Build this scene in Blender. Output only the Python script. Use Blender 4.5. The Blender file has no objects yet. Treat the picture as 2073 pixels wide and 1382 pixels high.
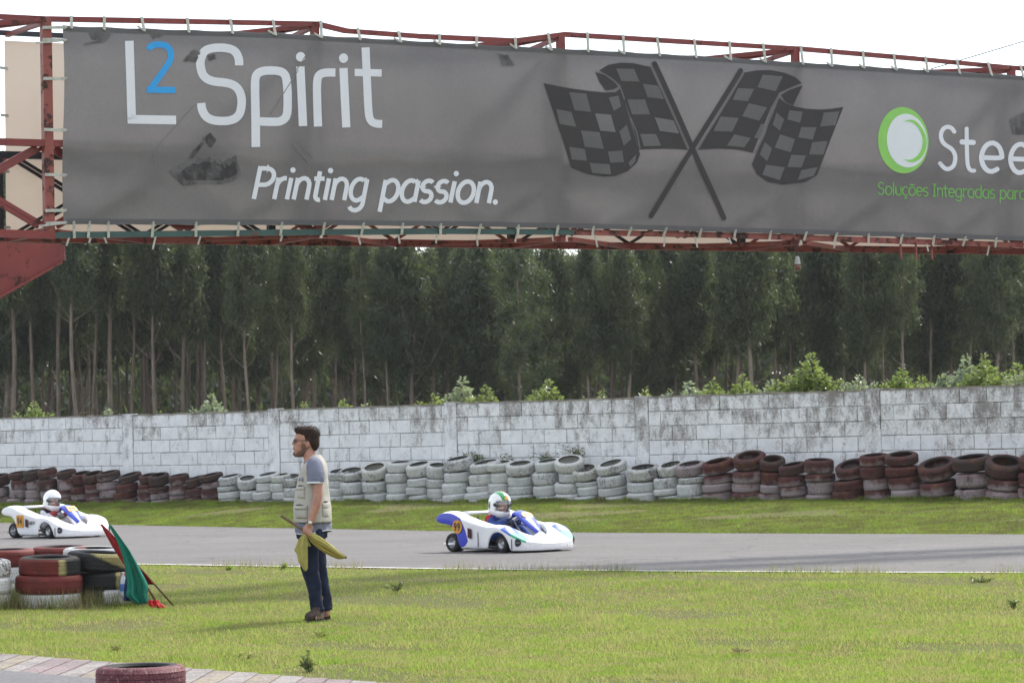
import bpy, bmesh, math, random
import numpy as np
from mathutils import Vector, Matrix, Quaternion
from mathutils.geometry import tessellate_polygon

random.seed(7)
rng = np.random.default_rng(11)
scene = bpy.context.scene
col = scene.collection
R = math.radians

# ------------------------------------------------------------------ camera
EYE = Vector((0, 0, 1.72))
FPX, CX, CY, HORIZON = 6000.0, 1036.5, 691.0, 881.0      # measured on the 2073 px wide photograph
PITCH = math.atan((HORIZON - CY) / FPX)
ROLL = math.atan(0.021)
FWD = Vector((0, math.cos(PITCH), math.sin(PITCH)))
UP0 = Vector((0, -math.sin(PITCH), math.cos(PITCH)))
RIGHT = Vector((1, 0, 0)) * math.cos(ROLL) - UP0 * math.sin(ROLL)
UPV = Vector((1, 0, 0)) * math.sin(ROLL) + UP0 * math.cos(ROLL)
cam = bpy.data.cameras.new('camera')
cam.sensor_width = 36.0
cam.lens = 36.0 * FPX / 2073.0
cam.clip_start = 0.5
cam.clip_end = 3000
cam.dof.use_dof = True
cam.dof.focus_distance = 29.0
cam.dof.aperture_fstop = 8.0
camo = bpy.data.objects.new('camera', cam)
col.objects.link(camo)
M = Matrix((RIGHT, UPV, -FWD)).transposed().to_4x4()
M.translation = EYE
camo.matrix_world = M
scene.camera = camo

# ------------------------------------------------------------------ light
SUN_AZ, SUN_EL = R(42), R(48)          # behind the wood, to the right of the view
to_sun = Vector((math.sin(SUN_AZ) * math.cos(SUN_EL), math.cos(SUN_AZ) * math.cos(SUN_EL), math.sin(SUN_EL)))
world = bpy.data.worlds.new('World')
scene.world = world
world.use_nodes = True
wn = world.node_tree.nodes
wl = world.node_tree.links
wn.clear()
sky = wn.new('ShaderNodeTexSky')
sky.sky_type = 'NISHITA'
sky.sun_disc = False
sky.sun_elevation = SUN_EL
sky.sun_rotation = SUN_AZ
sky.air_density = 1.0
sky.dust_density = 1.0
bg = wn.new('ShaderNodeBackground')
bg.inputs['Strength'].default_value = 0.115
wo = wn.new('ShaderNodeOutputWorld')
veil = wn.new('ShaderNodeMix')                       # thin even cloud veil over the whole sky
veil.data_type = 'RGBA'
veil.inputs[0].default_value = 0.50
veil.inputs[7].default_value = (9.0, 9.2, 9.6, 1)
wl.new(sky.outputs[0], veil.inputs[6])
wl.new(veil.outputs[2], bg.inputs['Color'])
wl.new(bg.outputs[0], wo.inputs['Surface'])
sun = bpy.data.lights.new('sun', 'SUN')
sun.energy = 2.9
sun.angle = R(9.0)
sun.color = (1.0, 0.95, 0.86)
suno = bpy.data.objects.new('sun', sun)
suno.rotation_euler = to_sun.to_track_quat('Z', 'Y').to_euler()
suno.location = (0, 0, 60)
col.objects.link(suno)
vs = scene.view_settings
vs.view_transform = 'Standard'
vs.look = 'None'
vs.gamma = 1.0
vs.use_curve_mapping = False
vs.exposure = 1.05

# ------------------------------------------------------------------ measuring helpers
def yh(x):
    return HORIZON - 0.021 * (x - CX)

def ray(x, y):
    return FWD + RIGHT * ((x - CX) / FPX) - UPV * ((y - CY) / FPX)

def at(x, y, d):
    r = ray(x, y)
    return EYE + r * (d / r.y)

def on_z(x, y, z):
    r = ray(x, y)
    return EYE + r * ((z - EYE.z) / r.z)

def on_plane(x, y, p0, n):
    r = ray(x, y)
    return EYE + r * ((Vector(p0) - EYE).dot(n) / r.dot(n))

# ------------------------------------------------------------------ material helpers
def new_mat(name):
    m = bpy.data.materials.new(name)
    m.use_nodes = True
    nt = m.node_tree
    nt.nodes.clear()
    return m, nt, nt.nodes, nt.links

def nd(nt, typ, **kw):
    n = nt.nodes.new(typ)
    for k, v in kw.items():
        if k in n.inputs.keys():
            n.inputs[k].default_value = v
        else:
            setattr(n, k, v)
    return n

def noise(nt, vec, scale, detail=4, rough=0.6, dist=0.0):
    n = nt.nodes.new('ShaderNodeTexNoise')
    n.inputs['Scale'].default_value = scale
    n.inputs['Detail'].default_value = detail
    n.inputs['Roughness'].default_value = rough
    n.inputs['Distortion'].default_value = dist
    if vec is not None:
        nt.links.new(vec, n.inputs['Vector'])
    return n.outputs['Fac']

def ramp(nt, fac, a, b, ca=(0, 0, 0, 1), cb=(1, 1, 1, 1)):
    n = nt.nodes.new('ShaderNodeValToRGB')
    e = n.color_ramp.elements
    e[0].position, e[1].position = a, b
    e[0].color, e[1].color = ca, cb
    nt.links.new(fac, n.inputs[0])
    return n.outputs[0]

def mixc(nt, fac, a, b, blend='MIX'):
    n = nt.nodes.new('ShaderNodeMix')
    n.data_type = 'RGBA'
    n.blend_type = blend
    for sock, v in ((n.inputs[0], fac), (n.inputs[6], a), (n.inputs[7], b)):
        if isinstance(v, (int, float)):
            sock.default_value = v
        elif isinstance(v, tuple):
            sock.default_value = (*v, 1) if len(v) == 3 else v
        else:
            nt.links.new(v, sock)
    return n.outputs[2]

def mth(nt, op, a, b=0.0, c=None, clamp=False):
    n = nt.nodes.new('ShaderNodeMath')
    n.operation = op
    n.use_clamp = clamp
    for i, v in enumerate((a, b, c)):
        if v is None:
            continue
        if isinstance(v, (int, float)):
            n.inputs[i].default_value = v
        else:
            nt.links.new(v, n.inputs[i])
    return n.outputs[0]

def bump(nt, h, strength=0.3, dist=0.01):
    n = nt.nodes.new('ShaderNodeBump')
    n.inputs['Strength'].default_value = strength
    n.inputs['Distance'].default_value = dist
    nt.links.new(h, n.inputs['Height'])
    return n.outputs[0]

def finish(nt, color, rough=0.6, normal=None, metallic=0.0, spec=0.4, trans=None, trans_col=None, coat=0.0):
    p = nt.nodes.new('ShaderNodeBsdfPrincipled')
    o = nt.nodes.new('ShaderNodeOutputMaterial')
    if isinstance(color, tuple):
        p.inputs['Base Color'].default_value = (*color[:3], 1)
    else:
        nt.links.new(color, p.inputs['Base Color'])
    if isinstance(rough, (int, float)):
        p.inputs['Roughness'].default_value = rough
    else:
        nt.links.new(rough, p.inputs['Roughness'])
    p.inputs['Metallic'].default_value = metallic
    p.inputs['Specular IOR Level'].default_value = spec
    p.inputs['Coat Weight'].default_value = coat
    if normal is not None:
        nt.links.new(normal, p.inputs['Normal'])
    out = p.outputs[0]
    if trans:
        t = nt.nodes.new('ShaderNodeBsdfTranslucent')
        tc = trans_col if trans_col is not None else color
        if isinstance(tc, tuple):
            t.inputs[0].default_value = (*tc[:3], 1)
        else:
            nt.links.new(tc, t.inputs[0])
        mx = nt.nodes.new('ShaderNodeMixShader')
        mx.inputs[0].default_value = trans
        nt.links.new(out, mx.inputs[1])
        nt.links.new(t.outputs[0], mx.inputs[2])
        out = mx.outputs[0]
    nt.links.new(out, o.inputs[0])

def coords(nt, kind='Object'):
    return nt.nodes.new('ShaderNodeTexCoord').outputs[kind]

def plain(name, c, rough=0.6, var=0.18, scale=12.0, bmp=0.0, metallic=0.0, spec=0.4, trans=None, trans_col=None, coat=0.0, c2=None):
    """A surface of one colour with grain: noise varies it towards a darker (or second) colour."""
    m, nt, n, l = new_mat(name)
    v = coords(nt)
    f = noise(nt, v, scale, 5, 0.65)
    f = ramp(nt, f, 0.3, 0.7)
    d = c2 if c2 else tuple(x * (1 - var * 1.6) for x in c)
    cc = mixc(nt, f, d, tuple(min(1, x * (1 + var * .4)) for x in c))
    nm = None
    if bmp:
        nm = bump(nt, noise(nt, v, scale * 5, 5, 0.7), bmp, 0.01)
    finish(nt, cc, rough, nm, metallic, spec, trans, trans_col, coat)
    return m

# ------------------------------------------------------------------ mesh helpers
def tag(o, label=None, cat=None, group=None, kind=None):
    if label: o['label'] = label
    if cat: o['category'] = cat
    if group: o['group'] = group
    if kind: o['kind'] = kind
    return o

def link(name, data, parent=None, loc=None):
    o = bpy.data.objects.new(name, data)
    col.objects.link(o)
    if parent is not None:
        o.parent = parent
    if loc is not None:
        o.location = loc
    return o

def empty(name, loc=(0, 0, 0), rz=0.0):
    o = link(name, None)
    o.empty_display_size = 0.1
    o.location = loc
    o.rotation_euler = (0, 0, rz)
    return o

class MB:
    """Collects verts and faces (with a material slot each)."""
    def __init__(self):
        self.v, self.f, self.m = [], [], []
    def add(self, verts, faces, mi=0, mat=None):
        b = len(self.v)
        if mat is not None:
            verts = [mat @ Vector(p) for p in verts]
        self.v += [tuple(p) for p in verts]
        self.f += [tuple(i + b for i in f) for f in faces]
        self.m += [mi] * len(faces)
        return self
    def box(self, c, s, mi=0, rot=None):
        x, y, z = (k / 2 for k in s)
        vs_ = [Vector((i * x, j * y, k * z)) for i in (-1, 1) for j in (-1, 1) for k in (-1, 1)]
        if rot is not None:
            vs_ = [rot @ p for p in vs_]
        vs_ = [p + Vector(c) for p in vs_]
        return self.add(vs_, [(0, 1, 3, 2), (4, 6, 7, 5), (0, 4, 5, 1), (2, 3, 7, 6), (0, 2, 6, 4), (1, 5, 7, 3)], mi)
    def bar(self, p, q, w, h=None, mi=0, up=Vector((0, 0, 1))):
        p, q = Vector(p), Vector(q)
        h = h or w
        d = (q - p).normalized()
        if abs(d.dot(up)) > 0.98:
            up = Vector((0, 1, 0))
        s = d.cross(up).normalized()
        u = s.cross(d).normalized()
        vs_ = []
        for e in (p, q):
            for a, b in ((-1, -1), (1, -1), (1, 1), (-1, 1)):
                vs_.append(e + s * (a * w / 2) + u * (b * h / 2))
        return self.add(vs_, [(0, 3, 2, 1), (4, 5, 6, 7), (0, 1, 5, 4), (1, 2, 6, 5), (2, 3, 7, 6), (3, 0, 4, 7)], mi)
    def tube(self, pts, rad, n=8, mi=0, cap=True, flat=1.0):
        pts = [Vector(p) for p in pts]
        if isinstance(rad, (int, float)):
            rad = [rad] * len(pts)
        vs_, fs = [], []
        prev = None
        for i, p in enumerate(pts):
            d = (pts[min(i + 1, len(pts) - 1)] - pts[max(i - 1, 0)]).normalized()
            if prev is None:
                a = Vector((0, 0, 1)) if abs(d.z) < 0.9 else Vector((0, 1, 0))
                s = d.cross(a).normalized()
            else:
                s = (prev - d * prev.dot(d)).normalized()
            prev = s
            t = d.cross(s)
            for k in range(n):
                an = 2 * math.pi * k / n
                vs_.append(p + (s * math.cos(an) + t * math.sin(an) * flat) * rad[i])
        for i in range(len(pts) - 1):
            for k in range(n):
                k2 = (k + 1) % n
                fs.append((i * n + k, i * n + k2, (i + 1) * n + k2, (i + 1) * n + k))
        if cap:
            fs.append(tuple(reversed(range(n))))
            fs.append(tuple((len(pts) - 1) * n + k for k in range(n)))
        return self.add(vs_, fs, mi)
    def pill(self, p, q, r1, r2, n=12, mi=0):
        """tapered capsule with round ends"""
        p, q = Vector(p), Vector(q)
        d = (q - p).normalized()
        pts, rr = [], []
        for t in (-0.98, -0.8, -0.5, 0.0):
            pts.append(p + d * (t * r1)); rr.append(r1 * math.sqrt(max(0.0, 1 - t * t)) + 1e-4)
        for t in (0.0, 0.5, 0.8, 0.98):
            pts.append(q + d * (t * r2)); rr.append(r2 * math.sqrt(max(0.0, 1 - t * t)) + 1e-4)
        return self.tube(pts, rr, n, mi)
    def chain(self, pts, rad, n=12, mi=0):
        for i in range(len(pts) - 1):
            self.pill(pts[i], pts[i + 1], rad[i], rad[i + 1], n, mi)
        return self
    def ball(self, c, r, n=16, mi=0, rot=None):
        rx, ry, rz = r if not isinstance(r, (int, float)) else (r, r, r)
        vs_, fs = [], []
        m = n // 2
        for i in range(m + 1):
            th = math.pi * i / m
            for k in range(n):
                a = 2 * math.pi * k / n
                sx = max(math.sin(th), 0.02)
                p = Vector((rx * sx * math.cos(a), ry * sx * math.sin(a), rz * math.cos(th)))
                if rot is not None:
                    p = rot @ p
                vs_.append(p + Vector(c))
        for i in range(m):
            for k in range(n):
                k2 = (k + 1) % n
                fs.append((i * n + k, (i + 1) * n + k, (i + 1) * n + k2, i * n + k2))
        fs.append(tuple(range(n)))
        fs.append(tuple(reversed([m * n + k for k in range(n)])))
        return self.add(vs_, fs, mi)
    def loft(self, rings, n=24, mi=0, power=2.0):
        """horizontal rings (z, cx, cy, rx, ry)"""
        vs_, fs = [], []
        for (z, cx, cy, rx, ry) in rings:
            for k in range(n):
                a = 2 * math.pi * k / n
                c, s = math.cos(a), math.sin(a)
                e = 2.0 / power
                vs_.append((cx + rx * math.copysign(abs(c) ** e, c), cy + ry * math.copysign(abs(s) ** e, s), z))
        for i in range(len(rings) - 1):
            for k in range(n):
                k2 = (k + 1) % n
                fs.append((i * n + k, i * n + k2, (i + 1) * n + k2, (i + 1) * n + k))
        fs.append(tuple(reversed(range(n))))
        fs.append(tuple((len(rings) - 1) * n + k for k in range(n)))
        return self.add(vs_, fs, mi)
    def lathe(self, prof, n=32, mi=0, axis='Z', c=(0, 0, 0), closed=True):
        vs_, fs = [], []
        m = len(prof)
        for k in range(n):
            a = 2 * math.pi * k / n
            for (r, z) in prof:
                p = (r * math.cos(a), r * math.sin(a), z)
                if axis == 'Y':
                    p = (p[0], p[2], p[1])
                elif axis == 'X':
                    p = (p[2], p[0], p[1])
                vs_.append((p[0] + c[0], p[1] + c[1], p[2] + c[2]))
        for k in range(n):
            k2 = (k + 1) % n
            for j in range(m if closed else m - 1):
                j2 = (j + 1) % m
                fs.append((k * m + j, k2 * m + j, k2 * m + j2, k * m + j2))
        return self.add(vs_, fs, mi)
    def mesh(self, name, mats, smooth=False):
        me = bpy.data.meshes.new(name)
        me.from_pydata(self.v, [], self.f)
        for m in (mats if isinstance(mats, (list, tuple)) else [mats]):
            me.materials.append(m)
        if any(self.m):
            me.polygons.foreach_set('material_index', self.m)
        if smooth:
            me.polygons.foreach_set('use_smooth', [True] * len(me.polygons))
        me.update()
        return me
    def build(self, name, mats, parent=None, smooth=False, loc=None):
        return link(name, self.mesh(name, mats, smooth), parent, loc)

def fix_normals(me):
    bm = bmesh.new()
    bm.from_mesh(me)
    bmesh.ops.recalc_face_normals(bm, faces=bm.faces)
    bm.to_mesh(me)
    bm.free()

def evaluated(me, mods):
    """run modifiers on a mesh without operators"""
    o = bpy.data.objects.new('tmp', me)
    col.objects.link(o)
    for typ, kw in mods:
        m = o.modifiers.new(typ, typ)
        for k, v in kw.items():
            setattr(m, k, v)
    dg = bpy.context.evaluated_depsgraph_get()
    dg.update()
    out = bpy.data.meshes.new_from_object(o.evaluated_get(dg))
    bpy.data.objects.remove(o)
    return out

def fuse(mb, name, mat, parent=None, voxel=0.008, smooth=4, loc=None, noise_amp=0.0, noise_freq=30.0):
    """one continuous surface from overlapping closed shapes"""
    me = mb.mesh(name, mat)
    fix_normals(me)
    me2 = evaluated(me, [('REMESH', dict(mode='VOXEL', voxel_size=voxel, use_smooth_shade=True)),
                         ('SMOOTH', dict(factor=0.5, iterations=smooth))])
    me2.name = name
    me2.materials.clear()
    for m in (mat if isinstance(mat, (list, tuple)) else [mat]):
        me2.materials.append(m)
    if noise_amp:
        n = len(me2.vertices)
        co = np.empty(n * 3); me2.vertices.foreach_get('co', co); co = co.reshape(-1, 3)
        no = np.empty(n * 3); me2.vertices.foreach_get('normal', no); no = no.reshape(-1, 3)
        w = np.zeros(n)
        r2 = np.random.default_rng(5)
        for k in range(7):
            dv = r2.normal(size=3); dv /= np.linalg.norm(dv)
            w += np.sin(co @ dv * noise_freq * (0.6 + 0.25 * k) + r2.uniform(0, 6)) / (1 + 0.3 * k)
        co += no * (w * noise_amp / 2.2)[:, None]
        me2.vertices.foreach_set('co', co.ravel())
        me2.update()
    bpy.data.meshes.remove(me)
    return link(name, me2, parent, loc)

def np_mesh(name, verts, faces, mat, tri=4):
    """fast mesh from arrays; faces (N, tri)"""
    me = bpy.data.meshes.new(name)
    nv, nf = len(verts), len(faces)
    me.vertices.add(nv)
    me.vertices.foreach_set('co', np.asarray(verts, dtype=np.float32).ravel())
    me.loops.add(nf * tri)
    me.loops.foreach_set('vertex_index', np.asarray(faces, dtype=np.int32).ravel())
    me.polygons.add(nf)
    me.polygons.foreach_set('loop_start', np.arange(0, nf * tri, tri, dtype=np.int32))
    try:
        me.polygons.foreach_set('loop_total', np.full(nf, tri, dtype=np.int32))
    except Exception:
        pass
    me.materials.append(mat)
    me.update(calc_edges=True)
    me.validate()
    return me

def leaf_mesh(name, C, D, S, mat):
    """diamond leaves: centre, half axis, half width"""
    n = len(C)
    V = np.stack([C - D, C + S - D * 0.15, C + D, C - S - D * 0.15], axis=1).reshape(-1, 3)
    F = np.arange(n * 4).reshape(n, 4)
    return np_mesh(name, V, F, mat, 4)

def unit(a):
    return a / np.maximum(np.linalg.norm(a, axis=1, keepdims=True), 1e-9)

def copy_tree(o, parent=None):
    c = o.copy()
    col.objects.link(c)
    c.parent = parent
    for ch in list(o.children):
        copy_tree(ch, c)
    return c

def text_geo(s, offset=0.0):
    cu = bpy.data.curves.new('txt', 'FONT')
    cu.body = s
    cu.size = 1.0
    cu.offset = offset
    cu.resolution_u = 4
    o = bpy.data.objects.new('txt', cu)
    col.objects.link(o)
    dg = bpy.context.evaluated_depsgraph_get()
    dg.update()
    me = bpy.data.meshes.new_from_object(o.evaluated_get(dg))
    v = [tuple(p.co) for p in me.vertices]
    f = [tuple(p.vertices) for p in me.polygons]
    bpy.data.objects.remove(o)
    bpy.data.meshes.remove(me)
    return v, f

def sstep(t):
    t = np.clip(t, 0, 1)
    return t * t * (3 - 2 * t)

# ================================================================== GROUND, TRACK, KERB
ZT = 0.10
near_px = [(0, 1138), (270, 1143), (600, 1148), (860, 1152), (1300, 1157), (1700, 1159.5), (2073, 1160.5)]
far_px = [(0, 1058), (220, 1062), (520, 1068), (860, 1074), (1200, 1078), (1640, 1080), (2073, 1081.5)]
near = [on_z(x, y, ZT) for x, y in near_px]
far = [on_z(x, y, ZT) for x, y in far_px]
TY0, TY1 = at(0, 950, 65.6), at(2073, 950, 50.7)         # centre line of the tyre barrier
TSL = (TY1.y - TY0.y) / (TY1.x - TY0.x)
def fT(x): return TY0.y + TSL * (x - TY0.x)
def extend(pl, sl, sr):
    a, b = pl[0], pl[-1]
    return [Vector((a.x - 60, a.y - 60 * sl, ZT)), Vector((a.x - 20, a.y - 20 * sl, ZT))] + pl + \
           [Vector((b.x + 20, b.y + 20 * sr, ZT)), Vector((b.x + 60, b.y + 60 * sr, ZT))]
near = extend(near, -0.4, -0.55)
far = extend(far, TSL, TSL)
NX, NY = np.array([p.x for p in near]), np.array([p.y for p in near])
FX, FY = np.array([p.x for p in far]), np.array([p.y for p in far])
def fN(x): return np.interp(x, NX, NY)
def fF(x): return np.interp(x, FX, FY)
def hgt(x, y):
    x = np.asarray(x, float); y = np.asarray(y, float)
    n, f, t = fN(x), fF(x), fT(x)
    z = np.where(y < n, ZT - ZT * sstep((n - y) / 7.0), ZT)
    z = np.where(y > f, ZT + 0.34 * sstep((y - f) / np.maximum(t - 0.35 - f, 0.6)), z)
    lump = 0.020 * np.sin(x * 0.9 + y * 0.35) * np.sin(y * 0.7 - x * 0.2) + 0.012 * np.sin(x * 2.3 + 1) * np.sin(y * 1.9)
    off = np.clip(np.minimum(np.abs(y - n), np.abs(y - f)) / 1.5, 0, 1)
    inside = (y > n) & (y < f)
    return z + np.where(inside, -0.01, lump * off)
def H(x, y): return float(hgt(x, y))

def ground_mat():
    m, nt, n, l = new_mat('grass_soil')
    v = coords(nt)
    a = ramp(nt, noise(nt, v, 0.45, 5, 0.6), 0.40, 0.62)
    b = ramp(nt, noise(nt, v, 3.0, 6, 0.7), 0.42, 0.66)
    c = ramp(nt, noise(nt, v, 40.0, 4, 0.7), 0.3, 0.7)
    g = mixc(nt, a, (0.130, 0.150, 0.045), (0.170, 0.165, 0.065))
    g = mixc(nt, mth(nt, 'MULTIPLY', b, 0.6), g, (0.150, 0.110, 0.070))
    g = mixc(nt, c, mixc(nt, 0.35, g, (0.02, 0.03, 0.01)), g)
    finish(nt, g, 0.95, bump(nt, noise(nt, v, 30, 5, 0.8), 0.8, 0.03), spec=0.1)
    return m
def axis(lo, hi, step, outer):
    return np.array(sorted(set([-o for o in outer if -o < lo] + list(np.arange(lo, hi + 1e-6, step)) + [o for o in outer if o > hi])))
gx = axis(-24, 22, 0.4, [26, 30, 38, 50, 80, 140, 260, 400])
gy = np.array([-120, -60, -20, -5, 2] + list(np.arange(8, 84, 0.4)) + [86, 92, 100, 115, 140, 180, 240, 320, 450, 600])
XX, YY = np.meshgrid(gx, gy)
ZZ = hgt(XX, YY)
V = np.stack([XX, YY, ZZ], -1).reshape(-1, 3)
nx_ = len(gx)
idx = np.arange(len(V)).reshape(len(gy), nx_)
F = np.stack([idx[:-1, :-1], idx[:-1, 1:], idx[1:, 1:], idx[1:, :-1]], -1).reshape(-1, 4)
me = np_mesh('ground', V, F, ground_mat())
me.polygons.foreach_set('use_smooth', [True] * len(me.polygons))
tag(link('ground', me), 'grassy ground of the kart circuit, mossy green with bare brown patches', kind='structure')

def asphalt_mat(name, base, light, streak=True):
    m, nt, n, l = new_mat(name)
    v = coords(nt)
    a = noise(nt, v, 0.5, 5, 0.6)
    g = noise(nt, v, 34, 3, 0.85)
    c = mixc(nt, ramp(nt, a, 0.35, 0.68), base, light)
    if streak:
        mp = nt.nodes.new('ShaderNodeMapping')
        mp.inputs['Rotation'].default_value = (0, 0, R(36))
        mp.inputs['Scale'].default_value = (0.05, 1.0, 1)
        l.new(v, mp.inputs[0])
        s = ramp(nt, noise(nt, mp.outputs[0], 2.6, 6, 0.72), 0.46, 0.66)
        c = mixc(nt, mth(nt, 'MULTIPLY', s, 0.6), c, tuple(x * 0.62 for x in base))
    # cracks and tar seams
    vo = nt.nodes.new('ShaderNodeTexVoronoi'); vo.feature = 'DISTANCE_TO_EDGE'; vo.inputs['Scale'].default_value = 0.33
    wv = nt.nodes.new('ShaderNodeVectorMath'); wv.operation = 'ADD'
    nn = nt.nodes.new('ShaderNodeTexNoise'); nn.inputs['Scale'].default_value = 1.5
    l.new(v, nn.inputs['Vector']); l.new(v, wv.inputs[0]); l.new(nn.outputs['Color'], wv.inputs[1]); l.new(wv.outputs[0], vo.inputs['Vector'])
    cr = ramp(nt, vo.outputs['Distance'], 0.004, 0.012)
    c = mixc(nt, mth(nt, 'MULTIPLY', mth(nt, 'SUBTRACT', 1.0, cr), 0.5), c, (0.03, 0.03, 0.03))
    c = mixc(nt, ramp(nt, g, 0.40, 0.60), tuple(x * 0.66 for x in base), c)
    finish(nt, c, 0.85, bump(nt, g, 0.6, 0.01), spec=0.25)
    return m
M_asph = asphalt_mat('track_asphalt', (0.150, 0.142, 0.138), (0.198, 0.187, 0.182))
def strip(name, A, B, nseg, ncross, mat, dz):
    vs_, fs = [], []
    def pt(pl, t):
        k = t * (len(pl) - 1); i = min(int(k), len(pl) - 2)
        return Vector(pl[i]).lerp(Vector(pl[i + 1]), k - i)
    for i in range(nseg + 1):
        a, b = pt(A, i / nseg), pt(B, i / nseg)
        for j in range(ncross + 1):
            p = a.lerp(b, j / ncross)
            vs_.append((p.x, p.y, p.z + dz))
    w = ncross + 1
    for i in range(nseg):
        for j in range(ncross):
            fs.append((i * w + j, (i + 1) * w + j, (i + 1) * w + j + 1, i * w + j + 1))
    me = bpy.data.meshes.new(name); me.from_pydata(vs_, [], fs); me.materials.append(mat); fix_normals(me)
    return me
tag(link('track', strip('track', near, far, 120, 8, M_asph, 0.004)), 'grey asphalt kart track crossing the picture', kind='structure')
nl = [Vector(p) for p in near]
nl2 = [p + Vector((0.08, 0.11, 0)) for p in nl]
M_line = plain('line_paint', (0.62, 0.61, 0.60), 0.8, 0.3, 6.0, c2=(0.34, 0.33, 0.32))
tag(link('edge_line', strip('edge_line', nl, nl2, 120, 1, M_line, 0.012)), 'thin white painted line along the near edge of the track', kind='structure')

# kerb and service asphalt at the lower left
E0, E1 = on_z(0, 1322, 0.034), on_z(780, 1382, 0.034)
E0.z = E1.z = 0.0
wv_ = on_z(35, 1355.6, 0.0) - on_z(112, 1327.5, 0.0)
ed = (E1 - E0).normalized()
perp = Vector((ed.y, -ed.x, 0))
if perp.dot(wv_) < 0: perp = -perp
def kerb_edge(t):
    return E0 + ed * t + perp * (-0.035 * (t - 2.4) ** 2 * 0.12)
M_asph2 = asphalt_mat('service_asphalt', (0.150, 0.146, 0.150), (0.20, 0.195, 0.20), False)
A_ = [kerb_edge(t) + wv_ * 0.97 for t in np.linspace(-4, 9, 14)]
B_ = [p + perp * 14 for p in A_]
tag(link('service_road', strip('service_road', A_, B_, 26, 6, M_asph2, 0.035)), 'grey asphalt beside the worn kerb at the lower left', kind='structure')
kerb = empty('kerb', tuple(kerb_edge(0)))
tag(kerb, 'worn ribbed concrete kerb with faded red and yellow paint', kind='structure')
def worn(name, c):
    m, nt, n, l = new_mat(name)
    v = coords(nt)
    bare = ramp(nt, noise(nt, v, 9, 6, 0.75), 0.42, 0.60)
    sp = ramp(nt, noise(nt, v, 38, 3, 0.85), 0.44, 0.56)
    con = mixc(nt, sp, (0.17, 0.15, 0.145), (0.29, 0.265, 0.25))
    cc = mixc(nt, mth(nt, 'MULTIPLY', bare, 0.9), mixc(nt, sp, tuple(x * .6 for x in c), c), con)
    cc = mixc(nt, mth(nt, 'MULTIPLY', ramp(nt, noise(nt, v, 2.2, 5, .7), .45, .62), .55), cc, (0.13, 0.115, 0.115))
    finish(nt, cc, 0.9, bump(nt, noise(nt, v, 40, 4, 0.8), 0.5, 0.01), spec=0.2)
    return m
KM = [worn('kerb_white', (0.33, 0.305, 0.29)), worn('kerb_yellow', (0.31, 0.265, 0.19)), worn('kerb_red', (0.28, 0.205, 0.21))]
pat = [0, 1, 0, 2, 2, 0, 1, 1, 0, 2, 0, 1]
pitch = 0.27
for i in range(-6, 28):
    t = i * pitch
    p, q = kerb_edge(t + 0.004), kerb_edge(t + pitch - 0.004)
    vs_ = []
    for zz in (-0.06, 1):
        for (e, k) in ((p, 0), (q, 1)):
            for f_ in (0.0, 1.0):
                x = e + wv_ * f_
                z = -0.06 if zz < 0 else (0.030 + 0.006 * k - 0.006 * f_ + 0.004 * random.random())
                vs_.append(x + Vector((0, 0, z)) - Vector(kerb.location))
    b = MB()
    b.add(vs_, [(0, 1, 3, 2), (4, 6, 7, 5), (0, 4, 5, 1), (2, 3, 7, 6), (0, 2, 6, 4), (1, 5, 7, 3)])
    o = b.build('kerb_slab', KM[pat[i % len(pat)]], kerb)
    fix_normals(o.data)

# ================================================================== BLOCK WALL
WL0, WL1 = at(0, 900, 66.3), at(2073, 900, 51.4)
wd = Vector((WL1.x - WL0.x, WL1.y - WL0.y, 0)).normalized()
wn_ = Vector((wd.y, -wd.x, 0))                       # towards the track
if wn_.y > 0: wn_ = -wn_
W0 = Vector((WL0.x, WL0.y, 0))
def wall_u(x, y=880): return (on_plane(x, y, W0, wn_) - W0).dot(wd)
def wall_z(x, y): return on_plane(x, y, W0, wn_).z
def WP(u, out, z): return W0 + wd * u + wn_ * out + Vector((0, 0, z))
pil_px = [-60, 259, 555, 913, 1300, 1768, 2330]
pil_u = [wall_u(x) for x in pil_px]
pil_u[0] = pil_u[1] - 5.2
pil_u[-1] = pil_u[-2] + 5.4
top_px = [(130, 843), (400, 835.7), (730, 823.4), (1100, 810.5), (1540, 796), (1930, 783.5)]
top_z = [wall_z(x, y) for x, y in top_px]
print('pillars', [round(u, 2) for u in pil_u], 'tops', [round(z, 2) for z in top_z])
M_block, nt, n_, l_ = new_mat('whitewashed_block')
v = coords(nt, 'Object')
geo = nt.nodes.new('ShaderNodeNewGeometry')
oi = nt.nodes.new('ShaderNodeObjectInfo')
pos = geo.outputs['Position']
st = nt.nodes.new('ShaderNodeMapping'); st.inputs['Scale'].default_value = (3.2, 3.2, 1.7); l_.new(pos, st.inputs[0])
stain = noise(nt, st.outputs[0], 1.6, 7, 0.72)                     # runs of lichen down the face
fleck = noise(nt, pos, 26, 5, 0.8)
sep = nt.nodes.new('ShaderNodeSeparateXYZ'); l_.new(pos, sep.inputs[0])
tf = ramp(nt, sep.outputs['Z'], 0.0, 1.0)
hz = mth(nt, 'MULTIPLY_ADD', sep.outputs['Z'], 0.085, -0.105)
hz = mth(nt, 'ADD', hz, mth(nt, 'MULTIPLY_ADD', sep.outputs['X'], 0.003, 0.006))
mk_ = mth(nt, 'ADD', mth(nt, 'MULTIPLY', stain, 0.62), mth(nt, 'MULTIPLY', fleck, 0.40))
mk_ = mth(nt, 'ADD', mk_, hz)
mk_ = mth(nt, 'ADD', mk_, mth(nt, 'MULTIPLY', mth(nt, 'SUBTRACT', oi.outputs['Random'], 0.5), 0.08))
osc = nt.nodes.new('ShaderNodeSeparateColor'); l_.new(oi.outputs['Color'], osc.inputs[0])
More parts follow.
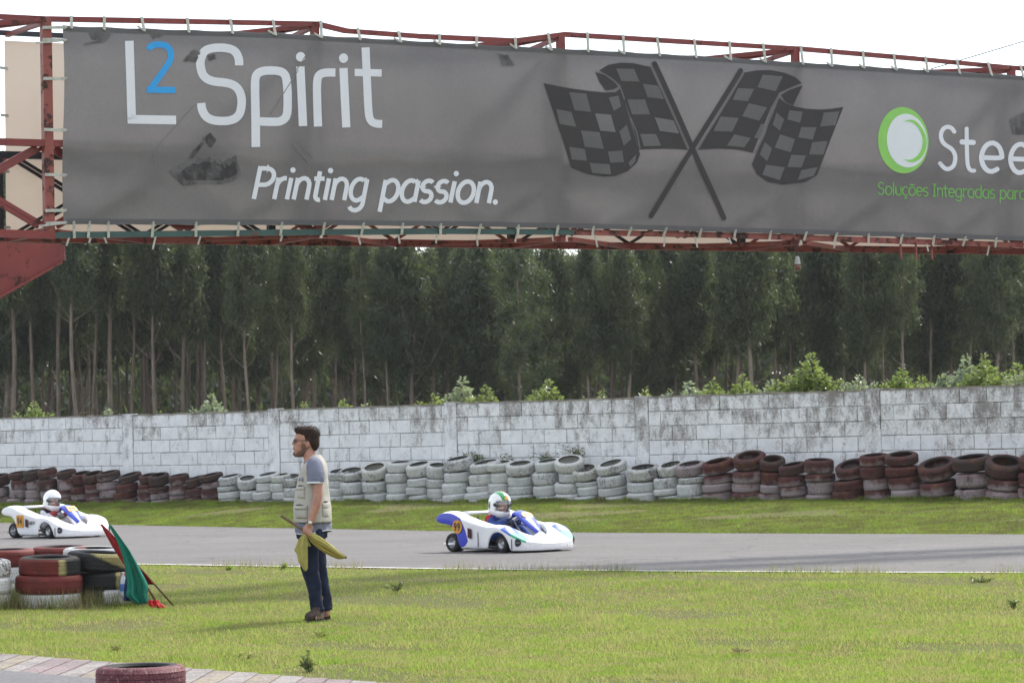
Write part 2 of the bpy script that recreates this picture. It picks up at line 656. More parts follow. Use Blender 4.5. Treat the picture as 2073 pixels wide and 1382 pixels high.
mk_ = mth(nt, 'ADD', mk_, mth(nt, 'MULTIPLY', mth(nt, 'SUBTRACT', 1.0, osc.outputs[0]), 0.035))
lich = ramp(nt, mk_, 0.555, 0.69)
wash = mixc(nt, ramp(nt, noise(nt, pos, 5, 4, 0.6), 0.3, 0.7), (0.60, 0.61, 0.62), (0.75, 0.755, 0.755))
wash = mixc(nt, mth(nt, 'MULTIPLY', oi.outputs['Random'], 0.25), wash, (0.56, 0.56, 0.54))
cc = mixc(nt, mth(nt, 'MULTIPLY', lich, 0.86), wash, mixc(nt, fleck, (0.07, 0.06, 0.055), (0.26, 0.23, 0.21)))
finish(nt, cc, 0.9, bump(nt, noise(nt, pos, 45, 5, 0.8), 0.5, 0.01), spec=0.15)
M_mortar, nt, n_, l_ = new_mat('grimy_mortar')
geo = nt.nodes.new('ShaderNodeNewGeometry')
f_ = ramp(nt, noise(nt, geo.outputs['Position'], 2.6, 6, 0.75), 0.42, 0.62)
finish(nt, mixc(nt, f_, (0.06, 0.055, 0.05), (0.50, 0.50, 0.50)), 0.95, spec=0.1)
wall = empty('block_wall', tuple(WP(pil_u[3], 0, 0.4)))
tag(wall, 'long whitewashed concrete block wall stained with black lichen behind the tyre barrier', 'wall')
CH, BL, JT = 0.272, 0.53, 0.011
def block_mesh(L):
    b = MB()
    x, z, d = (L - JT) / 2, (CH - JT) / 2, 0.14
    e = 0.010
    vs_ = [(-x, d, -z), (x, d, -z), (x, d, z), (-x, d, z), (-x, 0.004, -z), (x, 0.004, -z), (x, 0.004, z), (-x, 0.004, z),
           (-x + e, -0.004, -z + e), (x - e, -0.004, -z + e), (x - e, -0.004, z - e), (-x + e, -0.004, z - e)]
    fs = [(0, 1, 5, 4), (1, 2, 6, 5), (2, 3, 7, 6), (3, 0, 4, 7), (4, 5, 9, 8), (5, 6, 10, 9), (6, 7, 11, 10), (7, 4, 8, 11), (8, 9, 10, 11)]
    return b.add(vs_, fs).mesh('block', M_block)
blk_cache = {}
wrot = math.atan2(wd.y, wd.x)
wl_inv = Vector(wall.location)
rest = MB()
cand = []
PW = 0.31
for k in range(6):
    ua, ub = pil_u[k] + PW / 2, pil_u[k + 1] - PW / 2
    zt = top_z[k]
    for r in range(9):
        zc = zt - 0.012 - CH * (r + 0.5)
        u = ua - (BL * 0.5 if r % 2 else 0.0)
        while u < ub - 0.03:
            a, b_ = max(u, ua), min(u + BL, ub)
            if b_ - a > 0.05:
                pm = WP((a + b_) / 2, 0, zc)
                # how large it shows and whether it is in the frame
                rel = pm - EYE
                dd = rel.dot(FWD)
                xs = CX + FPX * rel.dot(RIGHT) / dd
                hid = r > 5 or xs < -20 or xs > 2095
                cand.append((9999 if hid else r * 1000 + dd, a, b_, zc, hid))
            u += BL
cand.sort()
for i, (key, a, b_, zc, hid) in enumerate(cand):
    out = random.uniform(-0.003, 0.004)
    c = WP((a + b_) / 2, out, zc)
    if i < 296 and not hid:
        L = round(b_ - a, 2)
        if L not in blk_cache:
            blk_cache[L] = block_mesh(L)
        o = link('block', blk_cache[L], wall, c - wl_inv)
        o.rotation_euler = (random.uniform(-.003, .003), random.uniform(-.004, .004), wrot)
    else:
        rest.box(c - wl_inv + wn_ * -0.07, (b_ - a - JT, 0.14, CH - JT), 0, Matrix.Rotation(wrot, 3, 'Z'))
o = rest.build('lower_blocks', M_block, wall); o['kind'] = 'stuff'
core, pil = MB(), None
rotw = Matrix.Rotation(wrot, 3, 'Z')
for k in range(6):
    ua, ub, zt = pil_u[k] + PW / 2, pil_u[k + 1] - PW / 2, top_z[k]
    b = MB().box(WP((ua + ub) / 2, -0.085, zt / 2 - 0.02) - wl_inv, (ub - ua, 0.16, zt - 0.03), 0, rotw)
    b.build('mortar_core', M_mortar, wall)
    cp = MB()
    nseg = 24                                           # uneven mortar capping
    for i in range(nseg):
        u0, u1 = ua + (ub - ua) * i / nseg, ua + (ub - ua) * (i + 1) / nseg
        cp.box(WP((u0 + u1) / 2, -0.075, zt - 0.008 + random.uniform(-.006, .008)) - wl_inv, (u1 - u0, 0.17 + random.uniform(-.01, .012), 0.03), 0, rotw)
    cp.build('wall_capping', plain('capping_%d' % k, (0.30, 0.27, 0.23), 0.95, 0.4, 5, 0.4) if k == 0 else bpy.data.materials['capping_0'], wall)
for k in range(7):
    zt = max(top_z[max(0, k - 1)], top_z[min(5, k)]) + 0.02
    p = MB()
    nz = 10
    for i in range(nz):
        p.box(WP(pil_u[k], -0.07 + random.uniform(0, .004), zt * (i + 0.5) / nz) - wl_inv, (PW - 0.004 + random.uniform(-.02, .012), 0.165, zt / nz), 0, rotw)
    p.build('wall_pillar', M_block, wall).color = (0, 0, 0, 1)

# ================================================================== GANTRY
G0 = at(97, 465, 33.0); G0.z = 0
g = Vector((0.882, 0.471, 0)).normalized()
gn = Vector((-g.y, g.x, 0))                       # away from the camera
GW = 1.4
def GP(a, w, z): return G0 + g * a + gn * w + Vector((0, 0, z))
def gpx(x, y, w=0.0):
    p = on_plane(x, y, G0 + gn * w, gn)
    return (p - G0).dot(g), p.z
def red_steel(name, base, rust, amt):
    m, nt, n, l = new_mat(name)
    v = coords(nt)
    f = ramp(nt, noise(nt, v, 5.5, 6, 0.75), 0.60 - amt, 0.66 - amt)
    f2 = ramp(nt, noise(nt, v, 2.0, 3, 0.6), 0.3, 0.7)
    c = mixc(nt, f2, tuple(x * 0.72 for x in base), base)
    c = mixc(nt, f, c, rust)
    finish(nt, c, mixc(nt, f, (0.45, 0.45, 0.45), (0.9, 0.9, 0.9)), bump(nt, noise(nt, v, 30, 4, 0.7), 0.15, 0.005))
    return m
M_red = red_steel('red_paint', (0.205, 0.032, 0.026), (0.05, 0.022, 0.018), 0.02)
M_redrust = red_steel('rusty_red_paint', (0.26, 0.062, 0.045), (0.045, 0.022, 0.018), 0.075)
M_green = red_steel('green_paint', (0.035, 0.085, 0.075), (0.16, 0.05, 0.035), 0.0)
M_black = red_steel('black_paint', (0.022, 0.022, 0.026), (0.05, 0.035, 0.03), -0.02)
node_px = [97, 642, 1140, 1615, 2052]
node_a = [gpx(x, 290)[0] for x in node_px]
stepa = (node_a[-1] - node_a[0]) / 4
node_a = [node_a[0] - stepa] + node_a + [node_a[-1] + stepa, node_a[-1] + 2 * stepa]
gantry = empty('gantry', tuple(GP(0, 0, 0)))
tag(gantry, 'rusty red steel truss gantry spanning the track above', 'gantry')
gl = Vector(gantry.location)
rails = dict(
    top=[gpx(*p) for p in [(97, 39), (380, 44), (642, 49), (700, 63), (850, 74), (1040, 83), (1140, 70), (1400, 86), (1615, 99), (1850, 119), (2052, 138)]],
    low=[gpx(*p) for p in [(97, 476), (550, 471), (900, 468), (1160, 470), (1500, 477), (2052, 496)]])
def ext(pl):
    return [(node_a[0], pl[0][1])] + pl + [(node_a[-1], pl[-1][1])]
for k in rails: rails[k] = ext(rails[k])
def zr(kind, a):
    return float(np.interp(a, [p[0] for p in rails[kind]], [p[1] for p in rails[kind]]))
zmid = gpx(60, 289)[1]
zlow = float(np.mean([p[1] for p in rails['low']]))
ztop = float(np.mean([p[1] for p in rails['top']]))
def gbar(name, p, q, w, h, mat, up=Vector((0, 0, 1))):
    c = (Vector(p) + Vector(q)) / 2
    b = MB().bar(Vector(p) - gl, Vector(q) - gl, w, h, 0, up)
    return b.build(name, mat, gantry)
def rail(name, pl, w, mat, th=0.062):
    b = MB()
    for i in range(len(pl) - 1):
        p, q = GP(pl[i][0], w, pl[i][1]), GP(pl[i + 1][0], w, pl[i + 1][1])
        d = (q - p).normalized() * 0.006
        b.bar(p - d - gl, q + d - gl, th + i % 2 * 0.003, th + i % 2 * 0.003)
    return b.build(name, mat, gantry)
rail('top_rail', rails['top'], 0, M_red, 0.055)
a_split = gpx(1158, 470)[0]
lowg = [p for p in rails['low'] if p[0] < a_split - 0.1]
zs = zr('low', a_split)
rail('bottom_rail', [(node_a[1] + .05, zr('low', node_a[1]))] + [p for p in lowg if p[0] > node_a[1] + .05] + [(a_split, zs)], 0, M_green, 0.066)
rail('bottom_rail', [(a_split, zs)] + [p for p in rails['low'] if p[0] > a_split + 0.1], 0.004, M_redrust, 0.066)
rail('bottom_rail', [(node_a[0], zlow), (node_a[1] + .05, zr('low', node_a[1]))], 0, M_red, 0.085)
rail('mid_rail', [(node_a[0], zmid), (node_a[-1], zmid)], 0.005, M_red, 0.075)
rail('back_top_rail', [(node_a[1] - .3, ztop - .02), (node_a[-1], ztop - .02)], GW, M_black, 0.055)
rail('back_mid_rail', [(node_a[1] - .3, zmid), (node_a[-1], zmid)], GW, M_black, 0.08)
rail('back_bottom_rail', [(node_a[0], zlow), (node_a[-1], zlow)], GW, M_redrust, 0.09)
for i, a in enumerate(node_a):
    zt_ = zr('top', a) + 0.02
    big = 0.105 if i == 1 else 0.085
    gbar('post', GP(a, 0.012, zr('low', a) - .03), GP(a, 0.012, zt_), big, big, M_redrust if i == 1 else M_red, gn)
    sh = -.12 if i == 1 else 0
    gbar('back_post', GP(a + sh, GW - .01, zlow - .03), GP(a + sh, GW - .01, zmid if i == 1 else ztop), 0.085, 0.085, M_black, gn)
    gbar('cross_beam', GP(a, 0.05, zlow - .012), GP(a, GW - .05, zlow - .012), 0.07, 0.07, M_red)
    gbar('cross_beam', GP(a, 0.05, zt_ - .05), GP(a, GW - .05, ztop - .05), 0.05, 0.05, M_red)
    if i < len(node_a) - 1:
        b_ = node_a[i + 1]
        am = (a + b_) / 2
        # double-angle cross bracing of the lower half, front and back
        for (w, mat) in ((0.05, M_red), (GW - .06, M_black if i % 2 else M_redrust)):
            for off in ((-0.05, 0.05) if w < 1 or i < 2 else (0.0,)):
                th = 0.035 if w > 1 or i > 1 else 0.045
                gbar('brace', GP(a + .06 + off, w, zlow + .03), GP(am + off, w, zmid - .03), th, th, mat)
                gbar('brace', GP(am + off, w + .04, zlow + .03), GP(a + .06 + off, w + .04, zmid - .03), th, th, mat)
                gbar('brace', GP(am + off, w, zmid - .03), GP(b_ - .06 + off, w + .006, zlow + .03), th, th, mat)
                gbar('brace', GP(b_ - .06 + off, w + .04, zmid - .03), GP(am + off, w + .046, zlow + .03), th, th, mat)
        gbar('roof_brace', GP(a, 0.03, zr('top', a) - .005), GP(a - 0.9 if i else a + 1.2, GW, ztop - .07), 0.06, 0.06, M_red)
        gbar('roof_brace', GP(b_, 0.03, zr('top', b_) - .012), GP(b_ - 1.25, GW - .02, ztop - .02), 0.055, 0.055, M_red)
        gbar('floor_brace', GP(a + .1, 0.05, zlow - .02), GP(am, GW - .05, zlow - .02), 0.06, 0.05, M_red)
        gbar('floor_brace', GP(am, GW - .05, zlow - .026), GP(b_ - .1, 0.05, zlow - .026), 0.06, 0.05, M_redrust)
# bracket and legs at the left
aL = node_a[1]
br = MB()
zb = gpx(60, 492)[1]
prof = [(aL + .12, zb), (aL + .12, zb - .20), (aL - .62, zb - .60), (aL - 1.3, zb - .95), (aL - 1.3, zb)]
for w0, w1 in ((-0.03, 0.03),):
    vs_ = [GP(a, w, z) - gl for w in (w0, w1) for a, z in prof]
    n5 = len(prof)
    fs = [tuple(range(n5)), tuple(reversed(range(n5, 2 * n5)))] + [(i, i + n5, (i + 1) % n5 + n5, (i + 1) % n5) for i in range(n5)]
    br.add(vs_, fs)
o = br.build('bracket_plate', M_red, gantry); fix_normals(o.data)
fl = MB()
for i in (1, 2):
    p, q = prof[i], prof[i + 1]
    fl.bar(GP(p[0], 0, p[1] - .01) - gl, GP(q[0], 0, q[1] - .01) - gl, 0.16, 0.03)
fl.bar(GP(aL + .10, 0, zb - .02) - gl, GP(aL + .10, 0, zb - .19) - gl, 0.15, 0.05)
fl.build('bracket_flange', M_red, gantry)
for w in (0.0, GW):
    gbar('leg', GP(aL - 1.38, w, -0.1), GP(aL - 1.38, w, ztop), 0.16, 0.16, M_red, gn)
    gbar('leg', GP(node_a[-1], w, -0.1), GP(node_a[-1], w, ztop), 0.16, 0.16, M_red, gn)
# three rods under the bottom rail
for x, y in ((1822, 523), (1853, 525), (1885, 526)):
    a, z = gpx(x, y)
    gbar('hanging_rod', GP(a, -0.02, z), GP(a, -0.02, zlow + .02), 0.022, 0.022, M_redrust, gn)

# ------------------------------------------------------------------ banner
def banner_mat(name, c, c2, trans, tc):
    m, nt, n, l = new_mat(name)
    v = coords(nt)
    big = ramp(nt, noise(nt, v, 0.8, 6, 0.62), 0.35, 0.7)
    fine = noise(nt, v, 26, 5, 0.85)
    cc = mixc(nt, big, c, c2)
    cc = mixc(nt, ramp(nt, fine, 0.35, 0.65), mixc(nt, 0.22, cc, (0.03, 0.03, 0.03)), cc)
    finish(nt, cc, 0.55, bump(nt, noise(nt, v, 3, 3, 0.5), 0.15, 0.03), spec=0.25, trans=trans, trans_col=tc)
    return m
M_banner = banner_mat('printed_grey_vinyl', (0.150, 0.142, 0.138), (0.212, 0.200, 0.192), 0.31, (0.28, 0.275, 0.29))
M_print_dark = banner_mat('printed_charcoal', (0.070, 0.064, 0.064), (0.088, 0.080, 0.080), 0.4, (0.10, 0.095, 0.095))
M_print_soft = banner_mat('printed_shadow', (0.125, 0.117, 0.114), (0.165, 0.155, 0.15), 0.42, (0.22, 0.21, 0.21))
M_print_lite = banner_mat('printed_light', (0.24, 0.23, 0.23), (0.30, 0.29, 0.28), 0.42, (0.36, 0.35, 0.35))
def mottle_mat(name, ca, cb, lo, hi):
    m, nt, n, l = new_mat(name)
    v = coords(nt)
    mv = nt.nodes.new('ShaderNodeVectorMath'); mv.operation = 'SNAP'; mv.inputs[1].default_value = (.028, .028, .028)   # coarse print dots
    l.new(v, mv.inputs[0])
    k = ramp(nt, noise(nt, mv.outputs[0], 4.5, 5, .75), lo, hi)
    finish(nt, mixc(nt, k, ca, cb), .55, spec=.25, trans=.3, trans_col=(.18, .175, .18))
    return m
M_mottle = mottle_mat('printed_dark_mottle', (.150, .142, .138), (.055, .050, .050), .36, .52)
M_mottle2 = mottle_mat('printed_soft_mottle', (.172, .163, .157), (.085, .079, .077), .46, .62)
M_print_white = plain('printed_white', (0.82, 0.83, 0.86), 0.5, 0.03, 8, trans=0.25, trans_col=(0.7, 0.72, 0.78))
M_print_blue = plain('printed_blue', (0.035, 0.36, 0.78), 0.5, 0.05, 8, trans=0.2)
M_print_green = plain('printed_green', (0.30, 0.66, 0.14), 0.5, 0.05, 8, trans=0.25)
M_print_leaf = plain('printed_leaf_green', (0.19, 0.46, 0.10), 0.5, 0.05, 8, trans=0.2)
btop = [gpx(x, y, -.07) for x, y in [(125, 51), (300, 57), (560, 66), (800, 80), (1060, 93.5), (1260, 104), (1500, 118), (1700, 130), (2073, 153)]]
bbot = [gpx(x, y, -.07) for x, y in [(130, 455), (560, 457), (900, 459), (1150, 463), (1500, 472), (1800, 480), (2073, 489)]]
A0_, A1_ = btop[0][0], node_a[-1] - .1
def bz(pl, a): return float(np.interp(a, [p[0] for p in pl] + [A1_ + .01], [p[1] for p in pl] + [pl[-1][1] + (pl[-1][1] - pl[-2][1]) / (pl[-1][0] - pl[-2][0]) * (A1_ - pl[-1][0])]))
def wav(a, z):
    return -0.075 + 0.014 * math.sin(a * 1.25 + .5) + 0.007 * math.sin(a * 2.9 + z * 1.7) + 0.004 * math.sin(a * 6.1 - z * 2.3)
banner = empty('banner', tuple(GP((A0_ + A1_) / 2, -.07, 4.15)))
tag(banner, 'long grey printed advertising banner with white lettering tied to the gantry', 'banner')
bl = Vector(banner.location)
na, nz = 200, 26
vs_, fs = [], []
for i in range(na + 1):
    a = A0_ + (A1_ - A0_) * i / na
    zt_, zb_ = bz(btop, a), bz(bbot, a)
    zt_ -= 0.012 * abs(math.sin((a - A0_) * math.pi / 0.52)); zb_ += 0.008 * abs(math.sin((a - A0_) * math.pi / 0.52))
    for j in range(nz + 1):
        z = zb_ + (zt_ - zb_) * j / nz
        da = 0.02 * math.sin(z * 2.4) * max(0, 1 - i / 6)
        vs_.append(GP(a + da, wav(a, z), z) - bl)
for i in range(na):
    for j in range(nz):
        k = i * (nz + 1) + j
        fs.append((k, k + nz + 1, k + nz + 2, k + 1))
b = MB(); b.add(vs_, fs)
b.build('sheet', M_banner, banner, True)
# folded hems
M_hem = banner_mat('hem_vinyl', (0.135, 0.131, 0.132), (0.165, 0.160, 0.160), 0.3, (0.22, 0.22, 0.235))
for pl, sg in ((btop, -1), (bbot, 1)):
    vs_, fs = [], []
    for i in range(161):
        a = A0_ + .02 + (A1_ - A0_ - .04) * i / 160
        z = bz(pl, a) + sg * 0.014
        for k in (0, 1):
            vs_.append(GP(a, wav(a, z) - .005, z + sg * k * .055) - bl)
    for i in range(160):
        fs.append((2 * i, 2 * i + 2, 2 * i + 3, 2 * i + 1))
    MB().add(vs_, fs).build('hem', M_hem, banner, True)

def refine(me, maxlen, passes=6):
    bm = bmesh.new(); bm.from_mesh(me)
    bmesh.ops.triangulate(bm, faces=bm.faces)
    for _ in range(passes):
        es = [e for e in bm.edges if e.calc_length() > maxlen]
        if not es: break
        bmesh.ops.subdivide_edges(bm, edges=es, cuts=1)
        bmesh.ops.triangulate(bm, faces=bm.faces)
    bm.to_mesh(me); bm.free()

def decal(name, polys, mat, layer=1, parent=None):
    """printed shape: polygons in photograph pixels, laid on the banner surface. polys: list of (points, holes-free) or (verts, faces)"""
    vs_, fs = [], []
    for p in polys:
        if isinstance(p, tuple):
            v2, f2 = p
        else:
            v2 = p
            f2 = tessellate_polygon([[Vector((x, y, 0)) for x, y in v2]])
        b0 = len(vs_)
        for x, y in v2:
            a, z = gpx(x, y, -.075)
            vs_.append((a, 0, z))
        fs += [tuple(i + b0 for i in f) for f in f2]
    me = bpy.data.meshes.new(name); me.from_pydata(vs_, [], fs); me.materials.append(mat); me.update()
    refine(me, 0.09, 9)
    for v in me.vertices:
        a, _, z = v.co
        v.co = GP(a, wav(a, z) - 0.004 - 0.004 * layer, z) - bl
    me.update()
    bm = bmesh.new(); bm.from_mesh(me)
    for f in bm.faces:
        if f.normal.dot(gn) > 0: f.normal_flip()
    bm.to_mesh(me); bm.free()
    return link(name, me, parent or banner)

def stroke(pts, w, rnd=False, closed=False):
    """a ribbon polygon (as quads) along a polyline in pixels"""
    P = [Vector((x, y)) for x, y in pts]
    n = len(P)
    L, Rr = [], []
    for i in range(n):
        if closed:
            d0, d1 = (P[i] - P[i - 1]).normalized(), (P[(i + 1) % n] - P[i]).normalized()
        else:
            d0 = (P[i] - P[i - 1]).normalized() if i else (P[1] - P[0]).normalized()
            d1 = (P[i + 1] - P[i]).normalized() if i < n - 1 else d0
        t = (d0 + d1).normalized() if (d0 + d1).length > 1e-6 else d0
        nn = Vector((-t.y, t.x))
        k = 1 / max(0.5, nn.dot(Vector((-d0.y, d0.x))))
        L.append(P[i] + nn * w / 2 * k); Rr.append(P[i] - nn * w / 2 * k)
    v = L + Rr
    f = [(i, (i + 1) % n, n + (i + 1) % n, n + i) for i in range(n if closed else n - 1)]
    out = [([tuple(p) for p in v], f)]
    if rnd and not closed:
        for c in (P[0], P[-1]):
            out.append(disc(c.x, c.y, w / 2, w / 2))
    return out
def disc(cx, cy, rx, ry, n=28, rot=0.0):
    v = [(cx + rx * math.cos(t) * math.cos(rot) - ry * math.sin(t) * math.sin(rot), cy + rx * math.cos(t) * math.sin(rot) + ry * math.sin(t) * math.cos(rot)) for t in np.linspace(0, 2 * math.pi, n, endpoint=False)]
    return (v, [tuple(range(n))])
def smooth_pts(pts, k=3):
    for _ in range(k):
        q = [pts[0]]
        for a, b in zip(pts[:-1], pts[1:]):
            q += [(a[0] * .75 + b[0] * .25, a[1] * .75 + b[1] * .25), (a[0] * .25 + b[0] * .75, a[1] * .25 + b[1] * .75)]
        q.append(pts[-1]); pts = q
    return pts
def sc(pts, k, ox=0, oy=0): return [(x / k + ox, y / k + oy) for x, y in pts]
Z4 = 2.657
W_ = 17.2
decal('letter', stroke([(262.2, 83), (266.8, 242.5)], 17.5) + [([(258.3, 233), (275.7, 233), (357, 234.3), (357, 252), (258.5, 250.5)], [(0, 1, 2, 3, 4)])], M_print_white, 1)
decal('letter', stroke(smooth_pts(sc([(800, 268), (812, 248), (840, 240), (875, 240), (905, 252), (920, 280), (922, 312), (908, 345), (812, 478)], Z4), 2), 12.6) +
      [(sc([(790, 466), (822, 466), (944, 468), (944, 502), (789, 499)], Z4), [(0, 1, 2, 3, 4)])], M_print_blue, 2)
decal('letter', stroke(smooth_pts(sc([(1283, 354), (1283, 318), (1262, 275), (1215, 259), (1150, 258), (1098, 272), (1078, 318), (1076, 355), (1090, 410), (1135, 440), (1225, 447), (1272, 468), (1297, 515), (1298, 575), (1284, 625), (1240, 652), (1155, 652), (1108, 632), (1085, 590), (1082, 555)], Z4), 2), 17.0), M_print_white, 1)
decal('letter', stroke(smooth_pts(sc([(1373, 792), (1371, 600), (1367, 440), (1376, 400), (1410, 382), (1480, 381), (1522, 392), (1539, 430), (1543, 560), (1538, 630), (1505, 656), (1470, 658), (1392, 655)], Z4), 2), 17.0), M_print_white, 1)
decal('letter', stroke(sc([(1611, 360), (1625, 680)], Z4), 17.2) + [disc(*sc([(1613, 308)], Z4)[0], 9.5, 9.7)], M_print_white, 1)
decal('letter', stroke(smooth_pts(sc([(1707, 682), (1703, 560), (1701, 440), (1712, 403), (1748, 391), (1802, 392)], Z4), 2), 16.8), M_print_white, 1)
decal('letter', stroke([(694.5, 138.5), (699.8, 258.5)], 16.6) + [disc(694.6, 118.5, 9.2, 9.6)], M_print_white, 1)
decal('letter', stroke(smooth_pts([(738.5, 97), (741.5, 160), (744.5, 228), (748.5, 245), (759, 251), (773, 251.5)], 2), 16.0) + [([(717, 140), (771, 141.3), (771, 156), (717, 154.7)], [(0, 1, 2, 3)])], M_print_white, 1)

def arc(cx, cy, rx, ry, a0, a1, n=14):
    return [(cx + rx * math.cos(math.radians(a0 + (a1 - a0) * i / n)), cy + ry * math.sin(math.radians(a0 + (a1 - a0) * i / n))) for i in range(n + 1)]
# one-stroke letters: x-height 1, y upwards; (advance, strokes, closed strokes, dots)
GL = {
 'P': (1.02, [[(.1, 0), (.1, 1.515)], [(.12, 1.42), (.45, 1.42)] + arc(.45, 1.04, .42, .38, 90, -90) + [(.1, .66)]], []),
 'r': (.62, [[(.1, 0), (.1, 1.0)], [(.1, .55)] + arc(.46, .58, .36, .40, 170, 80, 6)], []),
 'i': (.36, [[(.12, 0), (.12, 1.0)]], [(.12, 1.36)]),
 'n': (.92, [[(.1, 0), (.1, 1.0)], [(.1, .5)] + arc(.42, .62, .32, .37, 170, 0, 8) + [(.74, 0)]], []),
 't': (.62, [[(.22, 1.32), (.22, .28)] + arc(.42, .22, .2, .22, 180, 290, 6), [(.0, .98), (.52, .98)]], []),
 'g': (.98, [arc(.44, .5, .38, .5, 60, 300, 16) + [(.8, .2)], [(.8, 1.0), (.8, -.1)] + arc(.45, -.12, .35, .34, 0, -150, 9), [(.62, .94), (.8, .97)]], []),
 'a': (.98, [arc(.44, .5, .38, .5, 60, 300, 16) + [(.8, .2)], [(.8, 1.0), (.8, 0)], [(.62, .94), (.8, .97)]], []),
 'p': (.98, [[(.1, 1.0), (.1, -.5)], [(.1, .8)] + arc(.46, .5, .38, .5, 120, -120, 16) + [(.1, .2)]], []),
 's': (.78, [arc(.36, .74, .28, .26, 40, 180, 8) + arc(.36, .74, .28, .24, 180, 250, 4) + arc(.34, .26, .30, .26, 65, -140, 12)], []),
 'o': (.98, [arc(.44, .5, .40, .5, 0, 360, 26)], []),
 'u': (.90, [[(.08, 1.0), (.08, .38)] + arc(.41, .38, .33, .37, 180, 360, 9) + [(.74, 1.0)], [(.74, .4), (.74, 0)]], []),
 'l': (.34, [[(.1, 1.48), (.1, 0)]], []),
 'e': (.92, [[(.05, .52), (.80, .52)] + arc(.43, .5, .38, .5, 3, 310, 20)], []),
 'd': (.98, [arc(.44, .5, .38, .5, 60, 300, 16) + [(.8, .2)], [(.8, 1.48), (.8, 0)]], []),
 'I': (.56, [[(.22, 0), (.22, 1.42)], [(.04, 1.42), (.40, 1.42)], [(.04, 0), (.40, 0)]], []),
 'S': (.96, [arc(.42, 1.07, .34, .35, 30, 180, 8) + arc(.42, 1.07, .34, .33, 180, 250, 4) + arc(.40, .38, .38, .38, 62, -150, 12)], []),
 'c': (.84, [arc(.43, .5, .38, .5, 50, 310, 18)], []),
 '.': (.40, [], [(.14, .06)]),
}
GL['ç'] = (.84, GL['c'][1] + [[(.44, 0), (.40, -.16), (.54, -.22), (.50, -.36), (.34, -.38)]], [])
GL['õ'] = (.98, GL['o'][1] + [[(.18, 1.22), (.32, 1.32), (.54, 1.22), (.70, 1.32)]], [])
def letters(s, mat, p0, p1, xh, skew, w, rnd):
    """one printed part per letter, set along the pixel line p0..p1"""
    adv = sum(GL[ch][0] for ch in s)
    x = 0.0
    for ch in s:
        a, sts, dots = GL[ch]
        def T(q):
            t = (x + q[0]) / adv
            return (p0[0] + (p1[0] - p0[0]) * t + q[1] * xh * skew, p0[1] + (p1[1] - p0[1]) * t - q[1] * xh)
        polys = []
        for st in sts:
            polys += stroke([T(q) for q in st], w, rnd)
        for dq in dots:
            cxy = T(dq); polys.append(disc(cxy[0], cxy[1], w * .60, w * .62, 16))
        decal('letter', polys, mat, 1)
        x += a
letters('Printing', M_print_white, (509, 403), (741, 406.5), 43.5, 0.20, 9.0, False)
letters('passion.', M_print_white, (768, 407.5), (1012, 412), 43.0, 0.20, 9.0, False)
Z7, O7 = 5.53, (1740, 190)
decal('letter', stroke(smooth_pts(sc([(1058, 425), (1030, 385), (985, 368), (940, 385), (912, 430), (905, 480), (925, 545), (975, 585), (1030, 615), (1068, 675), (1072, 745), (1050, 815), (990, 848), (945, 835), (898, 782)], Z7, *O7), 2), 8.6, True), M_print_white, 1)
decal('letter', stroke(smooth_pts(sc([(1196, 392), (1198, 560), (1203, 760), (1215, 830), (1245, 862), (1277, 862)], Z7, *O7), 2), 8.0, True) + stroke(sc([(1146, 540), (1268, 546)], Z7, *O7), 10.5, True), M_print_white, 1)
def e_(dx, dy):
    pts = [(1370, 716), (1580, 724), (1582, 690), (1560, 610), (1515, 562), (1465, 550), (1410, 575), (1370, 640), (1354, 720), (1372, 800), (1415, 858), (1465, 875), (1515, 855), (1530, 845)]
    return stroke(smooth_pts(sc([(x + dx, y + dy) for x, y in pts], Z7, *O7), 2), 9.6, True)
decal('letter', e_(0, 0), M_print_white, 1)
decal('letter', e_(320, 14), M_print_white, 1)
decal('letter', stroke(sc([(2010, 400), (2016, 905)], Z7, *O7), 8.4, True), M_print_white, 1)
letters('Soluções', M_print_leaf, (1778, 393.5), (1879, 397.5), 17.0, 0.0, 2.6, True)
letters('Integradas', M_print_leaf, (1887, 397.5), (2014, 402), 17.0, 0.0, 2.6, True)
letters('para', M_print_leaf, (2022, 402.5), (2076, 404), 17.0, 0.0, 2.6, True)
lg = lambda pts: sc(pts, Z7, *O7)
c0 = lg([(487, 520)])[0]; c1 = lg([(528, 525)])[0]
decal('logo_ring', [disc(c0[0], c0[1], 281 / Z7, 371 / Z7, 48, -0.05)], M_print_green, 1)
decal('logo_centre', [disc(c1[0], c1[1], 224 / Z7, 301 / Z7, 48, -0.09)], M_print_white, 2)
outer = smooth_pts(lg([(478, 322), (545, 287), (620, 297), (690, 370), (735, 460), (748, 540), (735, 630), (690, 715), (620, 765), (550, 765), (488, 735)]), 2)
inner = smooth_pts(lg([(488, 735), (560, 742), (625, 712), (680, 640), (705, 550), (690, 450), (640, 360), (580, 315), (530, 307), (478, 322)]), 2)
decal('logo_swoosh', [outer + inner[1:-1]], M_print_green, 3)
Z8, O8 = 3.239, (1090, 100)
def poly8(p): return sc(p, Z8, *O8)
